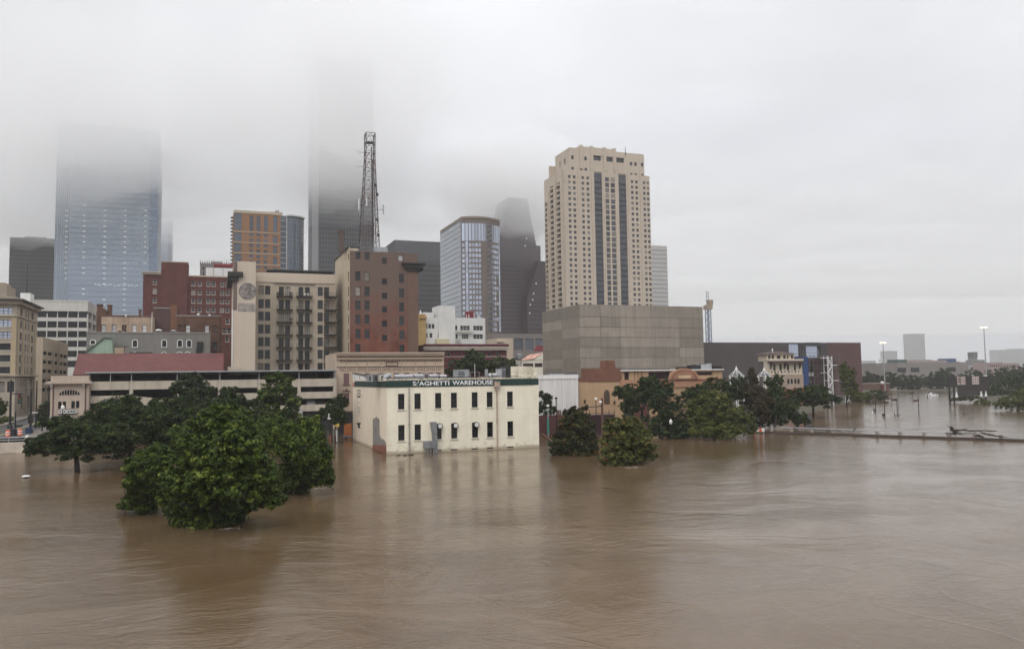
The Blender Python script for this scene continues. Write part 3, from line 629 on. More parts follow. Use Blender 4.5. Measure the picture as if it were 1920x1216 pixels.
    for (p0, p1, py) in ((742, 775, 705), (778, 794, 704.2), (807, 822, 704.3), (826, 838, 705), (926, 934, 702.5)):
        v = V0 + 3.5; a, c = ru(p0, v), ru(p1, v); zz = FZ(p0, py, v)
        t = thing('roof_curb', 'low %s skylight curb on the warehouse roof %s' % (('pale', 'grey', 'white', 'small grey', 'white')[(p0 // 7) % 5], {742: 'behind the blank green band', 778: 'behind the first broken letters', 807: 'beside the pinkish unit', 826: 'between pinkish unit and wide grey unit', 926: 'in front of the tall grey box'}[p0]), 'skylight', ((a + c) / 2, v, zr))
        MB().box(a, c, v, v + 1.5, zr, zz).build('curb', m_steel, t); MB().extr([(a - .05, v - .05, zz + .003), (a - .05, v + 1.55, zz + .003), (a - .05, v + .75, zz + .28)], (c - a + .1, 0, 0)).build('cap', M('skylight_cap', (.33, .33, .33), .5, .2, 1), t)
    return b
WH = warehouse()

# ------------------------------------------------------------------ parking garage with roof canopy, and its corner entrance
def garage():
    V0 = Vat(600, 157); u0, u1 = FU(166, 720, V0), FU(628, 720, V0); v1 = V0 + 34; fz = lambda y: FZ(520, y, V0)
    t = thing('parking_garage', 'long beige open parking garage with thin dark roof canopy', 'parking garage', ((u0 + u1) / 2, V0 + 17, 1.0))
    lev = [(fz(725.5), fz(710.5)), (fz(748), fz(735.5)), (fz(772), fz(760))]          # parapet bands
    zc = fz(696.5)
    pxs = [166, 246, 332, 412, 486, 561, 628]; us = [FU(p, 720, V0) for p in pxs]
    for i in range(len(us) - 1):
        for j, (za, zb) in enumerate(lev):
            if j == 1 and i in (1, 2):                        # the ramp climbs behind these bays
                d = (zb - za) * .75; s = -1 if i == 1 else -1
                MB().extr([(us[i] + .35, V0 + .25, za - .3 + (0 if i == 1 else -d)), (us[i + 1] - .35, V0 + .25, za - .3 - d * (1 if i == 1 else 2)), (us[i + 1] - .35, V0 + .25, zb - .1 - d * (1 if i == 1 else 2)), (us[i] + .35, V0 + .25, zb - .1 + (0 if i == 1 else -d))], (0, .25, 0)).build('ramp_panel', m_conc, t)
            else:
                MB().box(us[i] + .32, us[i + 1] - .32, V0, V0 + .25, za, zb).build('parapet_panel', m_conc, t)
    for i, u in enumerate(us):
        MB().box(u - .3, u + .3, V0 + .05, V0 + .65, 0, lev[0][1] + .02).build('column', m_conc, t)
        MB().box(u - .09, u + .09, V0 + .3, V0 + .48, lev[0][1] + .025, zc).build('canopy_post', m_steel, t)
        if i < len(us) - 1:
            m_ = (u + us[i + 1]) / 2; MB().box(m_ - .05, m_ + .05, V0 + .2, V0 + .3, lev[0][1], zc).build('canopy_post', m_white if i in (0, 2) else m_dark, t)
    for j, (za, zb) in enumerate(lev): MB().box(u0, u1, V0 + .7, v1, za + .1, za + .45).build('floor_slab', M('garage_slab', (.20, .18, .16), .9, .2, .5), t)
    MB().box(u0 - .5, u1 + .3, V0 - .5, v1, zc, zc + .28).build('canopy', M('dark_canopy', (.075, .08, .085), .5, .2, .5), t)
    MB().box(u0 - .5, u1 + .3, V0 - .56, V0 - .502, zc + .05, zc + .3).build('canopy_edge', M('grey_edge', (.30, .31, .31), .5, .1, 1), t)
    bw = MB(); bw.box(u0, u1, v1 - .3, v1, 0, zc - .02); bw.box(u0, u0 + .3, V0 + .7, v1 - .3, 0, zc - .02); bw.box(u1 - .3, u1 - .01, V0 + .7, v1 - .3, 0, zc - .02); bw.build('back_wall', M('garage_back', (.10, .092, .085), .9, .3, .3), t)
    MB().box(FU(562, 790, V0), FU(626, 790, V0), V0 + 1.2, V0 + 1.5, 0, lev[2][0] + .1).build('shutter', M('dark_shutter', (.035, .035, .037), .6, .2), t)
    MB().box(us[5] - .8, us[5] + .6, V0 - .6, V0 - .02, 0, fz(765)).build('stair_pier', M('grey_pier', (.40, .37, .34), .85, .1, .5, streak=.2), t)
    # parked cars glimpsed on the lower deck
    for k, (px, colr, nm) in enumerate(((585, (.7, .7, .7), 'white car parked on the lower garage deck near the ornate building'), (605, (.05, .05, .06), 'dark car parked beside the white car on the garage deck'))):
        u = FU(px, 755, V0); car((u, V0 + 1.6 + 2.2, lev[2][0] + .46), colr, nm, rz=math.pi / 2)
    return V0
def car(loc, colr, label, rz=0.0, pickup=False, sink=0.0):
    """small car: body, cabin with glass, wheels, lamps (length along local x)"""
    t = thing('truck' if pickup else 'parked_car', label, 'truck' if pickup else 'car', Vector(loc) + Vector((0, 0, -sink))); t.rotation_euler.z = rz
    mp = M('car_paint_%02d%02d' % (int(colr[0] * 99), int(colr[2] * 99)), colr, .25, .03, spec=.5)
    def pt(name, mb, mat, par=None):
        o = bpy.data.objects.new(name, mb.mesh(name, mat)); COL.objects.link(o); o.parent = par or t; return o
    L = 2.7 if pickup else 2.2
    pr = [(-L, .35), (L, .35), (L, .75), (L - .1, .95), (L - 1.0, 1.02), (-L, 1.08), (-L - .05, .7)]
    pt('body', MB().extr([(x, -.88, z) for x, z in pr], (0, 1.76, 0)), mp)
    cb = [(-L + .25, 1.085), (1.05, 1.03), (.45, 1.5), (-.1, 1.56), (-L + .75, 1.5)] if not pickup else [(-.5, 1.085), (1.5, 1.03), (.9, 1.75), (-.35, 1.78)]
    c = pt('cabin', MB().extr([(x, -.76, z) for x, z in cb], (0, 1.52, 0)), mp)
    gl = MB()
    for y in (-.765, .765):
        xs = [p[0] for p in cb]; cx = (max(xs) + min(xs)) / 2
        gl.add([(cx + (x - cx) * .82, y, 1.03 + (z - 1.03) * .85 + .04) for x, z in cb], [tuple(range(len(cb)))])
    pt('side_glass', gl, g_dark, c)
    for sx in (-1, 1):
        for sy in (-1, 1):
            w = pt('wheel', MB().tube((sx * L * .64, sy * .70, .34), (sx * L * .64, sy * .9, .34), .34, .34, 14), M('tyre', (.02, .02, .02), .9))
            pt('rim', MB().tube((sx * L * .64, sy * .895, .34), (sx * L * .64, sy * .915, .34), .19, .17, 10), m_steel, w)
    for sy in (-1, 1):
        pt('headlight', MB().box(L - .06, L + .01, sy * .62 - .18, sy * .62 + .18, .62, .78), m_white)
        pt('tail_light', MB().box(-L - .07, -L + .01, sy * .66 - .14, sy * .66 + .14, .72, .9), M('tail_red', (.3, .02, .02), .3))
    return t
VG = garage()
def entrance():
    V0 = VG - 1.6; fu = lambda x: FU(x, 760, V0); fz = lambda y: FZ(130, y, V0); u0, u1 = fu(94), fu(166); zt = fz(704)
    mpk = M('pinkish_stucco', (.44, .36, .295), .85, .08, .4, streak=.18)
    b = Bldg('garage_entrance', 'pinkish stucco corner entrance with shallow arched window, beside the garage', 'building', u0, u1, V0, V0 + 14, .5, zt, mpk)
    for px in (112, 120.5): b.win('F', fu(px), fz(765.5), .55, 1.25, 'plain', M('maroon_frame', (.09, .04, .04)), g_dark, .15)
    for px in (137, 145.5): b.win('F', fu(px), fz(765), .55, 1.25, 'plain', m_dark, g_dark, .15)
    b.finish(.3)
    c = MB(); c.box(u0 - .8, u1 + .6, V0 - .8, V0 - .01, fz(719), fz(716)); c.box(u0 - .55, u1 + .4, V0 - .5, V0 - .01, fz(716) + .004, fz(714)); c.build('cornice', mpk, b.root)
    # shallow arched window
    cx, z0, rw, rh = fu(130), fz(740), fu(149.5) - fu(130), fz(730.5) - fz(740)
    pts = [(cx + rw * math.cos(math.pi * k / 14), V0 - .03, z0 + rh * math.sin(math.pi * k / 14)) for k in range(15)]
    w = MB().extr(pts, (0, .02, 0)).build('arched_window', g_dark, b.root)
    mu = MB()
    for k in range(-3, 4): x = rw * k / 4; mu.bar((cx + x, V0 - .05, z0), (cx + x, V0 - .05, z0 + rh * math.sqrt(1 - (x / rw) ** 2)), .07)
    mu.build('mullion', mpk, w)
    for px in (99.5, 160):
        MB().tube((fu(px), V0 - .12, 1), (fu(px), V0 - .12, fz(721)), .08, .08, 8).build('rain_pipe', M('maroon_frame', (.09, .04, .04)), b.root)
        MB().tube((fu(px) - .3, V0 - .35, fz(722)), (fu(px) - .3, V0 - .02, fz(722)), .22, .22, 10).build('wall_lamp', m_white, b.root)
    MB().box(u0 - .02, fu(103.5), V0 - .05, V0 - .003, .5, fz(777)).build('grey_base', M('grey_pier', (.40, .37, .34)), b.root)
    # hanging sign and dark shop front with yellow letters
    s = thing('shop_sign', 'dark sign with white oval lettering on the corner entrance', 'sign', (fu(127), V0 - .2, fz(772))); MB().box(fu(110), fu(144), V0 - .3, V0 - .1, fz(776), fz(766.5)).build('board', m_dark, s)
    for px, w_ in ((114, 2.2), (122, 2.6), (129, 2.4), (135, 2.2), (141, 2.0)):
        o = MB().tube((fu(px), V0 - .31, fz(771)), (fu(px), V0 - .34, fz(771)), .33, .33, 14).build('white_roundel', m_white, s); MB().tube((fu(px), V0 - .345, fz(771)), (fu(px), V0 - .36, fz(771)), .17, .17, 10).build('roundel_mark', m_dark, o)
    s = thing('shop_facade', 'dark maroon shop front with yellow capital letters under the corner sign', 'shop front', (fu(118), V0 - .1, fz(798))); MB().box(fu(104), fu(127), V0 - .12, V0 - .06, fz(800), fz(779)).build('panel', M('maroon_panel', (.05, .018, .016), .5), s)
    my = M('yellow_letter', (.75, .55, .08), .5)
    text(s, 'letter', 'A', (fu(106.5), V0 - .13, fz(790)), .5, .75, my, .04, .03); text(s, 'letter', 'G', (fu(117), V0 - .13, fz(789)), .45, .7, my, .04, .03)
entrance()
# ------------------------------------------------------------------ left side blocks
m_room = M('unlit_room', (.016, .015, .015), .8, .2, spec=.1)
def sw(px, w, u): return abs(SV(px + w / 2, 680, u) - SV(px - w / 2, 680, u))
def beaux_arts():
    mst = M('buff_limestone', (.37, .315, .25), .85, .10, .3, streak=.22, fine=.06); mpn = M('yellow_brick', (.40, .315, .205), .85, .1, .4, streak=.15)
    v0 = Vat(30, 178); u1 = FU(30, 650, v0); u0 = FU(-70, 650, v0); v1 = SV(68, 650, u1); fz = lambda y: FZ(10, y, v0); sz = lambda y: SZ(38, y, u1)
    b = Bldg('office_block', 'old buff stone office block with dark cornice and paired windows', 'building', u0, u1, v0, v1, 2.5, fz(556), mst)
    for y in (589, 612, 634, 656, 678, 700):
        for px in (-28, 9): b.win('F', FU(px, 640, v0), fz(y), 2.6, 1.5, 'triple', m_dark, g_pale if y < 640 else g_grey, .25, sill=m_sill)
    for y in (591, 615, 637, 658, 680, 701):
        for px, w in ((39, 3.6), (47.5, 2.2), (52.5, 2.2), (60, 3.8)): b.win('R', SV(px, 640, u1), sz(y), sw(px, w, u1), 1.7, 'plain', m_dark, m_room, .25)
    for px in (-22, 2, 20): b.win('F', FU(px, 725, v0), fz(735), 1.4, 2.4, 'plain', m_dark, g_grey, .3)
    for px, w in ((39, 3), (45, 2.5), (51, 2.5), (58, 3)):
        b.win('R', SV(px, 725, u1), sz(727), sw(px, w, u1), 2.0, 'plain', m_dark, m_room, .3)
    for px in (42, 54): b.win('R', SV(px, 750, u1), sz(768), sw(px, 4, u1), 3.0, 'plain', m_dark, m_room, .3)
    b.finish(.35)
    c = MB(); z = fz(563); c.box(u0 - .5, u1 + 1.4, v0 - 1.4, v0 - .01, z, z + .35); c.box(u1 + .01, u1 + 1.4, v0 - .01, v1 + 1.0, z, z + .35); c.build('cornice', M('dark_copper_cornice', (.075, .065, .055), .7, .3), b.root)
    c = MB(); c.box(u0, u1 + .75, v0 - .75, v0 - .012, z - .8, z - .004); c.box(u1 + .012, u1 + .75, v0 - .012, v1 + .5, z - .8, z - .004); c.build('frieze', mst, b.root)
    for (y, pr) in ((593, .25), (705, .6)):
        z = fz(y); c = MB(); c.box(u0, u1 + pr, v0 - pr, v0 - .013, z, z + .3); c.box(u1 + .013, u1 + pr, v0 - .013, v1 + pr, z, z + .3); c.build('string_course', mst, b.root)
    for px in (33.5, 43.5, 56, 65):
        y = SV(px, 650, u1); MB().box(u1 + .003, u1 + .12, y - .8, y + .8, fz(704), fz(595)).build('pilaster', mpn, b.root)
    for px in (-45, -9, 25): x = FU(px, 650, v0); MB().box(x - .5, x + .5, v0 - .12, v0 - .003, fz(704), fz(595)).build('pilaster', mpn, b.root)
    for px in (34, 48, 62): y = SV(px, 740, u1); MB().box(u1 + .003, u1 + .25, y - .5, y + .5, 2.5, fz(707)).build('pier', mst, b.root)
    t = thing('flagpole', 'bare flagpole on the roof of the old buff office block', 'flagpole', (FU(50, 555, v0 + 6), v0 + 6, fz(556) - .6)); MB().tube(t.location, (t.location.x, t.location.y, FZ(50, 497, v0 + 6)), .13, .06, 6).build('pole', m_dark, t)
    b.box('penthouse', m_white, FU(38, 555, v0 + 5), FU(57, 555, v0 + 5), v0 + 5, v0 + 9, fz(556) - .6, FZ(45, 549, v0 + 5))
beaux_arts()
def side_garage():
    mat = M('tan_concrete_deck', (.42, .345, .255), .85, .08, .3, streak=.18)
    v0 = Vat(80, 216); u1 = FU(80, 660, v0); v1 = SV(127, 680, u1); u0 = u1 - 9
    b = Bldg('car_park_deck', 'tan concrete car park with dark strip openings, beyond the old office block', 'parking garage', u0, u1, v0, v1, 2, SZ(82, 632, u1), mat)
    for y in (666, 682, 699, 717, 733):
        for px, w in ((84, 7.5), (93.5, 8.5), (105, 7), (114.5, 7), (122.3, 7)):
            b.win('R', SV(px, 690, u1), SZ(90, y, u1), sw(px, w, u1), 1.0, 'board', None, m_room, .3, split=False, name='opening')
    b.finish(.4)
    for px in (99.5, 109.5): y = SV(px, 690, u1); MB().box(u1 + .003, u1 + .3, y - .5, y + .5, 2, SZ(90, 636, u1)).build('pier', mat, b.root)
side_garage()
def cream_office():
    mat = M('cream_concrete', (.60, .58, .53), .8, .05, .2, streak=.12)
    v0 = Vat(120, 292); u0, u1 = FU(52, 630, v0), FU(163.5, 630, v0); v1 = SV(181, 630, u1); z1 = FZ(120, 563, v0)
    b = Bldg('office_block', 'cream concrete office block with wide black window bays and blank top', 'building', u0, u1, v0, v1, 2, z1, mat)
    pxs = [60, 78, 97, 116.5, 136, 155.5]
    for y in (595, 614, 632, 650, 669, 688):
        for px in pxs: b.win('F', FU(px, 630, v0), FZ(116, y, v0), 3.25, 2.35, 'board', None, g_dark, .6, split=False)
        for f in (.27, .72): b.win('R', v0 + (v1 - v0) * f, FZ(163, y, v0), (v1 - v0) * .4, 2.35, 'board', None, g_dark, .6, split=False)
    b.finish(.7)
    for px in (68, 87.5, 107, 126, 146, 163.3): x = FU(px, 630, v0); MB().box(x - .16, x + .16, v0 - .25, v0 - .003, 2, z1 - 5).build('fin', mat, b.root)
    b.box('coping', mat, u0 - .1, u1 + .1, v0 - .12, v0 - .004, z1 - .5, z1 + .05)
cream_office()
def tall_left():
    # dark tower at the far left, its top in the mist
    mat = M('dark_grey_granite', (.085, .085, .09), .5, .1, .05)
    v0 = Vat(60, 700); b = Bldg('office_tower', 'dark grey gridded office tower beside the pale blue glass tower', 'tower', FU(17, 500, v0), FU(102, 500, v0), v0, v0 + 40, 1, FZ(60, 446, v0), mat)
    b.finish(); pane_grid(b.root, 'F', v0 - .05, b.u0 + .6, b.u1 - .6, 20, b.z1 - 3, 26, 32, GLASS('dark_tower_glass', (.045, .045, .05), .1, .4), .55, .62)
    b.box('penthouse', mat, FU(44, 445, v0), FU(84, 445, v0), v0 + 4, v0 + 20, b.z1 - 1, FZ(60, 442.5, v0))
    # warm stone block just showing above the old office
    v0 = Vat(0, 420); b = Bldg('stone_block', 'tan stone building top showing behind the old office cornice', 'building', FU(-60, 540, v0), FU(13, 540, v0), v0, v0 + 20, 1, FZ(5, 534, v0), M('warm_stone', (.40, .32, .24), .85, .1, .3)); b.finish()
    b.box('stepped_top', b.wm, FU(-60, 535, v0), FU(8, 535, v0), v0 + 2, v0 + 15, b.z1 - .6, FZ(5, 529, v0))
def pane_grid(parent, face, c, a0, a1, z0, z1, na, nz, mat, fw=.9, fh=.85, tilt=.0, name='pane_grid', seed=1):
    """many small panes of one far curtain wall, each a quad of its own, joined because they are only a few pixels"""
    rr = random.Random(seed); mb = MB(); da, dz = (a1 - a0) / na, (z1 - z0) / nz
    def pt(a, z, d): return (a, c + d, z) if face == 'F' else ((c + d, a, z) if face == 'L' else (c - d, a, z))
    for i in range(na):
        for j in range(nz):
            ca, cz = a0 + (i + .5) * da, z0 + (j + .5) * dz; w, h = da * fw / 2, dz * fh / 2; t1, t2 = rr.gauss(0, tilt), rr.gauss(0, tilt)
            mb.quad(pt(ca - w, cz - h, -t1 * w - t2 * h), pt(ca + w, cz - h, t1 * w - t2 * h), pt(ca + w, cz + h, t1 * w + t2 * h), pt(ca - w, cz + h, -t1 * w + t2 * h))
    o = mb.build(name, mat, parent); o['kind'] = 'stuff'; return o
tall_left()
def blue_tower():
    D = 620; v0 = Vat(200, D); gl = GLASS('blue_curtain_glass', (.34, .39, .455), .07, .0, metal=.85); fr = M('blue_grey_mullion', (.24, .27, .31), .4, .1, metal=.3)
    b = block('glass_tower', 'pale blue glass tower vanishing upward into the cloud', 'tower', 104, 296, 236, D, 45, fr, pxd=200, pyr=420)
    b.finish(); ch = 5
    pane_grid(b.root, 'F', v0 - .25, b.u0 + 9, b.u1 - 6, 8, b.z1, 36, 50, gl, .97, .955, .005)
    pane_grid(b.root, 'F', v0 - .22, b.u0, b.u0 + 8.6, 8, b.z1, 6, 50, gl, .72, .98, .006, seed=4)
    pane_grid(b.root, 'F', v0 - .22, b.u1 - 5.8, b.u1, 8, b.z1, 3, 50, GLASS('blue_curtain_glass_dark', (.25, .31, .40), .07, .0, metal=.8), .9, .95, .006, seed=5)
    for k in range(7): x = b.u0 + 8.8 * k / 6; MB().box(x - .12, x + .12, v0 - .9, v0 - .3, 8, b.z1).build('fin', M('pale_fin', (.55, .6, .66), .4), b.root)
    MB().bar((FU(262, 400, v0), v0 - .4, FZ(262, 400, v0)), (FU(268, 495, v0), v0 - .4, FZ(268, 495, v0)), .4, .2).build('diagonal_joint', M('pale_fin', (.55, .6, .66), .4), b.root)
    ml = M('office_ceiling_light', (.9, .9, .85), .5, 0, emit=(1, .97, .9), estr=.4); me = MB().box(-1.0, 1.0, 0, .05, 0, .4).mesh('ceiling_light', ml)
    rr = random.Random(12)
    for px, y0, y1 in ((124, 395, 530), (157, 385, 560), (196, 395, 585), (234, 395, 590), (272, 395, 500)):
        y = y0
        while y < y1:
            if rr.random() < .82:
                dx = (y - 480) * -.012
                link('ceiling_light', me, b.root, (FU(px + dx, y, v0), v0 - .38, FZ(px, y, v0)))
            y += 9.8
    me2 = MB().box(-.6, .6, 0, .05, 0, .35).mesh('ceiling_light', ml)
    for k in range(16): link('ceiling_light', me2, b.root, (FU(178 + k * 5.3 + rr.uniform(-1, 1), 534, v0), v0 - .38, FZ(200, 535 + rr.uniform(-1.5, 1), v0)))
    b = block('office_tower', 'slim blue-grey tower peeking from behind the pale glass tower', 'tower', 299, 321, 396, 900, 35, M('slate_blue_panel', (.17, .20, .25), .4, .1, metal=.3), pyr=500); b.finish()
    pane_grid(b.root, 'F', b.v0 - .1, b.u0, b.u1 - 3.5, 8, b.z1, 5, 50, GLASS('slate_glass', (.22, .26, .33), .1, .3, metal=.6), .95, .8, .004)
blue_tower()
def red_hotel():
    fr = M('white_sash', (.66, .62, .55), .6, .05); v0 = Vat(350, 300)
    mrb = M('dark_red_brick', (.115, .036, .030), .85, .18, .3, streak=.18, brick=(.25, .085, .012, .85, 1.1))
    fz = lambda y: FZ(340, y, v0); fu = lambda x: FU(x, 550, v0)
    b = Bldg('brick_hotel', 'dark red brick hotel with white sash windows and a tall blank stair block', 'building', fu(268), fu(436), v0, v0 + 26, 2, fz(516), mrb)
    for j, y in enumerate((535.5, 551.5, 567.5, 584)):
        for px in (362.5, 374.5, 388.5 + 2, 400.5, 414.5 + 2, 426.5): b.win('F', fu(px), FZ(390, y + .8, v0), 1.3, 1.85, 'sash', fr, g_grey, .2, sill=m_sill)
        if j < 3:
            for px in (290, 308): b.win('F', fu(px), FZ(300, y - 2.2 + j * .9, v0), 1.25, 1.9, 'sash', fr, g_grey, .2, sill=m_sill)
    for px, y in ((426, 607),): b.win('F', fu(px), fz(y), 1.3, 1.9, 'sash', fr, g_grey, .2, sill=m_sill)
    b.finish(.3)
    b.box('stair_block', mrb, fu(302), fu(352), v0 - .6, v0 + 12, 2, fz(492.5))
    b.box('stair_block_coping', M('stone_trim', (.5, .42, .33), .8, .1, 1), fu(302) - .1, fu(352) + .1, v0 - .7, v0 + 12.1, fz(492.5) + .004, fz(491.2))
    b.box('left_wing_top', mrb, fu(268), fu(302) - .01, v0 + .01, v0 + 25.9, fz(516) - .3, fz(513))
    c = MB(); st = M('stone_trim', (.5, .42, .33), .8, .1, 1); c.box(fu(265), fu(302) - .02, v0 - 1.0, v0 + 26, fz(513) + .004, fz(511.2)); c.box(fu(266.5), fu(302) - .02, v0 - .6, v0 - .004, fz(516), fz(513)); c.build('cornice', st, b.root)
    b.box('coping', st, fu(352) + .02, fu(436), v0 - .1, v0 - .004, fz(516) - .3, fz(515.2))
    # white plant room with a red tank lying on it, on the hotel roof
    v = v0 + 8; t = thing('plant_room', 'white panelled plant room behind the hotel parapet', 'plant room', (FU(412, 510, v), v + 2, fz(516) - .6)); MB().box(FU(386, 510, v), FU(438, 510, v), v, v + 4, fz(516) - .6, FZ(410, 502, v)).build('wall', m_white, t)
    for px in (400.5, 418.5): x = FU(px, 510, v); MB().box(x - .05, x + .05, v - .04, v - .003, fz(516), FZ(410, 502.3, v)).build('joint_strip', m_dark, t)
    t = thing('red_tank', 'dark red horizontal tank on the white plant room', 'tank', (FU(417, 500, v), v + 1.5, FZ(410, 502, v))); za = FZ(410, 497.5, v); MB().tube((FU(401, 498, v), v + 1.5, za), (FU(440, 498, v), v + 1.5, za), .95, .95, 14).build('tank', M('tank_red', (.16, .012, .016), .5), t)
    for px in (406, 430): x = FU(px, 500, v); MB().box(x - .2, x + .2, v + .8, v + 2.2, FZ(410, 502, v), za - .5).build('cradle', m_dark, t)
    # crown of a distant gothic block
    b = block('gothic_block', 'grey stone block with a spiky gothic crown beyond the red hotel', 'building', 375, 431, 494, 430, 20, M('grey_stone', (.22, .19, .19), .8, .15, .2), pyr=505); b.finish(); rr = random.Random(5)
    for k in range(14):
        px = 376 + k * 4.1; h = rr.uniform(2, 8) if k % 3 else 8; x = FU(px, 490, b.v0)
        MB().add([(x - .45, b.v0 - .02, b.z1 - .5), (x + .45, b.v0 - .02, b.z1 - .5), (x + .45, b.v0 + .9, b.z1 - .5), (x - .45, b.v0 + .9, b.z1 - .5), (x, b.v0 + .45, b.z1 + h * .28)], [(0, 1, 4), (1, 2, 4), (2, 3, 4), (3, 0, 4), (3, 2, 1, 0)]).build('pinnacle', b.wm, b.root)
    b.box('crown_wall', b.wm, FU(396, 490, b.v0), FU(418, 490, b.v0), b.v0 + 3, b.v0 + 8, b.z1 - .6, FZ(405, 489, b.v0))
    pane_grid(b.root, 'F', b.v0 - .03, b.u0 + 1, b.u1 - 1, b.z1 - 10, b.z1 - 1.5, 9, 3, g_dark, .4, .6)
red_hotel()
def low_left():
    # grey painted building with white arched windows
    mg = M('grey_painted_brick', (.205, .195, .178), .8, .08, .4, streak=.2); v0 = Vat(280, 214); fz = lambda y: FZ(300, y, v0); fu = lambda x: FU(x, 645, v0)
    b = Bldg('grey_building', 'grey painted building with white trimmed arched windows behind the red roof', 'building', fu(162), fu(394), v0, v0 + 12, 1.5, fz(623), mg)
    trim = M('white_window_trim', (.72, .71, .68), .6, .05)
    def arched(px, yb, yt, w):
        cx = fu(px); zb, zt_ = fz(yb), fz(yt); hw = w / 2; r = hw * .95
        def outline(e, n=8):
            return [(cx - hw - e, zb - e), (cx + hw + e, zb - e)] + [(cx + (hw + e) * math.cos(math.pi * k / n), zt_ - r * .6 + (r * .6 + e) * math.sin(math.pi * k / n)) for k in range(n + 1)]
        o = MB().extr([(x, v0 - .16, z) for x, z in outline(.2)], (0, .156, 0)).build('window_surround', trim, b.root)
        MB().extr([(x, v0 - .175, z) for x, z in outline(0)], (0, .01, 0)).build('pane', g_dark, o)
        mu = MB(); mu.bar((cx, v0 - .19, zb), (cx, v0 - .19, zt_), .06); mu.bar((cx - hw, v0 - .19, (zb + zt_) / 2), (cx + hw, v0 - .19, (zb + zt_) / 2), .06); mu.build('glazing_bar', m_dark, o)
    for px, yb, yt in ((174, 645, 638), (253, 650, 637.5), (308, 650, 637.5), (337.3, 650, 637.5), (354.5, 650, 637.5), (252.5, 672, 660.5), (307.5, 672, 660.5), (336.5, 672, 660.5), (352, 672, 660.5)): arched(px, yb, yt, 1.05)
    b.finish(); b.box('coping', M('grey_coping', (.26, .24, .22), .8, .1, 1), fu(162) - .1, fu(394) + .1, v0 - .15, v0 - .004, fz(624.5), fz(622.3))
    MB().extr([(fu(370), v0 - .4, fz(640)), (fu(381), v0 - .4, fz(640)), (fu(380), v0 - .4, fz(662)), (fu(378), v0 - .4, fz(672)), (fu(368), v0 - .4, fz(672)), (fu(368), v0 - .4, fz(660))], (0, .35, 0)).build('black_flue', m_black, b.root)
    for px, w, h, mm, lb in ((226, 1.2, .5, m_white, 'small white vent box on the grey parapet behind the pale chimneyed house'), (297.5, 1.5, .95, m_white, 'white domed rooftop fan on the grey building'), (325, 1.2, .8, m_steel, 'grey louvred rooftop fan box on the grey building')):
        v = v0 + 2.5; x = FU(px, 620, v); t = thing('roof_fan', lb, 'roof fan', (x, v, b.z1 - .6)); MB().lathe((x, v, b.z1 - .6), [(w / 2, 0), (w / 2, .6 + h * .6), (w * .62, .6 + h * .7), (w * .4, .6 + h), (.1, .6 + h * 1.1)], 12).build('cowl', mm, t); MB().box(x - w * .45, x + w * .45, v - w * .64, v - w * .6, b.z1 + .1, b.z1 + .5).build('louvre', m_dark, t)
    # pale house with chimneys
    ms = M('stained_buff_render', (.42, .31, .225), .85, .2, .5, streak=.4); v0 = Vat(240, 238)
    b = block('old_house', 'stained buff rendered house front with pale blinds behind the grey building', 'building', 190, 287, 592, 238, 14, ms, pxd=240, pyr=610)
    for px in (194.5, 214, 233, 252, 271): b.win('F', FU(px, 612, b.v0), FZ(240, 622.5, b.v0), 1.25, 2.2, 'sash', m_dark, g_white if px != 233 else M('brown_shutter', (.09, .05, .04)), .2)
    b.finish(); b.box('coping', M('brick_coping_red', (.14, .075, .06), .9, .2, 1), b.u0 - .1, b.u1 + .1, b.v0 - .15, b.v0 - .004, b.z1 - .2, b.z1 + .15)
    MB().tube((FU(285, 605, b.v0), b.v0 - .15, 2), (FU(285, 605, b.v0), b.v0 - .15, FZ(285, 585, b.v0)), .09, .09, 8).build('white_pipe', m_white, b.root)
    for px, y, w in ((187, 570, 1.5), (205.5, 571, 1.2), (262.5, 580, .7)):
        v = b.v0 + 3; x = FU(px, 580, v); t = MB(); t.box(x - w / 2, x + w / 2, v, v + 1.3, b.z1 - 1, FZ(px, y + 1.5, v)); t.box(x - w / 2 - .12, x + w / 2 + .12, v - .12, v + 1.42, FZ(px, y + 1.5, v) + .003, FZ(px, y, v)); t.build('chimney', m_bwnbrick, b.root)
    v = b.v0 + 2.0; MB().extr([(FU(181, 585, v), v, 2), (FU(200, 585, v), v, 2), (FU(200, 585, v), v, FZ(200, 581, v)), (FU(192, 580, v), v, FZ(192, 576, v)), (FU(181, 580, v), v, FZ(181, 584, v))], (0, 8, 0)).build('brick_gable', m_bwnbrick, b.root)
    # brown brick block with recessed dark yard
    v0 = Vat(360, 232); b = block('brick_building', 'brown brick block with patched walls between grey building and stuccoed lofts', 'building', 331, 415, 592, 232, 15, m_bwnbrick, pxd=360, pyr=630)
    for px, p in ((352.5, g_white), (388, g_white), (338, M('brown_shutter', (.09, .05, .04))), (403, M('brown_shutter', (.09, .05, .04)))): b.win('F', FU(px, 615, b.v0), FZ(360, 623.5, b.v0), 1.2, 2.2, 'sash', m_dark, p, .2)
    for px, y in ((402.5, 655), (402.5, 672)): b.win('F', FU(px, 650, b.v0), FZ(400, y, b.v0), 1.3, 2.2, 'plain', m_dark, g_dark, .2)
    b.finish(); b.box('coping', M('grey_coping', (.26, .24, .22)), b.u0 - .1, b.u1 + .1, b.v0 - .15, b.v0 - .004, b.z1 - .15, b.z1 + .15)
    for px in (345, 412): MB().tube((FU(px, 640, b.v0), b.v0 - .14, 3), (FU(px, 640, b.v0), b.v0 - .14, FZ(px, 597, b.v0)), .08, .08, 6).build('rain_pipe', M('brown_shutter', (.09, .05, .04)), b.root)
    b2 = block('brick_building', 'dark purple-brown recessed brick wall beside the tall brick flue', 'building', 287, 333, 577, 250, 14, M('purple_brown_brick', (.10, .055, .05), .9, .25, .4, streak=.2), pxd=310, pyr=600)
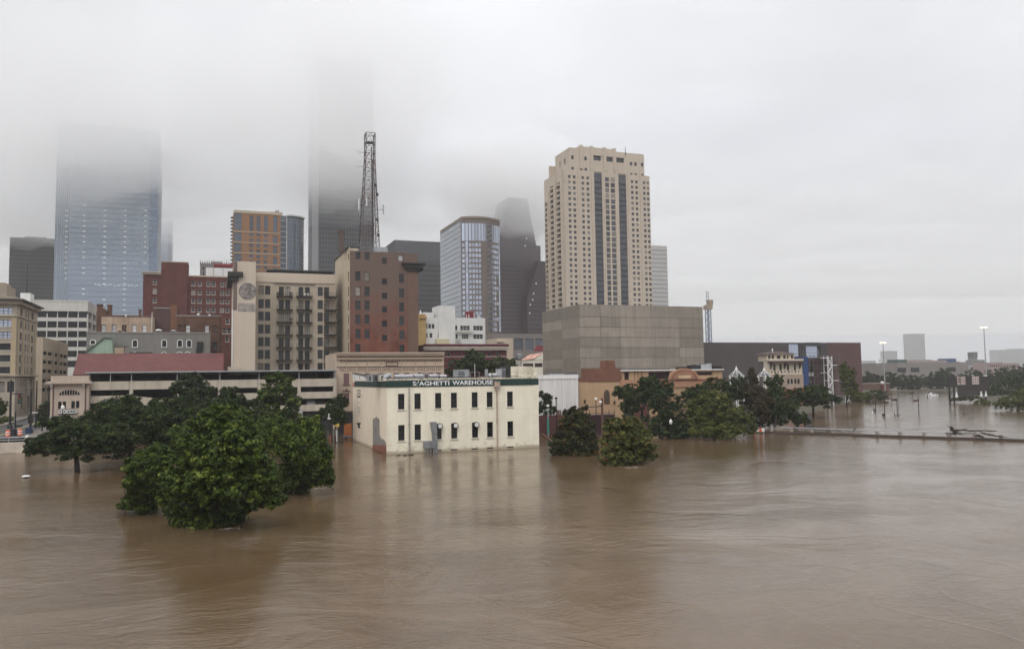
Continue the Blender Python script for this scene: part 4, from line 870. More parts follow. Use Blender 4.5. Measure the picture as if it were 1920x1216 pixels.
    b2.finish(); b2.box('flue', M('orange_brown_brick', (.17, .078, .045), .9, .2, .6), FU(320, 600, b2.v0), FU(332, 600, b2.v0), b2.v0 - 1.2, b2.v0 - .01, 2, FZ(326, 572, b2.v0)); b2.box('string_course', M('grey_coping', (.26, .24, .22)), b2.u0, FU(319.8, 577, b2.v0), b2.v0 - .2, b2.v0 - .004, b2.z1 - .25, b2.z1 + .1)
    for px, y, s in ((372, 589.5, .9), (393, 589.5, .7), (236, 589, .6)):
        v = v0 + 4; x = FU(px, 590, v); t = thing('roof_vent', 'small %s roof vent on the %s' % (('white', 'brick block roof beside the dark pipes') if px == 372 else ('round white', 'brick block roof near its right corner') if px == 393 else ('white', 'roof of the buff house')), 'roof vent', (x, v, FZ(px, 593, v))); MB().lathe((x, v, FZ(px, 594, v)), [(s * .35, 0), (s * .35, s * .6), (s * .6, s * .8), (s * .3, s * 1.1)], 10).build('cowl', m_white, t)
    # narrow service gap block between brick building and lofts
    b = block('narrow_building', 'narrow red brick rear block squeezed beside the stuccoed lofts', 'building', 415.6, 437, 592, 262, 20, m_redbrick, pxd=425, pyr=640)
    for px, y in ((426.5, 607), (421, 625), (430, 625), (426, 640)): b.win('F', FU(px, 620, b.v0), FZ(425, y, b.v0), 1.2, 1.8, 'sash', M('white_sash', (.66, .62, .55)), g_dark, .2, sill=m_sill)
    b.finish()
    # green sheet-metal gable and red market roof
    mgr = M('pale_green_metal', (.30, .40, .31), .6, .08, .6, streak=.15); v = Vat(190, 205); zz = lambda px, y: FZ(px, y, v)
    t = thing('green_shed', 'pale green metal shed end with sloping dark roof edge', 'shed', (FU(190, 650, v), v + 2, 1.5))
    pts = [(160, 662), (196, 634), (209, 635), (211, 662), (211, 700), (160, 700)]
    MB().extr([(FU(x, y, v), v, zz(x, y)) for x, y in pts], (0, 5, 0)).build('wall', mgr, t)
    e = MB(); q = [Vector((FU(x, y, v), v - .1, zz(x, y) + .1)) for x, y in ((158.5, 663), (196, 633.6), (210, 635.3))]
    e.bar(q[0], q[1], .35, .25); e.bar(q[1], q[2], .35, .25); e.build('roof_edge', M('dark_green_trim', (.05, .08, .06), .6), t)
    v = Vat(280, 186); dv = 15; pe = lambda px, py: Vector((FU(px, py, v), v, FZ(px, py, v))); pr = lambda px, py: Vector((FU(px, py, v + dv), v + dv, FZ(px, py, v + dv)))
    t = thing('market_hall', 'long low hall with red standing roof behind the garage canopy', 'market hall', (FU(280, 690, v), v + 8, 1.5))
    zr_ = pr(285, 662).z; ze = pe(280, 700).z
    a, bq, c, d = pe(136.5, 699), pe(419, 697), pr(419.5, 668), pr(147, 656)
    a.z = bq.z = ze; c.z = d.z = zr_
    mr = M('red_roof_felt', (.108, .031, .030), .75, .12, .5, streak=.14, fine=.08, col2=(.125, .042, .038))
    r = MB(); n = 18
    for k in range(n):                                       # sheets laid side by side, slightly proud of one another
        f0, f1 = k / n, (k + 1) / n; p0, p1, p2, p3 = a.lerp(bq, f0), a.lerp(bq, f1 - .0004), d.lerp(c, f1 - .0004), d.lerp(c, f0); up = Vector((0, 0, .008 * (k % 2)))
        o = MB().extr([p0 + up, p1 + up, p2 + up, p3 + up], (0, 0, -.12)).build('roof_sheet', mr, t)
    w = MB(); w.box(a.x + .4, bq.x - .4, v + .4, v + dv, 1.5, ze - .15); w.build('wall', M('buff_wall', (.40, .33, .27), .85, .1, .5), t)
    MB().extr([(d.x, d.y, d.z - .13), (c.x, c.y, c.z - .13), (c.x, c.y, 1.5), (d.x, d.y, 1.5)], (0, .3, 0)).build('back_wall', M('buff_wall', (.40, .33, .27)), t)
    MB().extr([(bq.x, bq.y, bq.z - .13), (c.x, c.y, c.z - .13), (c.x, c.y, 1.5), (bq.x, bq.y, 1.5)], (-.3, 0, 0)).build('end_wall', m_redbrick, t)
    MB().extr([(a.x, a.y, a.z - .13), (d.x, d.y, d.z - .13), (d.x, d.y, 1.5), (a.x, a.y, 1.5)], (.3, 0, 0)).build('end_wall', m_redbrick, t)
    vv = v + dv + .8
    for px0, px1, py, nm, lb, mm in ((215, 233, 650, 'roof_stair_head', 'tan stair head box behind the red roof ridge', M('tan_render', (.36, .28, .2), .85, .1)), (243, 285, 661, 'roof_deck', 'dark timber roof deck behind the red roof ridge', m_bwnbrick), (369, 397, 664, 'cooling_unit', 'beige rooftop cooling unit beside the black flue', M('beige_metal', (.45, .4, .32), .6, .1)), (352, 364, 664, 'cooling_unit', 'small buff air handler below the arched grey windows', M('beige_metal', (.45, .4, .32)))):
        x0, x1 = FU(px0, 660, vv), FU(px1, 660, vv); t = thing(nm, lb, 'roof unit', ((x0 + x1) / 2, vv + 1, zr_ - 1)); zt_ = FZ(px0, py, vv); MB().box(x0, x1, vv, vv + 2, 1.5, zt_).build('casing', mm, t); MB().box(x0 - .1, x1 + .1, vv - .1, vv + 2.1, zt_ + .003, zt_ + .12).build('lid', m_dark, t)
    vv += .4
    x = FU(234.5, 655, vv); t = thing('roof_lamp', 'lamp post with a flat head beside the tan stair head', 'lamp', (x, vv - 1, zr_)); MB().tube((x, vv - 1.2, zr_ - .5), (x, vv - 1.2, FZ(234, 650, vv)), .06, .06, 6).build('pole', m_dark, t); MB().box(x - .1, x + 1.0, vv - 1.4, vv - 1, FZ(234, 650.5, vv), FZ(234, 649.3, vv)).build('lamp_head', m_bwnbrick, t)
low_left()
# ------------------------------------------------------------------ stuccoed lofts with the brick wing, and the lattice mast on its roof
def weathered_brick():
    """old common brick: deep red low down, bleached and sooty in irregular patches towards the parapet"""
    m = M('weathered_brick', (.165, .048, .029), .88, .3, .35, streak=.25, brick=(.25, .085, .012, .8, 1.1), col2=(.19, .066, .042))
    nt = m.node_tree; N = lambda t: nt.nodes.new(t); L = nt.links.new; b = [n for n in nt.nodes if n.type == 'BSDF_PRINCIPLED'][0]; src = b.inputs['Base Color'].links[0].from_socket
    tc = N('ShaderNodeTexCoord'); sp = N('ShaderNodeSeparateXYZ'); L(tc.outputs['Object'], sp.inputs[0]); n = N('ShaderNodeTexNoise'); n.inputs['Scale'].default_value = .28; n.inputs['Detail'].default_value = 7; n.inputs['Roughness'].default_value = .7; L(tc.outputs['Object'], n.inputs['Vector'])
    a = N('ShaderNodeMath'); a.operation = 'MULTIPLY_ADD'; L(n.outputs[0], a.inputs[0]); a.inputs[1].default_value = 34; L(sp.outputs[2], a.inputs[2])
    r = N('ShaderNodeMapRange'); r.inputs[1].default_value = 36; r.inputs[2].default_value = 54; L(a.outputs[0], r.inputs[0])
    mx = N('ShaderNodeMix'); mx.data_type = 'RGBA'; L(r.outputs[0], mx.inputs[0]); L(src, mx.inputs[6]); mx.inputs[7].default_value = (.135, .092, .075, 1); L(mx.outputs[2], b.inputs['Base Color']); return m
def lofts():
    mst = M('buff_stucco', (.42, .355, .275), .85, .06, .25, streak=.14, fine=.04); mlt = M('pale_stucco', (.52, .44, .35), .85, .05, .25, streak=.08)
    fr = M('dark_brown_frame', (.045, .035, .03), .6, .1); vf = Vat(460, 205); vb = vf + 13; fzb = lambda y: FZ(550, y, vb)
    t = thing('loft_building', 'buff stuccoed loft building with iron balconies in its courtyard front', 'building', (FU(550, 690, vb), vb, 1.5))
    # court wall with windows and balcony doors
    b = Bldg('x', '', '', FU(478, 600, vb), FU(629, 600, vb), vb, vb + 14, 1.5, fzb(513), mst, root=t)
    rows = [553.5, 578.5, 601.8, 625.5, 649, 672.5, 697]
    fu = lambda x: FU(x, 600, vb)
    for j, y in enumerate(rows):
        for px in (489.3, 501.6, 600.4, 612.2): b.win('F', fu(px), FZ(550, y, vb), 1.42, 2.5, 'sash', fr, g_grey, .2)
        for px in (527.3, 539.3, 564, 576.2): b.win('F', fu(px), FZ(550, y + 2.4, vb), 1.32, 2.75, 'door', fr, g_grey, .2, name='balcony_door')
    b.finish(.3)
    b.box('court_parapet', mlt, b.u0, b.u1, vb - .18, vb - .004, fzb(530), fzb(513) + .1)
    b.box('moulding', fr, fu(513), fu(591), vb - .24, vb - .182, fzb(533.5), fzb(532.2))
    # iron balconies: slab, rails and uprights, one for every pair of doors
    def balcony(cx, z, w=4.3, d=1.35):
        o = MB().box(cx - w / 2, cx + w / 2, vb - d, vb - .005, z - .22, z).build('balcony', m_black, t)
        r = MB(); zt_ = z + 1.0
        for zz in (z + .12, zt_): r.bar((cx - w / 2, vb - d + .05, zz), (cx + w / 2, vb - d + .05, zz), .06); r.bar((cx - w / 2 + .03, vb - d, zz), (cx - w / 2 + .03, vb - .02, zz), .06); r.bar((cx + w / 2 - .03, vb - d, zz), (cx + w / 2 - .03, vb - .02, zz), .06)
        n = 15
        for k in range(n + 1): x = cx - w / 2 + .05 + (w - .1) * k / n; r.bar((x, vb - d + .05, z), (x, vb - d + .05, zt_), .05 if k in (0, n) else .028)
        r.build('railing', m_black, o); 
        for sx in (-1, 1): MB().bar((cx + sx * w * .42, vb - d * .8, z - .2), (cx + sx * w * .42, vb - .02, z - .9), .08).build('bracket', m_black, o)
        return o
    for j, y in enumerate(rows[:6]):
        for px in (533.3, 570.1): balcony(fu(px), FZ(550, y + 2.4, vb) + .05)
    # balconies running out of the corner by the right wing
    for j, y in enumerate(rows[:6]): balcony(fu(619), FZ(550, y + 2, vb) + .05, 3.4, 2.2)
    # pot plants and white chairs on the top balconies
    rr = random.Random(8)
    for px, yy, mm, lb in ((521, 556, M('pot_plant', (.03, .045, .02), .9), 'potted plant on the top balcony near the roundel, by its rail end'), (544.5, 556, M('pot_plant', (.03, .045, .02)), 'potted plant on the top balcony near the roundel, beside the doors'), (544.5, 603, M('pot_plant', (.03, .045, .02)), 'potted plant on a balcony two storeys below the top one')):
        x = fu(px); z = FZ(550, yy, vb) + .06; p = thing('pot_plant', lb, 'plant', (x, vb - .8, z)); MB().lathe((x, vb - .8, z), [(.16, 0), (.22, .3), (.2, .32)], 8).build('pot', m_bwnbrick, p); mb = MB()
        for k in range(60):
            a = Vector((rr.gauss(0, .25), rr.gauss(0, .25), .5 + abs(rr.gauss(0, .3)))); c0 = Vector((x, vb - .8, z)) + a; d1 = Vector((rr.gauss(0, 1), rr.gauss(0, 1), rr.gauss(0, 1))).normalized() * .16; d2 = Vector((rr.gauss(0, 1), rr.gauss(0, 1), rr.gauss(0, 1))).normalized() * .09
            mb.quad(c0 - d1, c0 + d2, c0 + d1, c0 - d2)
        mb.build('foliage', mm, p)
    for k, px in enumerate((571.5, 577)):
        x = fu(px); z = FZ(550, 555.8, vb) + .06; p = thing('white_chair', 'white plastic chair on the top balcony nearer the brick wing', 'chair', (x, vb - .7, z), 'white chairs on the balcony')
        MB().box(x - .22, x + .22, vb - .95, vb - .5, z + .4, z + .45).build('seat', m_white, p); MB().box(x - .22, x + .22, vb - .5, vb - .45, z + .45, z + .9).build('backrest', m_white, p)
        for sx in (-.2, .2):
            for sy in (-.92, -.52): MB().bar((x + sx, vb + sy, z), (x + sx, vb + sy, z + .4), .05).build('leg', m_white, p)
    # roof terrace: dark pavilion and railing
    v = vb + 3; zr = fzb(513); o = MB(); o.box(FU(508, 508, v), FU(622, 508, v), v, v + 6, zr - .5, FZ(560, 508.5, v)); o.build('roof_pavilion', m_dark, t)
    MB().box(FU(504, 505, v) - .5, FU(626, 505, v), v - .6, v + 6.5, FZ(560, 508.5, v) + .003, FZ(560, 506.5, v)).build('pavilion_roof', M('dark_green_grey', (.06, .07, .06), .7, .2), t)
    r = MB(); x0, x1 = FU(508, 505, vb + 1), FU(625, 505, vb + 1)
    for z in (zr + .6, zr + 1.1): r.bar((x0, vb + 1, z), (x1, vb + 1, z), .05)
    for k in range(14): x = x0 + (x1 - x0) * k / 13; r.bar((x, vb + 1, zr - .3), (x, vb + 1, zr + 1.1), .05)
    r.build('terrace_railing', m_dark, t)
    # left wing with the painted roundel
    b = Bldg('x', '', '', FU(437.5, 600, vf), FU(479, 600, vf), vf, vb + 10, 1.5, FZ(460, 490, vf), mlt, root=t); b.finish()
    fuf = lambda x: FU(x, 560, vf); fzf = lambda y: FZ(464, y, vf)
    b.box('brown_corner_strip', M('brown_stone', (.15, .11, .095), .85, .15, .4, streak=.2), fuf(437.2), fuf(444.2), vf - .12, vf - .004, fzf(581), fzf(491))
    c = MB(); c.box(fuf(426.5), fuf(455), vf - .9, vf + .6, fzf(519.5), fzf(510.5)); c.box(fuf(429), fuf(447), vf - .5, vf + .6, fzf(528), fzf(519.5) - .004); c.box(fuf(427), fuf(437), vf + .605, vb + 10, fzf(523), fzf(511)); c.build('cornice_return', M('black_copper', (.022, .021, .02), .6, .2), t)
    b.box('light_pipe', m_white, fuf(435.2), fuf(436.9), vf - .25, vf - .02, 1.5, fzf(581)); b.box('low_step', mlt, fuf(428), fuf(449), vf - .8, vf - .01, 1.5, fzf(687))
    rm = M('faded_mural_paint', (.19, .165, .15), .9, .55, .9, col2=(.27, .24, .22)); rd = M('mural_dark', (.12, .10, .095), .9, .4, 1.5)
    cx, cz, R = fuf(464.3), fzf(546), (fuf(481) - fuf(447.5)) / 2
    MB().tube((cx, vf - .03, cz), (cx, vf - .004, cz), R, R, 40).build('painted_roundel', rm, t)
    g = MB(); n = 36
    for rad, w in ((R * .97, .14), (R * .72, .05)):
        for k in range(n):
            a0, a1 = 2 * math.pi * k / n, 2 * math.pi * (k + 1) / n
            g.quad((cx + rad * math.cos(a0), vf - .036, cz + rad * math.sin(a0)), (cx + rad * math.cos(a1), vf - .036, cz + rad * math.sin(a1)), (cx + (rad - w) * math.cos(a1), vf - .036, cz + (rad - w) * math.sin(a1)), (cx + (rad - w) * math.cos(a0), vf - .036, cz + (rad - w) * math.sin(a0)))
    for k in range(26):
        a = 2 * math.pi * k / 26; p0, p1 = R * .78, R * .9; g.bar((cx + p0 * math.cos(a), vf - .037, cz + p0 * math.sin(a)), (cx + p1 * math.cos(a), vf - .037, cz + p1 * math.sin(a)), .12, .01, up=(0, 1, 0))
    for k in range(40):
        a, q = rr.uniform(0, 6.28), R * .65 * math.sqrt(rr.random()); x, z = cx + q * math.cos(a), cz + q * math.sin(a); s_ = rr.uniform(.08, .35)
        g.quad((x - s_, vf - .037, z), (x, vf - .037, z - s_ * .6), (x + s_, vf - .037, z), (x, vf - .037, z + s_ * .6))
    g.build('roundel_marks', rd, t)
    MB().box(fuf(446.5), fuf(480), vf - .03, vf - .004, fzf(583.8), fzf(568.5)).build('painted_panel', rm, t)
    g = MB()
    for (x0, x1, y) in ((449, 478, 571), (449, 462, 575), (463, 477, 576), (450, 476, 581)):
        x = x0
        while x < x1: w = rr.uniform(.8, 2.0); g.quad((fuf(x), vf - .034, fzf(y + 1.3)), (fuf(x + w), vf - .034, fzf(y + 1.3)), (fuf(x + w), vf - .034, fzf(y - 1.3)), (fuf(x), vf - .034, fzf(y - 1.3))); x += w + .7
    g.build('panel_marks', M('mural_pale', (.33, .29, .26), .9, .3, 2), t)
    # right wing: blank stucco flank, weathered brick front
    mw = weathered_brick()
    vr = vf + 1.0; ur0 = FU(656.5, 560, vr); ur1 = FU(783.5, 560, vr); fzr = lambda y: FZ(700, y, vr); fur = lambda x: FU(x, 560, vr)
    t2 = thing('brick_wing', 'weathered red brick wing of the lofts with black cornice stub', 'building', ((ur0 + ur1) / 2, vr + 10, 1.5))
    b = Bldg('x', '', '', ur0, ur1, vr, SV(628.5, 560, ur0), 1.5, fzr(471.5), mw, root=t2)
    z_ = lambda y: FZ(700, y, vr)
    for y in (526.5, 554.8, 581, 607.2, 634, 661.5):
        b.win('F', fur(671), z_(y), 1.38, 2.5, 'sash', fr, g_grey, .2, sill=M('brown_sill', (.16, .10, .08)))
        b.win('F', fur(753), z_(y + 1.7), 1.38, 2.5, 'sash', fr, g_grey, .2, sill=M('brown_sill', (.16, .10, .08)))
        if y < 650: b.win('F', fur(688), z_(y), 1.38, 2.5, 'sash', fr, g_grey, .2, sill=M('brown_sill', (.16, .10, .08)))
    for y in (532.5, 559.5, 585.5, 612, 638.7): b.win('F', fur(721), z_(y), 1.4, 1.65, 'plain', fr, g_dark, .2)
    for px, y in ((671.5, 486.5), (688.5, 487), (721, 493.8)): b.win('F', fur(px), z_(y), 1.35, 2.0 if px < 700 else 1.7, 'sash', fr, g_grey, .2)
    b.win('F', fur(751.5), z_(487), 1.3, 1.6, 'plain', fr, g_white, .2)
    for y in (487, 527, 555, 581, 608, 634, 660): b.win('L', SV(653.8, 560, ur0), SZ(653.8, y, ur0), 1.6, 2.6, 'plain', fr, g_grey, .2)
    b.finish(.3)
    fl = MB(); wallface(fl, 'L', ur0 - .06, vr - .05, b.v1, 1.5, b.z1 + 1.2, [(SV(653.8, 560, ur0), SZ(653.8, y, ur0), 1.6, 2.6) for y in (487, 527, 555, 581, 608, 634, 660)], .1); fl.build('stucco_flank', M('flank_stucco', (.50, .41, .30), .85, .06, .25, streak=.12), t2)
    MB().box(ur0 - .35, ur0 + 3, vr + 2, b.v1 + .3, b.z1 + 1.2, b.z1 + 1.45).build('flank_cap', m_black, t2); MB().box(ur0 - .05, ur0 + 2.6, vr + 2.2, b.v1, b.z1 - .5, b.z1 + 1.19).build('flank_penthouse', mlt, t2)
    b.box('stone_corner', M('brown_corner_stone', (.15, .09, .065), .88, .15, .4, streak=.2), fur(764.5), ur1 + .02, vr - .10, vr - .004, 1.5, fzr(506))
    c = MB(); c.box(fur(753), fur(797), vr - 1.2, vr + .9, fzr(494), fzr(490.5)); c.box(fur(757), fur(792), vr - .9, vr + .9, fzr(500), fzr(494) - .004); c.box(fur(763), fur(787), vr - .5, vr + .9, fzr(506), fzr(500) - .004); c.box(ur1 + .03, fur(796), vr + .91, b.v1, fzr(502), fzr(491)); c.build('cornice_return', M('black_copper', (.022, .021, .02)), t2)
    v = vr + 4; MB().box(FU(703, 465, v), FU(727, 465, v), v, v + 3, b.z1 - .5, FZ(715, 463, v)).build('roof_box', m_steel, t2)
    v = vr + 6; x = FU(641, 450, v); th = thing('chimney_stack', 'slim brown square stack rising above the blank stucco flank', 'chimney', (x, v, b.z1)); MB().box(x - .7, x + .7, v, v + 1.5, b.z1 + .5, FZ(641, 435, v)).build('shaft', M('sooty_stack', (.10, .075, .065), .9), th); MB().box(x - .9, x + .9, v - .15, v + 1.65, FZ(641, 435, v) + .003, FZ(641, 433, v)).build('cap', m_bwnbrick, th)
    # lattice mast
    v = vr + 7; D_ = v; zb = b.z1 - .6; x0 = (FU(676, 462, v) + FU(713, 462, v)) / 2; xt = FU(693.5, 252, v + 2.5); zt = FZ(693, 251, v + 2.5)
    t3 = thing('lattice_mast', 'tall red and white lattice radio mast on the brick wing roof', 'mast', (x0, v + 2.5, zb))
    r0, r1 = 2.75, 1.3; H = zt - zb; N = 14
    red = M('mast_red', (.13, .055, .05), .6, .3, 2); wht = M('mast_white', (.21, .20, .20), .6, .2, 2); yc = v + 2.5
    def corner(k, f):
        g_ = min(1.0, f / .80) ** .9; r = r0 + (r1 - r0) * g_; sx, sy = ((-1, -1), (1, -1), (1, 1), (-1, 1))[k]
        return Vector((x0 + (xt - x0) * f + sx * r, yc + sy * r, zb + H * f))
    for k in range(4):
        m = MB()
        for i in range(N): m.bar(corner(k, i / N), corner(k, (i + 1) / N), .24)
        m.build('leg', M('mast_leg', (.10, .085, .085), .6, .4, .8), t3)
    for i in range(N + 1):
        m = MB(); f = i / N
        for k in range(4):
            a, c = corner(k, f), corner((k + 1) % 4, f); m.bar(a, c, .13)
            if i < N:
                a2, c2 = corner(k, (i + 1) / N), corner((k + 1) % 4, (i + 1) / N); mid = (a2 + c2) / 2; m.bar(a, mid, .09); m.bar(c, mid, .09)
                e1, e2 = corner(k, f + .5 / N), corner((k + 1) % 4, f + .5 / N); m.bar(e1, e2, .07)
        m.build('brace_ring', red if (i // 2) % 2 else wht, t3)
    for k, (px, y0, y1, mm) in enumerate(((669.5, 376, 398, m_white), (715, 388, 405, m_steel), (684, 374, 390, m_white), (671, 395, 404, m_steel))):
        x = FU(px, 390, yc); o = MB().box(x - .17, x + .17, yc - 3.0, yc - 2.8, FZ(px, y1, yc), FZ(px, y0, yc)).build('panel_antenna', mm, t3); MB().bar((x, yc - 2.8, FZ(px, (y0 + y1) / 2, yc)), (x0 + (1 if px > 690 else -1) * 1.9, yc - 1.5, FZ(px, (y0 + y1) / 2, yc)), .09).build('mount', m_dark, o)
    for px, y in ((706, 365), (706, 412), (708, 441), (703, 348)):
        c0 = Vector((FU(px, y, yc - 2), yc - 2.2, FZ(px, y, yc - 2))); MB().tube(c0, c0 + Vector((.3, -.25, .12)), .55, .45, 12).build('dish', m_dark, t3)
    MB().box(xt - .9, xt + .9, yc - 1.2, yc + 1.2, FZ(690, 268, yc), FZ(690, 266.5, yc)).build('platform', m_dark, t3)
    for px, y in ((668, 285), (668, 312)): MB().bar((FU(px, y, yc), yc, FZ(px, y, yc)), (x0, yc, FZ(px, y, yc)), .06).build('side_arm', m_dark, t3)
    ca = MB(); ca.tube((x0 + 1.2, yc + .2, zb), (xt + .5, yc + .2, zb + H * .9), .16, .12, 6); ca.tube((x0 + 1.6, yc + .2, zb), (xt + .7, yc + .2, zb + H * .8), .12, .1, 6); ca.build('cable_run', m_black, t3)
lofts()

# ------------------------------------------------------------------ ornate beige brick building behind the warehouse
def ornate():
    mb_ = M('beige_rose_brick', (.44, .345, .26), .85, .06, .4, streak=.1, fine=.05); dk = M('maroon_relief', (.115, .07, .058), .85, .2, 1); sh = M('maroon_shutter', (.16, .085, .095), .8, .12, 1.5, streak=.1)
    v0 = Vat(700, 165); fu = lambda x: FU(x, 700, v0); fz = lambda y: FZ(730, y, v0); u0, u1 = fu(631.5), fu(832.5)
    b = Bldg('ornate_building', 'ornate beige brick building with relief friezes and maroon shutters', 'building', u0, u1, v0, v0 + 18, -1, fz(661), mb_)
    for px in (649.5, 669.5, 689, 715, 743.5, 763, 788, 808, 822):
        for yb, h in ((718.5, 2.15), (758, 2.5)): b.win('F', fu(px), fz(yb), 1.12, h, 'board', None, sh, .12, split=False, name='shutter')
    b.finish(.2)
    for y, pr, h, m in ((661.5, .5, .28, mb_), (665, .35, .25, mb_), (668.2, .22, .12, dk), (672.5, .28, .10, mb_), (686.8, .1, .08, dk), (769, .25, .25, dk)):
        z = fz(y); MB().box(u0 - .05, u1 + .05, v0 - pr, v0 - .004, z - h / 2, z + h / 2).build('string_course', m, b.root)
    # dentils
    me = MB().extr([(-.2, 0, .34), (.2, 0, .34), (0, 0, 0)], (0, .14, 0)).mesh('dentil', dk); n = 48
    for k in range(n): link('dentil', me, b.root, (u0 + .75 + (u1 - u0 - 1.4) * k / (n - 1), v0 - .15, fz(678)))
    # square meander frieze: nested open boxes
    cx = [u0 - .2, fu(649.5), fu(669.5), fu(689), fu(715.5), fu(735), fu(754), fu(780), fu(798), fu(816.5), u1 + .2]
    for i in range(len(cx) - 1):
        a, c = cx[i] + .22, cx[i + 1] - .22; g = MB(); za, zb = fz(696.5), fz(687.4)
        for q in range(3):
            x0_, x1_, zt_ = a + q * .33, c - q * .33, zb - q * .32
            if x1_ - x0_ < .3: break
            g.box(x0_, x1_, v0 - .07, v0 - .003, zt_ - .07, zt_); zl = za + q * .1
            if i > 0: g.box(x0_, x0_ + .07, v0 - .07, v0 - .003, zl, zt_ - .071)
            if i < len(cx) - 2: g.box(x1_ - .07, x1_, v0 - .07, v0 - .003, zl, zt_ - .071)
        g.build('meander_relief', dk, b.root)
    me = MB().add([(-.13, 0, 0), (0, 0, -.16), (.13, 0, 0), (0, 0, .16), (0, -.1, 0)], [(0, 1, 4), (1, 2, 4), (2, 3, 4), (3, 0, 4)]).mesh('tie_star', dk)
    for px in (649.5, 669.5, 689, 715.5, 754, 779, 797.5, 816.5): link('tie_star', me, b.root, (fu(px), v0 - .004, fz(682)))
    g = MB(); x0_, x1_, za, zb = fu(723.5), fu(746.5), fz(684.5), fz(679)
    g.box(x0_, x1_, v0 - .12, v0 - .003, zb, zb + .14); g.box(x0_, x1_, v0 - .12, v0 - .003, za - .12, za); g.box(x0_, x0_ + .14, v0 - .12, v0 - .003, za, zb); g.box(x1_ - .14, x1_, v0 - .12, v0 - .003, za, zb); g.lathe(((x0_ + x1_) / 2, v0 - .1, zb + .1), [(.3, 0), (.25, .4), (.05, .6)], 8); g.build('name_tablet', dk, b.root)
    for px in (649.5, 669.5):
        x = fu(px); o = MB(); o.box(x - .72, x + .72, v0 - .2, v0 - .004, fz(720.4), fz(718.7)); o.build('sill', dk, b.root)
        o = MB(); o.box(x - .75, x + .75, v0 - .18, v0 - .004, fz(732), fz(730)); o.box(x - .2, x + .2, v0 - .22, v0 - .183, fz(731), fz(727)); o.build('hood_mould', dk, b.root)
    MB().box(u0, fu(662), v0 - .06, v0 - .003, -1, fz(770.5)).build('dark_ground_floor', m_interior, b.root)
    c = MB(); c.box(u0 - .3, u0 - .002, v0 - .1, v0 + .3, -1, fz(662)); c.build('corner_pier', mb_, b.root)
ornate()

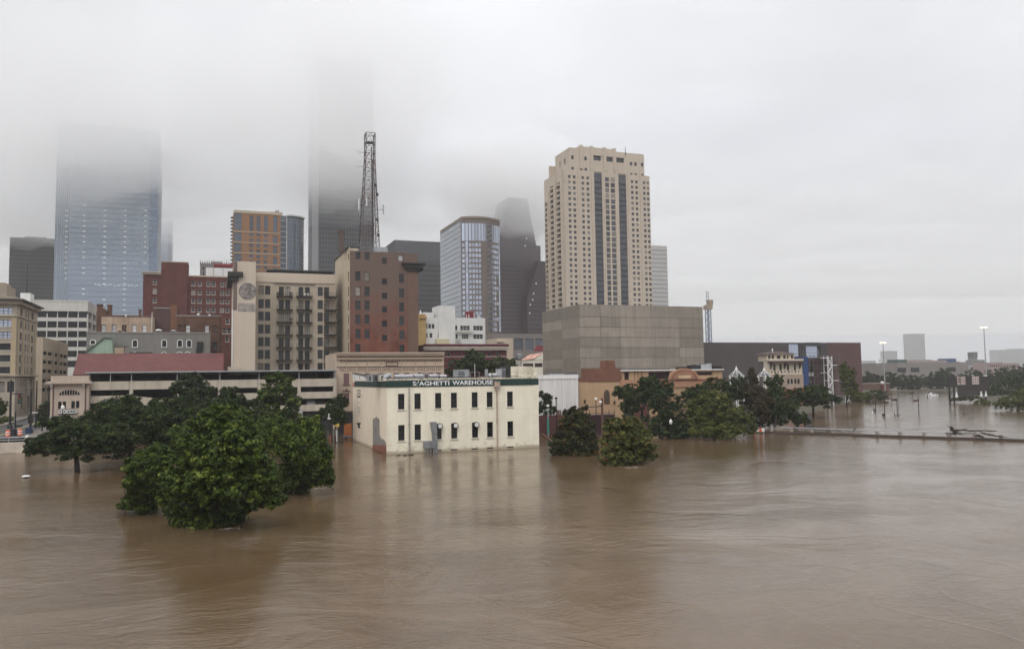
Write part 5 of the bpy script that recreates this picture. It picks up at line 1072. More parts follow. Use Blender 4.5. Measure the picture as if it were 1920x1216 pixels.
# ------------------------------------------------------------------ towers in the middle distance
def mid_towers():
    # orange brick and glass residential tower
    mo = M('orange_brick', (.33, .17, .085), .8, .06, .2); mc = M('cream_band', (.56, .47, .35), .8, .05); D = 480; v0 = Vat(480, D); fu = lambda x: FU(x, 450, v0); fz = lambda y: FZ(500, y, v0)
    b = Bldg('residential_tower', 'orange brick and blue glass apartment tower with flat projecting roof', 'tower', fu(437.5), fu(526), v0, v0 + 28, 1, fz(399.5), mo)
    gb = GLASS('apartment_blue_glass', (.10, .125, .16), .08, .35, metal=.2)
    for (y0, y1) in ((401.5, 434), (438.5, 454.5), (458, 474), (478, 495), (498, 515)):
        b.win('F', fu(446), fz(y1), (fu(452.5) - fu(439)), fz(y0) - fz(y1), 'tall', M('grey_mullion', (.18, .19, .2)), gb, .4, split=False)
        b.win('F', fu(516), fz(y1 + 1.2), fu(520) - fu(512), fz(y0 + 2) - fz(y1), 'tall', M('grey_mullion', (.18, .19, .2)), gb, .4, split=False)
    for px in (471.5, 484.5, 498.5):
        b.win('F', fu(px), fz(434), fu(4 + px) - fu(px - 3.3), fz(405.5) - fz(434), 'tall', M('grey_mullion', (.18, .19, .2)), gb, .4, split=False)
        for y in (444.5, 454.3, 464.3, 474.3, 484.5, 494.5, 504.5, 514.5, 525): b.win('F', fu(px - .3), fz(y), 2.2, 1.9, 'plain', M('grey_mullion', (.18, .19, .2)), gb, .3, split=False)
    b.finish(.5)
    for y in (436.5, 456.3, 476, 496.5, 517): b.box('cream_band', mc, b.u0 - .05, b.u1, v0 - .25, v0 - .004, fz(y + .8), fz(y - .6))
    b.box('cream_top', mc, b.u0 - .1, b.u1, v0 - .3, v0 - .004, fz(402), fz(397)); b.box('penthouse', mc, fu(507), fu(530), v0 + 2, v0 + 14, b.z1 - 1, fz(395))
    for px in (518, 522): MB().tube((fu(px), v0 + 3, fz(395)), (fu(px), v0 + 3, fz(392)), .4, .5, 8).build('roof_vent', m_dark, b.root)
    for y in range(18): zz = fz(408 + y * 6.6); MB().box(b.u0 - 1.5, b.u0 - .01, v0 + 4, v0 + 9, zz, zz + .25).build('balcony', M('grey_mullion', (.18, .19, .2)), b.root)
    # balcony bay and curved glass end
    g = MB(); g.box(fu(526) + .02, fu(537), v0 + 1.2, v0 + 26, 1, fz(402)); g.build('balcony_bay', gb, b.root)
    for k in range(14): zz = fz(414 + k * 9.9); MB().box(fu(526) + .02, fu(536.3), v0 - .2, v0 + 1.19, zz, zz + .35).build('balcony', M('pale_slab', (.5, .49, .48), .8), b.root)
    b.box('white_fin', M('pale_slab', (.5, .49, .48)), fu(536.5), fu(538.5), v0 - .6, v0 + 1.0, 1, fz(402))
    pts = [(fu(538.5) + .01, v0)]; n = 8; w = fu(570) - fu(538.5)
    for k in range(1, n + 1): f = k / n; pts.append((fu(538.5) + w * f, v0 + 6.5 * f * f - 1.2 * math.sin(math.pi * f)))
    pts += [(fu(570), v0 + 25), (fu(538.5) + .01, v0 + 25)]
    MB().prism(pts, 1, fz(403.5)).build('curved_glass_end', M('slate_mullion', (.13, .145, .165), .4), b.root)
    pg = MB(); nz = 30; z0_, z1_ = 10, fz(404.5)
    for k in range(n):
        (xa, ya), (xb, yb) = pts[k], pts[k + 1]
        for j in range(nz):
            za = z0_ + (z1_ - z0_) * j / nz; zb = z0_ + (z1_ - z0_) * (j + .86) / nz
            pg.quad((xa + .12, ya - .08, za), (xb - .12, yb - .08, za), (xb - .12, yb - .08, zb), (xa + .12, ya - .08, zb))
    o = pg.build('pane_grid', GLASS('curved_end_glass', (.14, .165, .20), .08, .0, metal=.35), b.root); o['kind'] = 'stuff'
    MB().prism([(fu(537), v0 - 1.2)] + [(x + (1.0 if i > 4 else 0), y - 1.4) for i, (x, y) in enumerate(pts[1:n + 1])] + [(fu(571.5), v0 + 25), (fu(537), v0 + 25)], fz(403.5) + .01, fz(401)).build('roof_slab', M('pale_slab', (.5, .49, .48)), b.root)
    for k in range(16): zz = fz(412 + k * 7.5); MB().box(fu(570), fu(572), v0 + 8, v0 + 12, zz, zz + 2).build('side_balcony', m_bwnbrick, b.root)
    # grey granite giant, its head lost in cloud
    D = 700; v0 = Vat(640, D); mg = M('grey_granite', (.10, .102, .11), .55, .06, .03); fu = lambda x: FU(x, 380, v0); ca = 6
    t = thing('office_tower', 'very tall grey granite tower with its head lost in the cloud', 'tower', (fu(640), v0 + 20, 1)); zt = FZ(645, 112, v0); pts = [(fu(597.5), v0), (fu(700), v0), (fu(700) + 4, v0 + 40), (fu(588), v0 + 42), (fu(588) + .5, v0 + 14)]
    MB().prism(pts, 1, zt).build('wall', mg, t)
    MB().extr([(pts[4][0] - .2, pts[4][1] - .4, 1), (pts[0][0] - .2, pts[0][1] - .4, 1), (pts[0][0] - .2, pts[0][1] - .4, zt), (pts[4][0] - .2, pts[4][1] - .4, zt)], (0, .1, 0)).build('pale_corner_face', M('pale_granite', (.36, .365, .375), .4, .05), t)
    pane_grid(t, 'F', v0 - .06, pts[0][0] + .8, pts[1][0] - .8, 6, zt - 4, 20, 68, GLASS('granite_tower_glass', (.035, .037, .042), .08, .3), .42, .5)
    # low dark grey flat-topped tower
    b = block('office_tower', 'dark grey flat-topped tower between the mast and the rounded tower', 'tower', 740, 838, 452, 600, 40, M('charcoal_panel', (.072, .074, .08), .45, .08, .05), pyr=520); b.finish()
    pane_grid(b.root, 'F', b.v0 - .06, b.u0 + .5, b.u1 - .5, 8, b.z1 - 17, 16, 24, GLASS('charcoal_glass', (.05, .05, .056), .12, .3), .97, .62)
    b.box('dark_crown', M('charcoal_crown', (.10, .103, .11), .4), b.u0 - .05, b.u1, b.v0 - .2, b.v0 - .004, b.z1 - 15, b.z1 - .3)
    # rounded tower: flat glass flank and bowed stone front
    D = 470; v0 = Vat(868, D); mst = M('grey_brown_stone', (.20, .165, .145), .7, .08, .2); fu = lambda x: FU(x, 500, v0); fz = lambda y: FZ(905, y, v0); u0 = fu(866); u1 = fu(942); v1 = SV(826, 500, u0)
    t = thing('rounded_tower', 'bow-fronted tower with pale window grid and flat glass flank', 'tower', ((u0 + u1) / 2, v0 + 15, 1)); n = 14; bow = 5.5; zt = fz(412)
    arc = [(u0 + (u1 - u0) * k / n, v0 - bow * math.sin(math.pi * k / n) + 4.0 * (k / n)) for k in range(n + 1)]
    MB().prism(arc + [(u1, v1), (u0, v1)], 1, zt).build('wall', mst, t)
    gp = M('grey_flank_frame', (.16, .17, .18), .4)
    MB().box(u0 - .12, u0 - .003, arc[0][1] + .5, v1, 1, zt - .6).build('glass_flank_frame', gp, t)
    pane_grid(t, 'L', u0 - .2, arc[0][1] + 1, v1 - .3, 3, zt - 1.5, 22, 34, GLASS('flank_glass', (.36, .39, .43), .06, .0, metal=.8), .95, .9, .004)
    rows = [(421, 453.5)] + [(458 + k * 9.75, 464.5 + k * 9.75) for k in range(17)]
    cache = {}
    for k in range(n):
        if k == 0: pass
        (xa, ya), (xb, yb) = arc[k], arc[k + 1]; ang = math.atan2(yb - ya, xb - xa); wl = math.hypot(xb - xa, yb - ya); cxm, cym = (xa + xb) / 2, (ya + yb) / 2
        for j, (y0, y1) in enumerate(rows):
            if j > 0 and k in (6, 7): continue
            if j > 5 and k == 12 and j % 3: continue
            h = round(fz(y0) - fz(y1), 2); w = round(wl * (.72 if j else .8), 2); tall = k in (1, 13) and j > 0
            if tall: h = round(h + 1.2, 2)
            key = (w, h)
            if key not in cache: m_ = MB(); m_.box(-w / 2, w / 2, -.06, 0, 0, h); cache[key] = m_.mesh('window', g_pale)
            nv = Vector((math.sin(ang), -math.cos(ang), 0)) * .03
            link('window', cache[key], t, (cxm + nv.x, cym + nv.y, fz(y1)), ang)
    MB().prism([(x, y - .5) for x, y in arc] + [(u1, v1), (u0, v1)], zt + .003, zt + 1.2).build('cornice', M('brown_cornice', (.28, .225, .18), .7), t)
    MB().prism([(u0 + 2 + (u1 - u0 - 10) * k / 8, v0 + 5 - 2 * math.sin(math.pi * k / 8)) for k in range(9)] + [(u1 - 8, v1 - 10), (u0 + 2, v1 - 10)], zt + 1.21, fz(405.5)).build('penthouse', M('tan_penthouse', (.42, .33, .25), .8), t)
    # stepped maroon tower fading into cloud
    D = 650; v0 = Vat(980, D); mm = M('maroon_granite', (.078, .050, .054), .5, .08, .05); fu = lambda x: FU(x, 520, v0); fz = lambda y: FZ(980, y, v0)
    t = thing('stepped_tower', 'dark maroon stepped gable tower fading into the cloud', 'tower', (fu(985), v0 + 20, 1))
    MB().box(fu(943), fu(1023), v0 + 10, v0 + 45, 1, fz(455)).build('wall', mm, t)
    for k in range(9):
        a = 947 + k * 2.2; c = 1016 - k * 1.8
        MB().box(fu(a), fu(c), v0 + 12, v0 + 42, fz(455 - k * 10) + .01, fz(445 - k * 10)).build('gable_step', mm, t)
    MB().box(fu(988), fu(1030), v0, v0 + 9.9, 1, fz(560)).build('front_mass', mm, t)
    for k in range(9): MB().box(fu(989 + k * 2.5), fu(1030), v0 + .1, v0 + 9.8, fz(560 - k * 8) + .01, fz(552 - k * 8)).build('gable_step', mm, t)
    me = MB().box(-.5, .5, -.05, 0, 0, 1.3).mesh('lamp', M('gable_lamp', (.9, .85, .8), .5, 0, emit=(1, .95, .85), estr=.25))
    for px, y in ((988.5, 448), (985.5, 462), (1000, 551), (998, 563), (993.5, 572), (1005, 532), (992, 588)): link('lamp', me, t, (fu(px), v0 - .1, fz(y)))
    o = pane_grid(t, 'F', v0 + 9.9, fu(944), fu(987), 8, fz(462), 14, 32, GLASS('maroon_glass', (.05, .04, .044), .1, .3), .6, .55); o2 = pane_grid(t, 'F', v0 - .07, fu(989), fu(1029), 8, fz(562), 13, 18, GLASS('maroon_glass', (.05, .04, .044)), .6, .55, seed=3)
mid_towers()
# ------------------------------------------------------------------ low blocks behind the warehouse
def centre_low():
    # white painted building with yellow slice and roof tank
    v0 = Vat(840, 300); mw = M('white_painted_block', (.68, .67, .64), .75, .05, .3, streak=.14); fu = lambda x: FU(x, 610, v0); fz = lambda y: FZ(850, y, v0)
    b = Bldg('white_building', 'white painted block with taller stair tower and dark grid windows', 'building', fu(797), fu(910), v0, v0 + 16, 1, fz(595.5), mw)
    for px in (799, 805.5, 812): b.win('F', fu(px), fz(616), 1.0, 1.7, 'plain', m_dark, g_grey, .25)
    for px in (799, 808, 823): b.win('F', fu(px), fz(633), 1.0, 1.7, 'plain', m_dark, g_grey, .25)
    for px in (832.7, 837.6):
        for y in (616, 633): b.win('F', fu(px), fz(y), .75, 1.7, 'plain', m_dark, g_dark, .25)
    for y in (619, 635): b.win('F', fu(896.5), fz(y), 3.9, 1.8, 'triple', mw, g_grey, .25); b.win('F', fu(872), fz(y), 3.9 if y < 630 else 2.6, 1.8, 'triple', mw, g_grey, .25)
    b.win('F', fu(855.5), fz(619), .8, 1.8, 'plain', m_dark, g_dark, .25); b.win('F', fu(856), fz(635), .8, 1.8, 'plain', m_dark, g_dark, .25)
    b.finish(.3); b.box('stair_tower', mw, fu(822), fu(853), v0 - .4, v0 + 9, 1, fz(573.5)); b.box('roof_room', mw, fu(797), fu(817.5), v0 + 3, v0 + 9, fz(595.5) - .5, fz(585))
    for y, p0, p1 in ((622, 853.5, 886), (638, 853.5, 862)):
        o = MB().box(fu(p0), fu(p1), v0 - 1.5, v0 - .42, fz(y), fz(y - 1)).build('balcony', m_conc, b.root); r = MB()
        for zz in (.5, 1.0): r.bar((fu(p0), v0 - 1.45, fz(y) + zz), (fu(p1), v0 - 1.45, fz(y) + zz), .06)
        for k in range(9): x = fu(p0) + (fu(p1) - fu(p0)) * k / 8; r.bar((x, v0 - 1.45, fz(y)), (x, v0 - 1.45, fz(y) + 1.0), .05)
        r.build('railing', m_steel, o)
    t = thing('red_tank', 'dark red rooftop tank box with white pipes on the white block', 'tank', (fu(887), v0 + 4, fz(595.5) - .6)); MB().lathe((fu(887), v0 + 4, fz(595.5) - .6), [(1.9, 0), (1.95, .3), (1.95, 3.2), (1.7, 3.4)], 16).build('tank', M('tank_red', (.26, .015, .02)), t)
    for px in (876.5, 881.5, 891.5, 898.5, 901): MB().tube((fu(px), v0 + 1.5, fz(596)), (fu(px), v0 + 1.5, fz(584.5 if px in (891.5,) else 588)), .14, .14, 6).build('white_pipe', m_white, t)
    b2 = Bldg('yellow_building', 'narrow yellow ochre front with a crenellated top beside the white block', 'building', fu(784), fu(796.7), v0 - 1.5, v0 + 10, 1, fz(594), M('yellow_ochre', (.40, .27, .11), .8, .1, .4, streak=.15))
    for y in (605, 616, 628): b2.win('F', fu(787), fz(y), .9, 1.4, 'board', None, M('ochre_shutter', (.36, .24, .09)), .1, split=False)
    b2.finish(.15)
    for k in range(4): x = fu(784.5 + k * 3.4); MB().box(x - .3, x + .3, v0 - 1.6, v0 - .9, fz(594) + .003, fz(594) + .8).build('merlon', M('yellow_ochre', (.40, .27, .11)), b2.root)
    b2.box('cornice', M('ochre_cornice', (.42, .26, .09), .8), fu(783), fu(798), v0 - 2.0, v0 - 1.51, fz(598), fz(594)); MB().lathe((fu(788.5), v0, fz(591)), [(.5, 0), (.35, .8), (.1, 1.8)], 8).build('finial', m_white, b2.root)
    b2.box('small_annex', M('pale_yellow', (.58, .50, .33), .8, .05), fu(815), fu(838), v0 - 3, v0 - .45, 1, fz(636))
    # maroon fascia building with stone cornice
    v0 = Vat(870, 236); fu = lambda x: FU(x, 655, v0); fz = lambda y: FZ(880, y, v0); mm = M('maroon_fascia', (.085, .014, .022), .6, .1); ms = M('grey_stone_cornice', (.40, .34, .28), .85, .15, .6, streak=.2)
    b = Bldg('maroon_building', 'low building with maroon fascia over a stone cornice, behind the dark tree', 'building', fu(798), fu(950), v0, v0 + 15, 0, fz(645.5), M('maroon_wall', (.10, .02, .026), .7, .15))
    for px in (811, 826, 841, 874, 888, 903, 918, 933): b.win('F', fu(px), fz(668), .9, 1.3, 'plain', ms, g_dark, .15)
    b.finish(.2)
    b.box('fascia', mm, fu(794), fu(950) + .3, v0 - 1.2, v0 - .005, fz(650), fz(645)); b.box('cornice', ms, fu(793), fu(951), v0 - 1.0, v0 - .006, fz(656.5), fz(650) - .004); b.box('cornice_lip', M('pale_lip', (.60, .55, .48), .8), fu(792), fu(952), v0 - 1.25, v0 - 1.005, fz(652), fz(650.4)); b.box('stone_band', ms, fu(830), fu(951), v0 - .2, v0 - .006, fz(669), fz(667.6))
    # pale stone box and pavilion with large blue panes
    b = block('stone_box', 'plain pale stone box building beside the blue glazed pavilion', 'building', 932, 962, 634, 285, 12, M('pale_tan_stone', (.53, .44, .34), .8, .05, .3), pyr=650); b.finish(); b.box('ledge', b.wm, b.u0 - .3, FU(945, 640, b.v0), b.v0 - .5, b.v0 - .004, FZ(940, 641, b.v0), FZ(940, 640, b.v0))
    b = block('glazed_pavilion', 'low grey hall with large square blue panes', 'building', 925, 1021, 625.5, 330, 16, M('taupe_stone', (.21, .18, .165), .8, .06, .2), pyr=645)
    for px in (972.5, 992.7, 1012.3): b.win('F', FU(px, 645, b.v0), FZ(990, 656, b.v0), 4.0, 5.0, 'plain', M('taupe_frame', (.15, .135, .13)), g_pale, .4)
    b.finish(.6)
    # shed with rusty red roof
    v = Vat(990, 215); t = thing('rusty_roof_shed', 'cream shed with a streaked rusty red lean-to roof', 'shed', (FU(995, 690, v), v + 3, 0)); p = lambda px, py, dv=0: Vector((FU(px, py, v + dv), v + dv, FZ(px, py, v + dv)))
    rr = M('rusty_red_sheet', (.40, .16, .12), .7, .3, .9, col2=(.55, .35, .28), streak=.3)
    a = p(1003, 673); MB().extr([p(977, 675), p(1001, 671.5), p(1018, 660.5, 3), p(992, 664.5, 3)], (0, 0, -.15)).build('roof', rr, t); MB().extr([p(1000, 658, 5), p(1018, 658, 5), p(1018, 648, 5), p(1008, 647, 5)], (0, .5, 0)).build('roof_gable', M('dark_red_gable', (.20, .04, .045), .7), t)
    mc = M('cream_shed', (.62, .58, .48), .8, .08, .5, streak=.15); w = MB(); wallface(w, 'F', v + .2, FU(962, 690, v), FU(1018.5, 690, v), 0, FZ(990, 675.5, v), [(FU(991, 684, v), FZ(990, 688, v), 3.0, 1.1), (FU(1010.5, 684, v), FZ(990, 688, v), 2.3, 1.1)], .3); w.build('wall', mc, t)
    MB().extr([p(1001.5, 674.6, .2), p(1018.3, 674.6, .2), p(1018.3, 662, .2)], (0, .2, 0)).build('gable_wall', mc, t)
    for px, w_ in ((991, 3.0), (1010.5, 2.3)): MB().box(FU(px, 684, v) - w_ / 2, FU(px, 684, v) + w_ / 2, v + .4, v + .45, FZ(990, 688, v), FZ(990, 681, v)).build('opening', M('maroon_dark', (.04, .015, .02)), t)
    MB().box(FU(966, 690, v), FU(1018, 690, v), v + 6, v + 6.3, 0, FZ(990, 676, v)).build('back_wall', mc, t)
    v2 = v - 3; x = FU(974, 675, v2); tf = thing('yard_fan', 'round grey rooftop fan on legs beside the rusty roof', 'fan', (x, v2, 0)); MB().lathe((x, v2, FZ(974, 673, v2)), [(.5, 0), (.85, .2), (.85, 1.2), (.6, 1.5)], 12).build('drum', m_duct, tf); lg = MB()
    for k in range(4): lg.bar((x + .5 * math.cos(k * 1.57), v2 + .5 * math.sin(k * 1.57), 0), (x + .5 * math.cos(k * 1.57), v2 + .5 * math.sin(k * 1.57), FZ(974, 673, v2)), .1)
    lg.build('stand', m_dark, tf)
centre_low()
def concrete_hall():
    D = 255; v0 = Vat(1088, D); u0 = FU(1088, 640, v0); u1 = FU(1319, 640, v0); v1 = SV(1018, 640, u0); zt = FZ(1088, 571, v0); fz = lambda y: FZ(1088, y, v0)
    core = M('hall_joint', (.11, .095, .08), .9, .1); pm = M('board_marked_concrete', (.265, .23, .19), .88, .09, .3, streak=.22, rand=.2, fine=.07)
    b = Bldg('concrete_hall', 'huge windowless hall of big brown-grey concrete panels', 'building', u0, u1, v0, v1, 1, zt - .1, core); b.finish()
    ys = [570.3, 594, 613, 632, 651.5, 671, 690, 709, 728, 747]
    xs = [u0] + [FU(px, 640, v0) for px in (1126, 1163.5, 1221, 1274)] + [u1]; r2 = random.Random(4)
    for j in range(len(ys) - 1):
        for i in range(5):
            pr = .10 + r2.random() * .05; x0, x1 = xs[i] + (.03 if i else -.1), xs[i + 1] - .03
            MB().box(x0, x1, v0 - pr, v0 - .005, max(1, fz(ys[j + 1]) + .12), fz(ys[j])).build('panel', pm, b.root)
        vs = [v0 - .08, SV(1055, 640, u0), v1]
        for i in range(2): MB().box(u0 - .12 - r2.random() * .04, u0 - .005, vs[i] + .03, vs[i + 1] - .03, max(1, fz(ys[j + 1]) + .05), fz(ys[j])).build('panel', pm, b.root)
    for k in range(4): x = u0 + 4 + k * 10; MB().box(x, x + 1.2, v0 + 3, v0 + 4.2, zt - .8, zt + .15).build('roof_hatch', m_steel, b.root)
concrete_hall()
def tan_tower():
    D = 450; v0 = Vat(1060, D); fu = lambda x, y=450: FU(x, y, v0); zr = lambda y: FZ(1140, y, v0)
    ms = M('sand_precast', (.58, .49, .395), .8, .05, .08, streak=.06); md = M('charcoal_strip', (.085, .09, .105), .4, .1, .2); gw = GLASS('tower_window_glass', (.06, .06, .068), .07, .5)
    u0, u1 = fu(1060, 460), fu(1221, 460); v1 = SV(1022, 460, u0)
    b = Bldg('tan_tower', 'tall sand coloured apartment tower with two dark vertical strips and stepped crown', 'tower', u0, u1, v0, v1, 1, FZ(1215, 330, v0), ms)
    rows = [336.5 + k * 10.18 for k in range(25)]; fr = M('bronze_frame', (.10, .085, .08))
    for y in rows:
        for px in (1069.8, 1078.9, 1095, 1104.4, 1187.8, 1196, 1210.4, 1217.6): b.win('F', fu(px), FZ(1140, y + 3.2, v0), 1.7, 1.75, 'board', None, gw, .3, split=False)
        for px in (1140.3, 1151.2): b.win('F', fu(px), FZ(1140, y + 4.2, v0), 2.75, 2.6, 'board', None, gw, .22, split=False)
    zt_s, zb_s = FZ(1140, 317, v0), FZ(1140, 590, v0)
    for c in (1123.8, 1169.3):
        b.h['F'].append((fu(c), zb_s, 5.0, b.z1 - zb_s - .01))
        s = MB().box(fu(c) - 2.5, fu(c) + 2.5, v0 + .6, v0 + .8, zb_s, FZ(1140, 316, v0)).build('dark_strip', md, b.root)
        for y in rows: MB().box(fu(c) - 2.48, fu(c) + 2.48, v0 + .12, v0 + .59, FZ(1140, y + 6.5, v0), FZ(1140, y + 5.0, v0)).build('spandrel', M('charcoal_spandrel', (.055, .058, .066), .4), s)
    # balcony flank
    nb = [(1025.5, 4.5), (1036, 5.0), (1048, 5.5)]
    for px, w in nb: b.h['L'].append((SV(px, 460, u0), 10, w, b.z1 - 24 if px < 1030 else b.z1 - 16))
    b.finish(1.6)
    for px, w in nb:
        a = SV(px, 460, u0); zt_ = 10 + (b.z1 - 24 if px < 1030 else b.z1 - 16)
        MB().box(u0 + 1.6, u0 + 1.7, a - w / 2, a + w / 2, 10, zt_).build('flank_glazing', gw, b.root)
        for y in rows:
            z = FZ(1060, y + 6, v0)
            if z > zt_ - 1.5 or z < 12: continue
            MB().box(u0 - .35, u0 + 1.59, a - w / 2 - .1, a + w / 2 - .6, z, z + 1.0).build('balcony', ms, b.root)
    for px in (1030, 1042, 1056): a = SV(px, 460, u0); MB().box(u0 - .6, u0 - .004, a - 1.0, a + 1.0, 1, b.z1 - (8 if px < 1035 else 0)).build('pier', ms, b.root)
    for px in (1061.5, 1086.5, 1112, 1135.2, 1157, 1180.5, 1203.5): MB().box(fu(px) - .45, fu(px) + .45, v0 - .35, v0 - .004, 1, FZ(1140, 318, v0)).build('pilaster', ms, b.root)
    # stepped crown
    c0, c1 = FU(1068, 300, v0 + .0), FU(1207.5, 300, v0); vc1 = SV(1041, 300, c0); zc0, zc1 = b.z1 + .01, FZ(1140, 283, v0)
    c = Bldg('x', '', '', c0, c1, v0 + .02, vc1, b.z1 - .02, zc1, ms, root=b.root)
    for y in (304.5, 325.5):
        for px in (1073.5, 1089.5, 1098, 1183, 1191.5, 1204): c.win('F', FU(px, 300, v0), FZ(1140, y + (0 if px < 1150 else 2), v0), 1.7, 2.2, 'board', None, gw, .3, split=False)
    for a0, a1 in ((1112, 1127), (1131, 1149), (1155, 1170)): c.win('F', FU((a0 + a1) / 2, 300, v0), FZ(1140, 303, v0), FU(a1, 300, v0) - FU(a0, 300, v0), 3.4, 'board', None, gw, .9, split=False, name='crown_opening')
    for a, w in ((SV(1058.5, 300, c0), 2.5), (SV(1050, 300, c0), 2.0)): c.win('L', a, FZ(1068, 303, v0), w, 3.6, 'board', None, gw, .4, split=False)
    c.finish(1.0)
    for c_ in (1123.8, 1169.3): pass
    for px in (1089.5, 1109, 1133.5, 1152): x = FU(px, 280, v0); MB().box(x - .9, x + .9, v0 - .4, v0 + 1.2, zc1 - 12, zc1 + 1.9).build('crown_pier', ms, b.root)
    b.box('crown_step', ms, FU(1086, 280, v0), FU(1152, 280, v0), v0 + .6, v0 + 20, zc1 + .01, FZ(1120, 276.5, v0)); b.box('crown_ledge', ms, FU(1109, 290, v0), FU(1170, 290, v0), v0 - .3, v0 + .015, FZ(1140, 294, v0), FZ(1140, 287.5, v0))
    MB().tube((FU(1172.5, 285, v0), v0, zc1 - 2), (FU(1172.5, 285, v0), v0, zc1 + 3.5), .25, .12, 6).build('roof_mast', m_dark, b.root)
    s = MB(); va, vb_ = SV(1041, 320, c0), SV(1029, 330, u0); s.box(u0 + .01, u0 + 8, va, vb_, b.z1 - 1, SZ(1035, 308, u0)); s.build('side_shoulder', ms, b.root)
    # pale tower behind
    b = block('pale_tower', 'pale banded office tower just behind the tall sand tower', 'tower', 1215, 1252, 460.5, 640, 30, M('pale_concrete', (.52, .50, .48), .8, .04, .1), pyr=520); b.finish()
    pane_grid(b.root, 'F', b.v0 - .05, b.u0 + .5, b.u1 - .5, 10, b.z1 - 2, 2, 30, GLASS('pale_tower_glass', (.36, .36, .37), .2, .1), .98, .35)
tan_tower()
def right_blocks():
    # long white flat-roofed wall building
    v0 = Vat(1040, 158); fu = lambda x: FU(x, 735, v0); fz = lambda y: FZ(1048, y, v0); mw = M('chalky_white_wall', (.64, .62, .60), .85, .07, .35, streak=.3, fine=.05)
    b = Bldg('white_hall', 'long chalky white blank-walled building right behind the warehouse end', 'building', fu(985), fu(1084.5), v0, v0 + 16, -1, fz(703), mw, parapet=.3); b.finish()
    b.box('coping', M('white_coping', (.7, .69, .67), .8, .05, 1, streak=.1), b.u0 - .1, b.u1, v0 - .12, v0 - .004, fz(710), fz(702.3))
    for px in (1040, 1056, 1083): MB().box(fu(px) - .06, fu(px) + .06, v0 - .1, v0 - .003, -1, fz(711)).build('rain_pipe', m_white, b.root)
    for px, w, lb in ((1044, 3.2, 'flat grey roof unit on the white hall near its middle'), (1075, 1.5, 'dark squat roof unit at the restaurant end of the white hall')):
        v = v0 + 3; x = FU(px, 700, v); t = thing('roof_unit', lb, 'roof unit', (x, v, fz(703) - .3)); MB().box(x - w / 2, x + w / 2, v, v + 1.5, fz(703) - .3, fz(699)).build('casing', m_duct if px > 1060 else m_steel, t); MB().box(x - w / 2 - .08, x + w / 2 + .08, v - .08, v + 1.58, fz(699) + .003, fz(698.5)).build('lid', m_dark, t)
    # tan restaurant with brown stepped parapet and curved pediment
    v0 = Vat(1150, 164); fu = lambda x: FU(x, 740, v0); fz = lambda y: FZ(1150, y, v0); mt = M('tan_stucco', (.43, .285, .17), .85, .06, .4, streak=.12); mb_ = M('brown_tile_roof', (.165, .075, .05), .85, .15, .8); mo = M('orange_stucco', (.38, .21, .13), .85, .08, .4, streak=.1)
    b = Bldg('tan_restaurant', 'tan stucco building with arched window, brown stepped parapet and curved pediment', 'building', fu(1085.5), fu(1352), v0, v0 + 18, -1, fz(714), mt, parapet=.2)
    b.finish(); zt = fz(714)
    cx, zb, zt_ = fu(1137.5), fz(755), fz(731); hw = .52
    def arch(e, d0, d1, mat, name, par=None):
        pts = [(cx - hw - e, v0 - d0, zb - e), (cx + hw + e, v0 - d0, zb - e)] + [(cx + (hw + e) * math.cos(math.pi * k / 10), v0 - d0, zt_ - .9 + (.9 + e) * math.sin(math.pi * k / 10)) for k in range(11)]
        return MB().extr(pts, (0, d0 - d1, 0)).build(name, mat, par or b.root)
    o = arch(.14, .1, .003, mb_, 'arched_window'); arch(0, .115, .101, M('brown_pane', (.07, .05, .04), .5), 'pane', o)
    for px, y0, y1, h0 in ((1087, 1102, 707, 714), (1102, 1163, 690, 715)): b.box('brown_parapet', mb_, fu(px), fu(y0), v0 - .1, v0 + 3, fz(h0), fz(y1))
    MB().extr([(fu(1137), v0 - .12, fz(690)), (fu(1155), v0 - .12, fz(690)), (fu(1153.3), v0 - .12, fz(675)), (fu(1139), v0 - .12, fz(675))], (0, 3, 0)).build('brown_chimney', mb_, b.root)
    MB().extr([(fu(1163), v0 - .1, fz(690)), (fu(1163), v0 - .1, fz(715)), (fu(1168), v0 - .1, fz(715))], (0, 3, 0)).build('brown_slope', mb_, b.root)
    # upper flat-roofed storey, set back
    v = v0 + 3.5; fu2 = lambda x: FU(x, 700, v); fz2 = lambda y: FZ(1250, y, v); up = MB(); wallface(up, 'F', v, fu2(1163), fu2(1354), zt - .3, fz2(694.5), [(fu2(1175), fz2(713), 1.1, 2.0), ((fu2(1216) + fu2(1256)) / 2, fz2(712), fu2(1256) - fu2(1216), 1.75), ((fu2(1298) + fu2(1336)) / 2, fz2(704), fu2(1336) - fu2(1298), .7)], .4); up.box(fu2(1163), fu2(1354), v + .8, v + 9, zt - .3, fz2(694.6)); up.build('upper_wall', mt, b.root)
    for (p0, p1, ya, yb) in ((1216, 1256, 712, 695.5), (1298, 1336, 704, 697), (1171, 1180, 713, 697)): MB().box(fu2(p0), fu2(p1), v + .42, v + .5, fz2(ya), fz2(yb)).build('dark_opening', M('maroon_dark', (.04, .015, .02)), b.root)
    b.box('roof_edge', m_white, fu2(1160), fu2(1355), v - .6, v + 9.2, fz2(694.5) + .005, fz2(692.5)); b.box('gutter', m_dark, fu2(1162), fu2(1260), v + 1, v + 3, fz2(692.5) + .004, fz2(690.5))
    for px in (1190, 1196, 1203): MB().box(fu2(px) - .06, fu2(px) + .06, v - .1, v - .004, zt, fz2(695)).build('pipe', mb_, b.root)
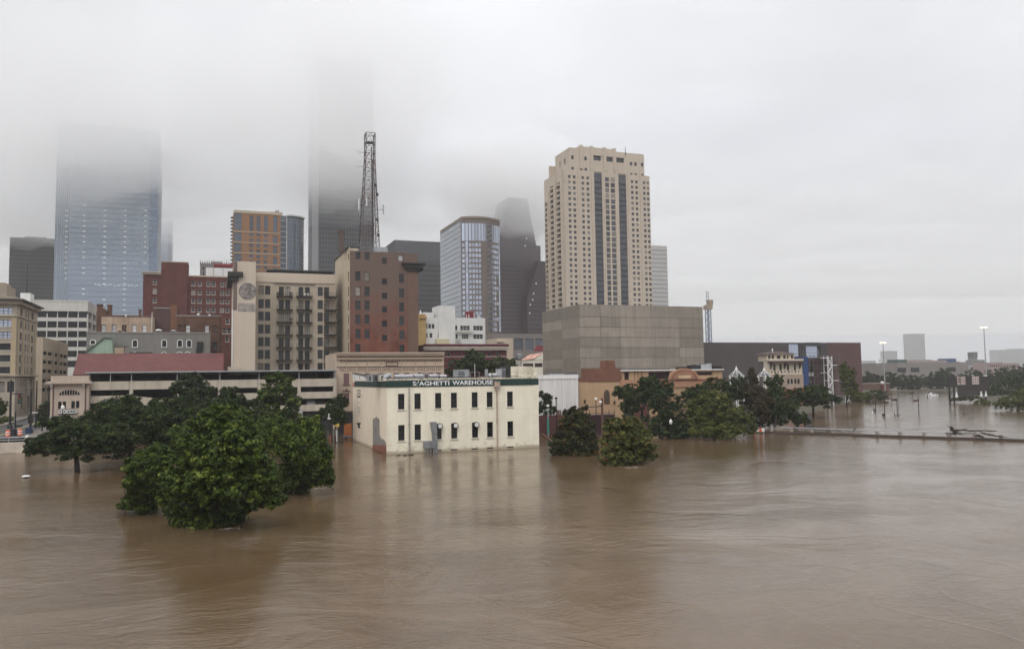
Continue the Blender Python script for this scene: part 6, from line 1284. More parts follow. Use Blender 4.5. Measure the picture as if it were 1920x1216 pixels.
    for px, w, h, lb in ((1305, 2.6, .9, 'black rooftop chiller on the tan restaurant near the pediment'), (1320, 1.6, 1.1, 'grey rooftop fan box on the tan restaurant'), (1330, 1.2, 1.3, 'pale grey rooftop box on the tan restaurant'), (1346, 2.2, .6, 'low black rooftop unit at the theatre end of the restaurant'), (1285, 3.0, .5, 'flat black unit behind the curved pediment')):
        vv = v + 3; x = FU(px, 690, vv); z = fz2(692.5) + .01; t = thing('roof_unit', lb, 'roof unit', (x, vv, z)); MB().box(x - w / 2, x + w / 2, vv, vv + 1.6, z, z + h).build('casing', m_black if 'black' in lb else m_steel, t); MB().tube((x, vv + .8, z + h), (x, vv + .8, z + h + .12), min(w, 1.6) * .38, min(w, 1.6) * .38, 12).build('fan_guard', m_dark, t)
    # lower orange front with pediment arch
    zt2 = fz(722); b.box('orange_parapet', mo, fu(1163), fu(1352), v0 - .25, v0 - .004, fz(728), fz(712)); b.box('brick_band', M('terracotta_band', (.22, .095, .058), .85, .15), fu(1205), fu(1352), v0 - .32, v0 - .255, fz(716.5), fz(713))
    cx, R = fu(1282), fu(1310) - fu(1282)
    def arcp(r0, d0, d1, mat, nm, f=.62):
        pts = [(cx + r0 * math.cos(math.pi * k / 16), v0 - d0, fz(712.5) + r0 * f * math.sin(math.pi * k / 16)) for k in range(17)]; return MB().extr(pts, (0, d0 - d1, 0)).build(nm, mat, b.root)
    arcp(R, .45, .0, mo, 'pediment'); arcp(R * .86, .5, .452, M('terracotta_band', (.34, .12, .06)), 'pediment_ring'); arcp(R * .74, .54, .502, M('terracotta_deep', (.30, .155, .10), .85), 'pediment_field'); b.box('pediment_tablet', M('buff_tablet', (.55, .40, .24), .85), cx - R * .42, cx + R * .42, v0 - .58, v0 - .542, fz(711), fz(705))
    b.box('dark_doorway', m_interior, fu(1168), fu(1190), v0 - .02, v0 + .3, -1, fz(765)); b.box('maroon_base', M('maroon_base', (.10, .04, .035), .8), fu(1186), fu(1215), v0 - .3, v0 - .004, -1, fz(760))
    for px, y in ((1095.5, 752), (1151, 755)): MB().lathe((fu(px), v0 - .25, fz(y + 2)), [(.1, 0), (.2, .2), (.2, .55), (.05, .7)], 8).build('wall_lantern', m_dark, b.root)
    # brown brick theatre block
    v0 = Vat(1450, 340); mbk = M('dull_brown_brick', (.074, .062, .060), .85, .1, .15, streak=.08); fu = lambda x: FU(x, 680, v0); fz = lambda y: FZ(1500, y, v0)
    b = Bldg('theatre_block', 'massive dull brown brick theatre block beyond the trees', 'building', fu(1310), fu(1614), v0, v0 + 60, 1, fz(642), mbk)
    b.win('F', fu(1490.5), fz(668), fu(1501) - fu(1480), 5.6, 'plain', m_dark, g_pale, .6, split=False); b.win('F', fu(1525), fz(672), fu(1538) - fu(1511), 7.0, 'plain', m_dark, g_pale, .6, split=False)
    b.finish(.9)
    mr = M('maroon_brick_panel', (.105, .055, .052), .85, .08, .2, brick=(1.2, 1.2, .04, .92, .8)); b.box('maroon_panel', mr, fu(1551), fu(1614) + .1, v0 - .3, v0 - .004, 1, fz(641.8)); f = MB()
    f.box(fu(1503), fu(1511) - .05, v0 - .5, v0 - .004, 1, fz(644)); f.box(fu(1538) + .05, fu(1551) - .02, v0 - .5, v0 - .004, 1, fz(644)); f.box(fu(1511) - .04, fu(1538) + .04, v0 - .5, v0 - .004, fz(648.5), fz(644)); f.build('dark_portal', M('dark_portal', (.05, .048, .052), .6), b.root)
    b.box('roof_ridge', M('tan_ridge', (.34, .28, .23), .8, .2), fu(1455), fu(1560), v0 + 12, v0 + 14, b.z1 - 1, fz(640.2)); b.box('left_shoulder', mbk, fu(1310), fu(1400), v0 - 2, v0 - .01, 1, fz(646.5))
    # construction tower crane mast behind
    v = Vat(1328, 385); x = FU(1328, 600, v); t = thing('tower_crane', 'blue-grey lattice crane mast rising behind the theatre block', 'crane', (x, v, 1)); zt = FZ(1327, 580, v); r = .95; N = 26
    for sx, sy in ((-1, -1), (1, -1), (1, 1), (-1, 1)): MB().bar((x + sx * r, v + sy * r, 1), (x + sx * r, v + sy * r, zt), .28).build('leg', M('crane_blue', (.13, .165, .23), .5), t)
    ml = MB(); H = (zt - 1) / N
    for i in range(N):
        for sy in (-1, 1): s = 1 if i % 2 else -1; ml.bar((x - s * r, v + sy * r, 1 + i * H), (x + s * r, v + sy * r, 1 + (i + 1) * H), .14); ml.bar((x - r, v + sy * r, 1 + i * H), (x + r, v + sy * r, 1 + i * H), .12); ml.bar((x + sy * r, v - s * r, 1 + i * H), (x + sy * r, v + s * r, 1 + (i + 1) * H), .14)
    ml.build('lattice', M('crane_blue', (.13, .165, .23)), t)
    hd = MB(); hd.box(x - 1.6, x + 1.6, v - 1.6, v + 1.6, zt, FZ(1328, 572, v)); hd.box(x + .2, x + 2.4, v - 1, v + 1, FZ(1328, 572, v) + .01, FZ(1328, 562, v)); hd.build('slew_unit', M('crane_tan', (.33, .26, .2), .7, .2), t); tp = MB()
    for sx in (-.9, .7): tp.bar((x + sx, v, zt), (x + sx * .5, v, FZ(1326, 547, v)), .25)
    for k in range(5): z = zt + (FZ(1326, 547, v) - zt) * k / 4; tp.bar((x - .9, v, z), (x + .6, v, z), .14)
    tp.build('cat_head', M('crane_grey', (.3, .3, .33), .6), t)
right_blocks()
def scaffold_building():
    v0 = Vat(1480, 262); fu = lambda x: FU(x, 710, v0); fz = lambda y: FZ(1480, y, v0); mc = M('cream_brick_upper', (.60, .52, .41), .85, .06, .4, streak=.12); mb_ = M('tan_brick_lower', (.34, .26, .205), .85, .1, .4); mr = M('dark_tile', (.075, .05, .045), .8, .2)
    b = Bldg('turret_building', 'cream and tan brick building with tiled turret room and bracketed eaves', 'building', fu(1444), fu(1505), v0, v0 + 3, 1, fz(675.5), mc)
    for px in (1453, 1464.5, 1478.5, 1491.5): b.win('F', fu(px), fz(694), .95, 2.0, 'plain', m_dark, g_dark, .3)
    b.finish(.35)
    for k, px in enumerate((1447.5, 1453.5, 1459.5, 1466, 1472, 1479.5, 1485.5, 1492, 1498)):
        z = fz(697 if k % 2 else 696.2); MB().tube((fu(px), v0 - .02, z), (fu(px), v0 - .004, z), .27 if k % 2 == 0 else .36, .27, 8).build('round_vent', m_dark, b.root)
    b.box('lower_wall', mb_, fu(1443.5), fu(1505.5), v0 - .25, v0 - .004, 1, fz(701.5)); b.box('terracotta_base', M('terracotta_base', (.32, .09, .05), .85), fu(1470), fu(1505.4), v0 - .35, v0 - .255, 1, fz(728.5))
    for px in (1477, 1483.3, 1490, 1496):
        x = fu(px); MB().extr([(x - .42, v0 - .3, fz(719)), (x + .42, v0 - .3, fz(719))] + [(x + .42 * math.cos(math.pi * k / 8), v0 - .3, fz(712) + .42 * math.sin(math.pi * k / 8)) for k in range(9)], (0, .04, 0)).build('arched_window', g_dark, b.root)
    b.box('eaves', mr, fu(1440.5), fu(1503), v0 - 1.6, v0 - .01, fz(680), fz(676)); b.box('parapet', mc, fu(1441), fu(1505), v0 - .8, v0 + 1, fz(676) + .005, fz(673)); 
    for px in (1445, 1471.5, 1499.5): x = fu(px); MB().extr([(x - .2, v0 - .01, fz(692)), (x - .2, v0 - 1.3, fz(680.2)), (x - .2, v0 - .01, fz(680.2))], (.4, 0, 0)).build('bracket', mr, b.root)
    ta, tc, vt = fu(1443.5), fu(1495), v0 + 1.2; rw = Bldg('x', '', '', ta, tc, vt, vt + 4.5, fz(676), fz(663.5), mc, root=b.root)
    for px, w in ((1448.5, 1.0), (1455, 1.0), (1466, 1.5), (1477, 1.0), (1483, .6), (1491.5, .9)): rw.win('F', fu(px), fz(672), w, 1.15, 'plain', m_dark, g_dark, .25)
    rw.finish(.3, 'turret_roof_deck'); e = .9; mx, my, zr = (ta + tc) / 2, vt + 2.25, fz(657.5)
    MB().add([(ta - e, vt - e, fz(663.5) + .01), (tc + e, vt - e, fz(663.5) + .01), (tc + e, vt + 4.5 + e, fz(663.5) + .01), (ta - e, vt + 4.5 + e, fz(663.5) + .01), (mx - 1.8, my, zr), (mx + 1.8, my, zr)], [(0, 1, 5, 4), (1, 2, 5), (2, 3, 4, 5), (3, 0, 4), (3, 2, 1, 0)]).build('hip_roof', mr, b.root)
    x = fu(1459.5); MB().lathe((x, my - 1, zr - .6), [(.25, 0), (.1, .6), (.3, .9), (.02, 1.6)], 8).build('finial', m_white, b.root)
    # blue sheeting and unfinished brick frame behind the scaffold
    MB().box(fu(1505.6), fu(1515.5), v0 - .3, v0 + 10, 1, fz(669)).build('blue_sheeting', M('blue_tarpaulin', (.025, .055, .16), .6, .12, .5, streak=.15), b.root)
    mu = M('maroon_brick_new', (.13, .065, .062), .88, .15, .3); x0, x1, vs = fu(1516), fu(1567), v0 + .6
    t = thing('unfinished_building', 'unfinished maroon brick building wrapped in scaffolding beside the turret building', 'building', ((x0 + x1) / 2, vs + 6, 1)); MB().box(x0, x1, vs, vs + 12, 1, fz(671)).build('wall', mu, t)
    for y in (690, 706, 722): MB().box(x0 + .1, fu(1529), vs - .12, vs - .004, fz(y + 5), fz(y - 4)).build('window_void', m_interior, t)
    MB().box(fu(1517.5), fu(1527), vs - .3, vs - .15, fz(705), fz(699)).build('white_board', m_white, t)
    # scaffolding and white stair tower
    sc = M('scaffold_tube', (.11, .10, .10), .6, .2); t = thing('scaffolding', 'grey tube scaffolding covering the unfinished maroon building', 'scaffolding', ((x0 + x1) / 2, vs - 1, 1)); lv = [737, 722, 706.5, 690.5, 675.5, 666.5]; va, vb_ = vs - .5, vs - 1.6
    nx = 9; xs = [x0 - .2 + (x1 + 1.5 - x0) * k / (nx - 1) for k in range(nx)]
    for x in xs:
        m = MB()
        for vv in (va, vb_): m.bar((x, vv, .2), (x, vv, fz(667)), .12)
        m.build('standard', sc, t)
    for y in lv:
        m = MB(); z = fz(y)
        for vv in (va, vb_):
            for dz in (0, .9): m.bar((xs[0], vv, z + dz), (xs[-1], vv, z + dz), .09)
        m.build('ledger', sc, t); MB().box(xs[0], xs[-1], vb_ + .05, va - .05, z - .08, z - .01).build('deck_board', M('scaffold_plank', (.34, .29, .23), .9, .2), t)
    wt = M('white_scaffold', (.62, .61, .60), .6, .1); t = thing('stair_tower', 'white scaffold stair tower in front of the unfinished building', 'scaffolding', (fu(1546), vb_ - 1.5, 0)); xa, xb, vc, vd = fu(1540.5), fu(1549), vb_ - .3, vb_ - 2.0
    for x in (xa, xb):
        for vv in (vc, vd): MB().bar((x, vv, 0), (x, vv, fz(668)), .2).build('post', wt, t)
    zz = [fz(y) for y in (745, 730, 715, 700, 686, 672)]
    for k, z in enumerate(zz):
        o = MB().box(xa - (1.6 if k % 2 else .3), xb + (.2 if k % 2 else 2.6), vd, vc, z, z + .22).build('landing', wt, t)
        if k < len(zz) - 1:
            s = 1 if k % 2 else -1; MB().bar((xa if s > 0 else xb, vd, z), (xb if s > 0 else xa, vd, zz[k + 1]), .16, .4).build('stair_flight', wt, t); MB().bar((xa if s < 0 else xb, vd, z), (xb if s < 0 else xa, vd, zz[k + 1]), .12).build('brace', wt, t)
    for px in (1575.5,):
        m = MB(); x = fu(px); t = thing('ladder_scaffold', 'leaning white zigzag ladder scaffold at the edge of the trees', 'scaffolding', (x, vb_ - 2, 0)); H = 10; zb, zt = fz(758), fz(703)
        for k in range(6): za, zb2 = zb + (zt - zb) * k / 6, zb + (zt - zb) * (k + 1) / 6; MB().bar((x - .5 + (k % 2), vb_ - 2, za), (x + .5 - (k % 2) + .3, vb_ - 2, zb2), .16).build('rung_brace', wt, t)
        MB().bar((x + .9, vb_ - 2, zb), (x + .7, vb_ - 2, zt), .1).build('rail', wt, t); MB().bar((x - .9, vb_ - 2, zb), (x - .7, vb_ - 2, zt), .1).build('rail', wt, t)
scaffold_building()
# ------------------------------------------------------------------ trees
def leaf_material(name, c1, c2, c3=None):
    if name in MATS: return MATS[name]
    m = bpy.data.materials.new(name); m.use_nodes = True; MATS[name] = m
    nt = m.node_tree; nt.nodes.clear(); N = lambda t: nt.nodes.new(t); L = nt.links.new
    out = N('ShaderNodeOutputMaterial'); b = N('ShaderNodeBsdfPrincipled'); b.inputs['Roughness'].default_value = .5; b.inputs['Specular IOR Level'].default_value = .12
    at = N('ShaderNodeAttribute'); at.attribute_name = 'tint'
    cr = N('ShaderNodeValToRGB'); L(at.outputs['Fac'], cr.inputs[0]); e = cr.color_ramp.elements
    e[0].position = .1; e[0].color = tuple(c1) + (1,); e[1].position = .75; e[1].color = tuple(c2) + (1,)
    if c3: k = e.new(.93); k.color = tuple(c3) + (1,)
    tr = N('ShaderNodeBsdfTranslucent'); mx = N('ShaderNodeMixShader'); mx.inputs[0].default_value = .08
    L(cr.outputs[0], b.inputs['Base Color']); L(cr.outputs[0], tr.inputs[0]); L(b.outputs[0], mx.inputs[1]); L(tr.outputs[0], mx.inputs[2]); L(mx.outputs[0], out.inputs[0])
    return m
lf_dark = leaf_material('leaf_dark_oak', (.012, .022, .005), (.032, .052, .010), (.066, .088, .018))
lf_mid = leaf_material('leaf_willow_green', (.018, .034, .005), (.066, .098, .013), (.14, .172, .028))
lf_mag = leaf_material('leaf_magnolia', (.036, .046, .011), (.115, .12, .026), (.17, .10, .038))
lf_mag2 = leaf_material('leaf_rusty_magnolia', (.016, .022, .006), (.052, .052, .013), (.11, .055, .02))
lf_yel = leaf_material('leaf_yellow_green', (.032, .044, .009), (.100, .114, .023), (.15, .14, .036))
lf_cyp = leaf_material('leaf_cypress', (.011, .022, .007), (.030, .050, .014), (.062, .075, .022))
lf_rus = leaf_material('leaf_rusty', (.022, .021, .010), (.052, .038, .016), (.085, .045, .02))
m_bark = M('wet_bark', (.035, .028, .022), .9, .3, 3)
def crown_mesh(name, lobes, n, size, mat, seed, clump=.9, droop=0.0, zmin=-.25, flip=False):
    g = np.random.default_rng(seed)
    vol = np.array([(l[1] * l[1] * l[2]) ** (2 / 3.) for l in lobes]); share = vol / vol.sum(); C, Nn, Tn = [], [], []
    for (c, rx, rz), s in zip(lobes, share):
        k = max(60, int(n * s)); nc = max(6, int(k / 30)); c = np.array(c)
        d = g.normal(size=(nc, 3)); d /= np.linalg.norm(d, axis=1)[:, None]; d[:, 2] = np.where(flip & (d[:, 2] < -.35), -d[:, 2] * .6, d[:, 2])
        r = .50 + .60 * g.random(nc) ** .8; r *= 1 + .16 * np.sin(d[:, 0] * 5 + seed) * np.cos(d[:, 2] * 6 + seed * 2)
        cc = c + d * r[:, None] * np.array([rx, rx, rz]); ct = np.clip(g.normal(.45, .24, nc), 0, 1)
        cr = clump * (.14 * (rx + rz) / 2 + .18) * (.7 + .7 * g.random(nc))
        idx = g.integers(0, nc, k); o = g.normal(size=(k, 3)); o /= np.linalg.norm(o, axis=1)[:, None]; rad = g.random(k) ** .45
        p = cc[idx] + o * (rad * cr[idx])[:, None] * np.array([1.15, 1.15, .75]); p[:, 2] -= droop * g.random(k) * rad * 1.2
        nv = o * .7 + d[idx] * .5 + np.array([0, 0, .55]) + g.normal(size=(k, 3)) * .45
        C.append(p); Nn.append(nv); Tn.append(np.clip(ct[idx] + g.normal(0, .13, k), 0, 1))
        kf = k // 10                                         # inner leaves close the crown
        q = g.normal(size=(kf, 3)); q /= np.linalg.norm(q, axis=1)[:, None]; C.append(c + q * (g.random(kf) ** .5 * .7)[:, None] * np.array([rx, rx, rz])); Nn.append(q + g.normal(size=(kf, 3)) * .6); Tn.append(np.clip(g.normal(.45, .2, kf), 0, 1))
    p = np.concatenate(C); nv = np.concatenate(Nn); tn = np.concatenate(Tn); k = p[:, 2] > zmin; p, nv, tn = p[k], nv[k], tn[k]; k = len(p)
    nv /= np.linalg.norm(nv, axis=1)[:, None] + 1e-9
    a = np.cross(nv, g.normal(size=(k, 3))); a /= np.linalg.norm(a, axis=1)[:, None] + 1e-9; b = np.cross(nv, a); s = size * (.6 + .8 * g.random(k))[:, None]
    bend = nv * s * .18
    v = np.stack([p - a * s * .62, p + b * s * .34 + bend, p + a * s * .62, p - b * s * .34 + bend], 1).reshape(-1, 3)
    me = bpy.data.meshes.new(name); me.vertices.add(k * 4); me.loops.add(k * 4); me.polygons.add(k)
    me.vertices.foreach_set('co', v.astype('f').ravel()); me.loops.foreach_set('vertex_index', np.arange(k * 4, dtype='i')); me.polygons.foreach_set('loop_start', np.arange(0, k * 4, 4, dtype='i'))
    at = me.attributes.new('tint', 'FLOAT', 'FACE'); at.data.foreach_set('value', tn.astype('f')); me.update(calc_edges=True); me.materials.append(mat); return me
_ts = [100]
def tree(name, label, base, lobes, n, size, mat, group=None, r0=.3, zmin=-.25, clump=.9, droop=0.0, cat='tree', flip=False):
    """lobes: (px, py, rx_px, ry_px, D) read off the photo at the tree's own distance"""
    _ts[0] += 1; rr = random.Random(_ts[0]); t = thing(name, label, cat, base, group); L = []
    for (px, py, rx, ry, D) in lobes: L.append((P(px, py, D), .78 * rx * D / FPX, .78 * ry * D / FPX))
    base = Vector(base); top = max((l[0].z + l[2] * .4 for l in L)); cen = sum((l[0] for l in L), Vector()) / len(L); fork = Vector((base.x * .7 + cen.x * .3, base.y * .7 + cen.y * .3, max(base.z + .8, min(cen.z * .6, base.z + (top - base.z) * .35))))
    tk = MB(); p = base - Vector((0, 0, 1.5)); segs = 5; pts = [p.lerp(fork, k / segs) + Vector((rr.gauss(0, .05), rr.gauss(0, .05), 0)) for k in range(segs + 1)]
    for k in range(segs): tk.tube(pts[k], pts[k + 1], r0 * (1.15 - .06 * k), r0 * (1.15 - .06 * (k + 1)), 8)
    tr = tk.build('trunk', m_bark, t, smooth=True)
    for (c, rx, rz) in L:
        m = MB(); a = pts[-1]; b = c - Vector((0, 0, rz * .35)); mid = a.lerp(b, .5) + Vector((rr.gauss(0, .3), rr.gauss(0, .3), .3)); m.tube(a, mid, r0 * .55, r0 * .36, 7); m.tube(mid, b, r0 * .36, r0 * .16, 6)
        for k in range(5): d = Vector((rr.gauss(0, 1), rr.gauss(0, 1), abs(rr.gauss(.4, .5)))).normalized(); m.tube(mid.lerp(b, rr.uniform(.3, 1)), c + Vector((d.x * rx, d.y * rx, d.z * rz)) * .8, r0 * .17, .02, 5)
        m.build('limb', m_bark, t)
    for (c, rx, rz) in list(L):                              # smaller boughs break the outline
        for k in range(11):
            d = Vector((rr.gauss(0, 1), rr.gauss(0, 1), rr.gauss(.3, .8))).normalized(); f = rr.uniform(.16, .46); L.append((c + Vector((d.x * rx, d.y * rx, d.z * rz)) * rr.uniform(.9, 1.2), rx * f, rz * f * rr.uniform(.8, 1.3)))
    link('crown', crown_mesh('crown', L, int(n * 1.35), size * .8, mat, _ts[0], clump, droop, zmin, flip), t)
    return t
def W_(px, py): return G(px, py, 0)
# foreground clump standing in the current
tree('flooded_tree', 'large bushy green tree in the flood, foremost of its clump', W_(400, 985), [(410, 795, 44, 40, 61), (375, 850, 52, 46, 59.5), (440, 848, 58, 50, 59), (345, 900, 42, 42, 60), (480, 895, 48, 44, 59.5), (410, 905, 62, 40, 59), (505, 930, 34, 22, 60.5), (360, 950, 48, 44, 62), (420, 958, 56, 44, 62.5), (385, 985, 44, 16, 61.5), (445, 800, 34, 30, 60.5)], 64000, .27, lf_mid, r0=.35)
tree('flooded_tree', 'low spreading green tree leaning over the water toward the drowned lamp', W_(278, 955), [(282, 875, 40, 36, 66), (258, 908, 28, 28, 66), (306, 905, 34, 36, 66), (300, 848, 26, 22, 66.5), (272, 938, 38, 24, 68), (246, 942, 16, 16, 67)], 22000, .26, lf_mid, r0=.22)
tree('flooded_tree', 'drooping green tree in the flood, side of the clump toward the warehouse', W_(560, 915), [(560, 835, 46, 42, 76), (520, 806, 36, 34, 77), (594, 850, 32, 44, 76), (575, 800, 28, 24, 77), (560, 880, 50, 36, 78), (540, 905, 40, 22, 79), (606, 880, 20, 30, 77)], 30000, .27, lf_mid, r0=.28, droop=.6)
tree('flooded_tree', 'yellow-green leafy treetop just behind the large bushy tree', W_(440, 905), [(430, 790, 44, 34, 86), (395, 800, 34, 34, 87), (500, 812, 36, 40, 86), (350, 825, 36, 40, 86), (460, 850, 60, 50, 84)], 20000, .30, lf_mid, r0=.28)
tree('leaning_shrub', 'small low leafy branch trailing on the current beside the spreading tree', W_(232, 952), [(232, 948, 14, 4.5, 68), (246, 940, 12, 9, 68)], 900, .26, lf_mid, r0=.07, cat='shrub')
# oaks along the drowned bank
tree('flooded_oak', 'dark oak with bare trunk standing in the water near the retaining wall', W_(148, 884), [(150, 812, 58, 32, 101), (85, 832, 38, 24, 101), (200, 822, 46, 32, 100), (150, 845, 44, 22, 100), (110, 800, 36, 22, 102), (62, 846, 16, 14, 101)], 24000, .34, lf_dark, 'dark oaks on the drowned bank', r0=.32, flip=True)
tree('flooded_oak', 'tall dark oak on the bank in front of the corner entrance building', W_(245, 868), [(215, 775, 46, 38, 110), (250, 820, 60, 42, 109), (180, 790, 28, 34, 111), (285, 790, 36, 42, 110), (205, 840, 45, 26, 109), (240, 755, 24, 18, 111)], 26000, .36, lf_dark, 'dark oaks on the drowned bank', r0=.34, flip=True)
tree('flooded_oak', 'dark oak between the tall oak and the garage ramp', W_(310, 862), [(305, 800, 40, 48, 116), (330, 840, 40, 36, 114), (345, 785, 30, 36, 117), (300, 760, 22, 16, 117)], 14000, .36, lf_dark, 'dark oaks on the drowned bank', r0=.26)
tree('garage_tree', 'rounded blue-green tree reaching the garage canopy, middle of the front', W_(362, 838), [(360, 735, 36, 32, 136), (340, 765, 30, 28, 134), (385, 768, 34, 30, 134), (360, 712, 22, 14, 137)], 11000, .38, lf_cyp, 'trees against the garage', r0=.24)
tree('garage_tree', 'tall light green tree reaching the garage canopy, nearest the ornate building', W_(520, 835), [(520, 735, 36, 34, 136), (500, 760, 32, 28, 135), (545, 755, 22, 34, 136), (525, 712, 24, 16, 137), (520, 790, 40, 24, 134)], 12000, .38, lf_mid, 'trees against the garage', r0=.24)
tree('garage_tree', 'wide dark green tree between the two taller garage trees', W_(440, 842), [(430, 760, 36, 28, 130), (465, 775, 32, 28, 129), (400, 785, 34, 30, 129), (430, 738, 18, 14, 131)], 11000, .37, lf_dark, 'trees against the garage', r0=.24)
tree('street_tree', 'small dark street tree before the ornate building, beside the flooded yard', G(628, 826), [(628, 768, 20, 26, 142), (612, 775, 14, 16, 142), (640, 752, 12, 14, 143), (636, 785, 16, 14, 141)], 6000, .36, lf_dark, r0=.14)
tree('street_tree', 'dark street tree behind the warehouse roof and before the maroon fascia', P(895, 760, 196), [(895, 685, 34, 26, 196), (860, 690, 30, 22, 196), (930, 688, 32, 22, 196), (890, 668, 22, 12, 198), (955, 684, 18, 14, 196)], 12000, .5, lf_dark, r0=.3)
tree('sapling', 'thin light-leaved sapling between warehouse end and white hall', G(1024, 798, .6), [(1020, 765, 13, 18, 150), (1030, 752, 10, 14, 150), (1018, 740, 9, 9, 150), (1036, 768, 8, 10, 150)], 1700, .36, lf_cyp, r0=.08)
# magnolias in the flood
tree('magnolia', 'rounded dark magnolia with rusty leaves in the flood nearest the warehouse', W_(1082, 848), [(1076, 806, 42, 38, 114), (1058, 830, 32, 28, 113), (1100, 822, 24, 36, 114), (1082, 782, 30, 22, 114), (1052, 842, 24, 18, 113), (1085, 846, 38, 16, 113)], 19000, .36, lf_mag2, 'flooded magnolias', r0=.2, clump=.7)
tree('magnolia', 'round yellow-green magnolia in the flood with foam at its foot', W_(1168, 866), [(1170, 820, 50, 44, 101), (1150, 848, 34, 26, 100), (1196, 832, 32, 38, 101), (1172, 796, 34, 20, 101), (1185, 854, 34, 18, 100), (1160, 862, 36, 12, 100)], 21000, .36, lf_mag, 'flooded magnolias', r0=.2, clump=.7)
# right bank
tree('bank_tree', 'dark layered oak against the tan restaurant front', G(1206, 800, .5), [(1195, 740, 34, 24, 152), (1172, 738, 22, 18, 152), (1222, 730, 30, 22, 152), (1180, 765, 20, 14, 151), (1215, 715, 18, 12, 153)], 9000, .42, lf_dark, 'trees on the bank by the bridge', r0=.26)
tree('bank_tree', 'feathery grey-green cypress in front of the curved pediment', W_(1252, 818), [(1250, 765, 36, 40, 142), (1235, 795, 34, 28, 141), (1275, 790, 34, 32, 141), (1248, 730, 18, 22, 142), (1262, 812, 40, 14, 140)], 15000, .34, lf_cyp, 'trees on the bank by the bridge', r0=.22)
tree('bank_tree', 'bushy yellow-green sycamore at the water beside the end of the drowned bridge', W_(1338, 820), [(1330, 770, 42, 38, 139), (1365, 785, 40, 36, 138), (1310, 795, 30, 28, 138), (1395, 795, 26, 30, 138), (1345, 805, 60, 22, 137), (1328, 742, 20, 12, 139)], 22000, .36, lf_yel, 'trees on the bank by the bridge', r0=.26)
tree('bank_tree', 'broad green tree below the first white pergola cone', G(1360, 800, .5), [(1345, 735, 44, 28, 165), (1385, 735, 34, 30, 165), (1310, 740, 30, 20, 166)], 9000, .45, lf_dark, 'trees on the bank by the bridge', r0=.26)
tree('bank_tree', 'rust tinged pointed cypress between the two white pergola cones', G(1412, 800, .3), [(1412, 740, 20, 40, 160), (1410, 705, 8, 16, 161), (1420, 770, 28, 32, 159), (1432, 750, 20, 26, 160)], 8000, .40, lf_rus, 'trees on the bank by the bridge', r0=.2)
tree('bank_tree', 'dark green tree mass reaching down to the bridge end', G(1450, 803, .2), [(1450, 755, 36, 34, 165), (1475, 770, 34, 28, 166), (1440, 780, 34, 26, 163), (1455, 722, 20, 20, 168), (1500, 785, 22, 14, 167), (1490, 745, 16, 18, 170)], 15000, .42, lf_dark, 'trees on the bank by the bridge', r0=.26)
tree('bank_tree', 'spreading oak with visible trunk before the scaffolding', G(1524, 780, .1), [(1525, 742, 36, 20, 198), (1505, 750, 22, 16, 198), (1550, 750, 24, 16, 197), (1530, 732, 24, 12, 199)], 8000, .46, lf_dark, 'trees on the bank by the bridge', r0=.3, flip=True)
tree('bank_tree', 'upright yellow-green tree beside the leaning ladder scaffold', G(1588, 760, .3), [(1588, 705, 16, 22, 250), (1592, 728, 16, 22, 249), (1580, 690, 10, 12, 251)], 5000, .5, lf_yel, 'trees on the bank by the bridge', r0=.24)
for k, (px, py, D, mt, lb) in enumerate(((1612, 745, 300, lf_yel, 'low rounded bush at the water beyond the scaffolding'), (1640, 742, 310, lf_dark, 'dark low bush under the white lamp post at the far bank'))):
    tree('bank_bush', lb, G(px, py + 6, 0), [(px, py, 24, 11, D), (px - 14, py + 2, 14, 8, D), (px + 14, py + 2, 14, 8, D)], 4200, .55, mt, r0=.12, cat='bush')
tree('bank_bush', 'olive bush clump rising from the water beyond the sign gantry', W_(1905, 770), [(1905, 752, 30, 18, 218), (1885, 758, 18, 12, 217), (1930, 748, 30, 22, 218), (1960, 745, 36, 26, 219)], 8000, .42, lf_yel, r0=.2, cat='bush')
tree('bank_bush', 'low light green grass clump below the sign gantry', W_(1815, 752), [(1812, 746, 22, 6, 275), (1795, 748, 14, 4, 276), (1838, 754, 12, 6, 262), (1852, 756, 10, 4, 260)], 3000, .42, lf_yel, r0=.06, cat='bush')
tree('bank_bush', 'dark tree mass behind the olive bush on the river bank', G(1890, 742, .3), [(1890, 722, 30, 18, 335), (1920, 715, 30, 24, 338), (1862, 735, 22, 12, 325), (1875, 735, 26, 12, 322)], 7000, .6, lf_dark, r0=.2, cat='tree')
far = [(1612, 712, 12), (1630, 708, 16), (1648, 714, 14), (1668, 709, 16), (1690, 712, 15), (1712, 713, 15), (1735, 712, 14), (1757, 708, 17), (1780, 713, 14), (1772, 698, 12), (1803, 711, 15), (1822, 704, 18), (1845, 706, 18), (1868, 702, 18), (1892, 699, 18), (1915, 697, 20), (1940, 694, 22)]
fl = ['far tree beside the theatre block corner', 'far tree below the little observation wheel', 'far tree under the lit mast by the theatre', 'far tree at the green plant room end of the grey hall', 'far tree before the windows of the long grey hall', 'far low tree in front of the grey hall middle', 'far tree behind the flooded pickup', 'tall far tree before the blue plant room of the grey hall', 'far tree behind the gantry post nearer the pickup', 'taller tree poking above the flooded pickup trees', 'far tree behind the gantry boards', 'tall far tree below the thin chimney tower', 'far tree at the foot of the tall lit mast', 'far tree below the pinkish low sheds', 'far tree before the pale slab towers', 'far big tree under the wide pale slab', 'far tree beyond the olive bush, last of its row']
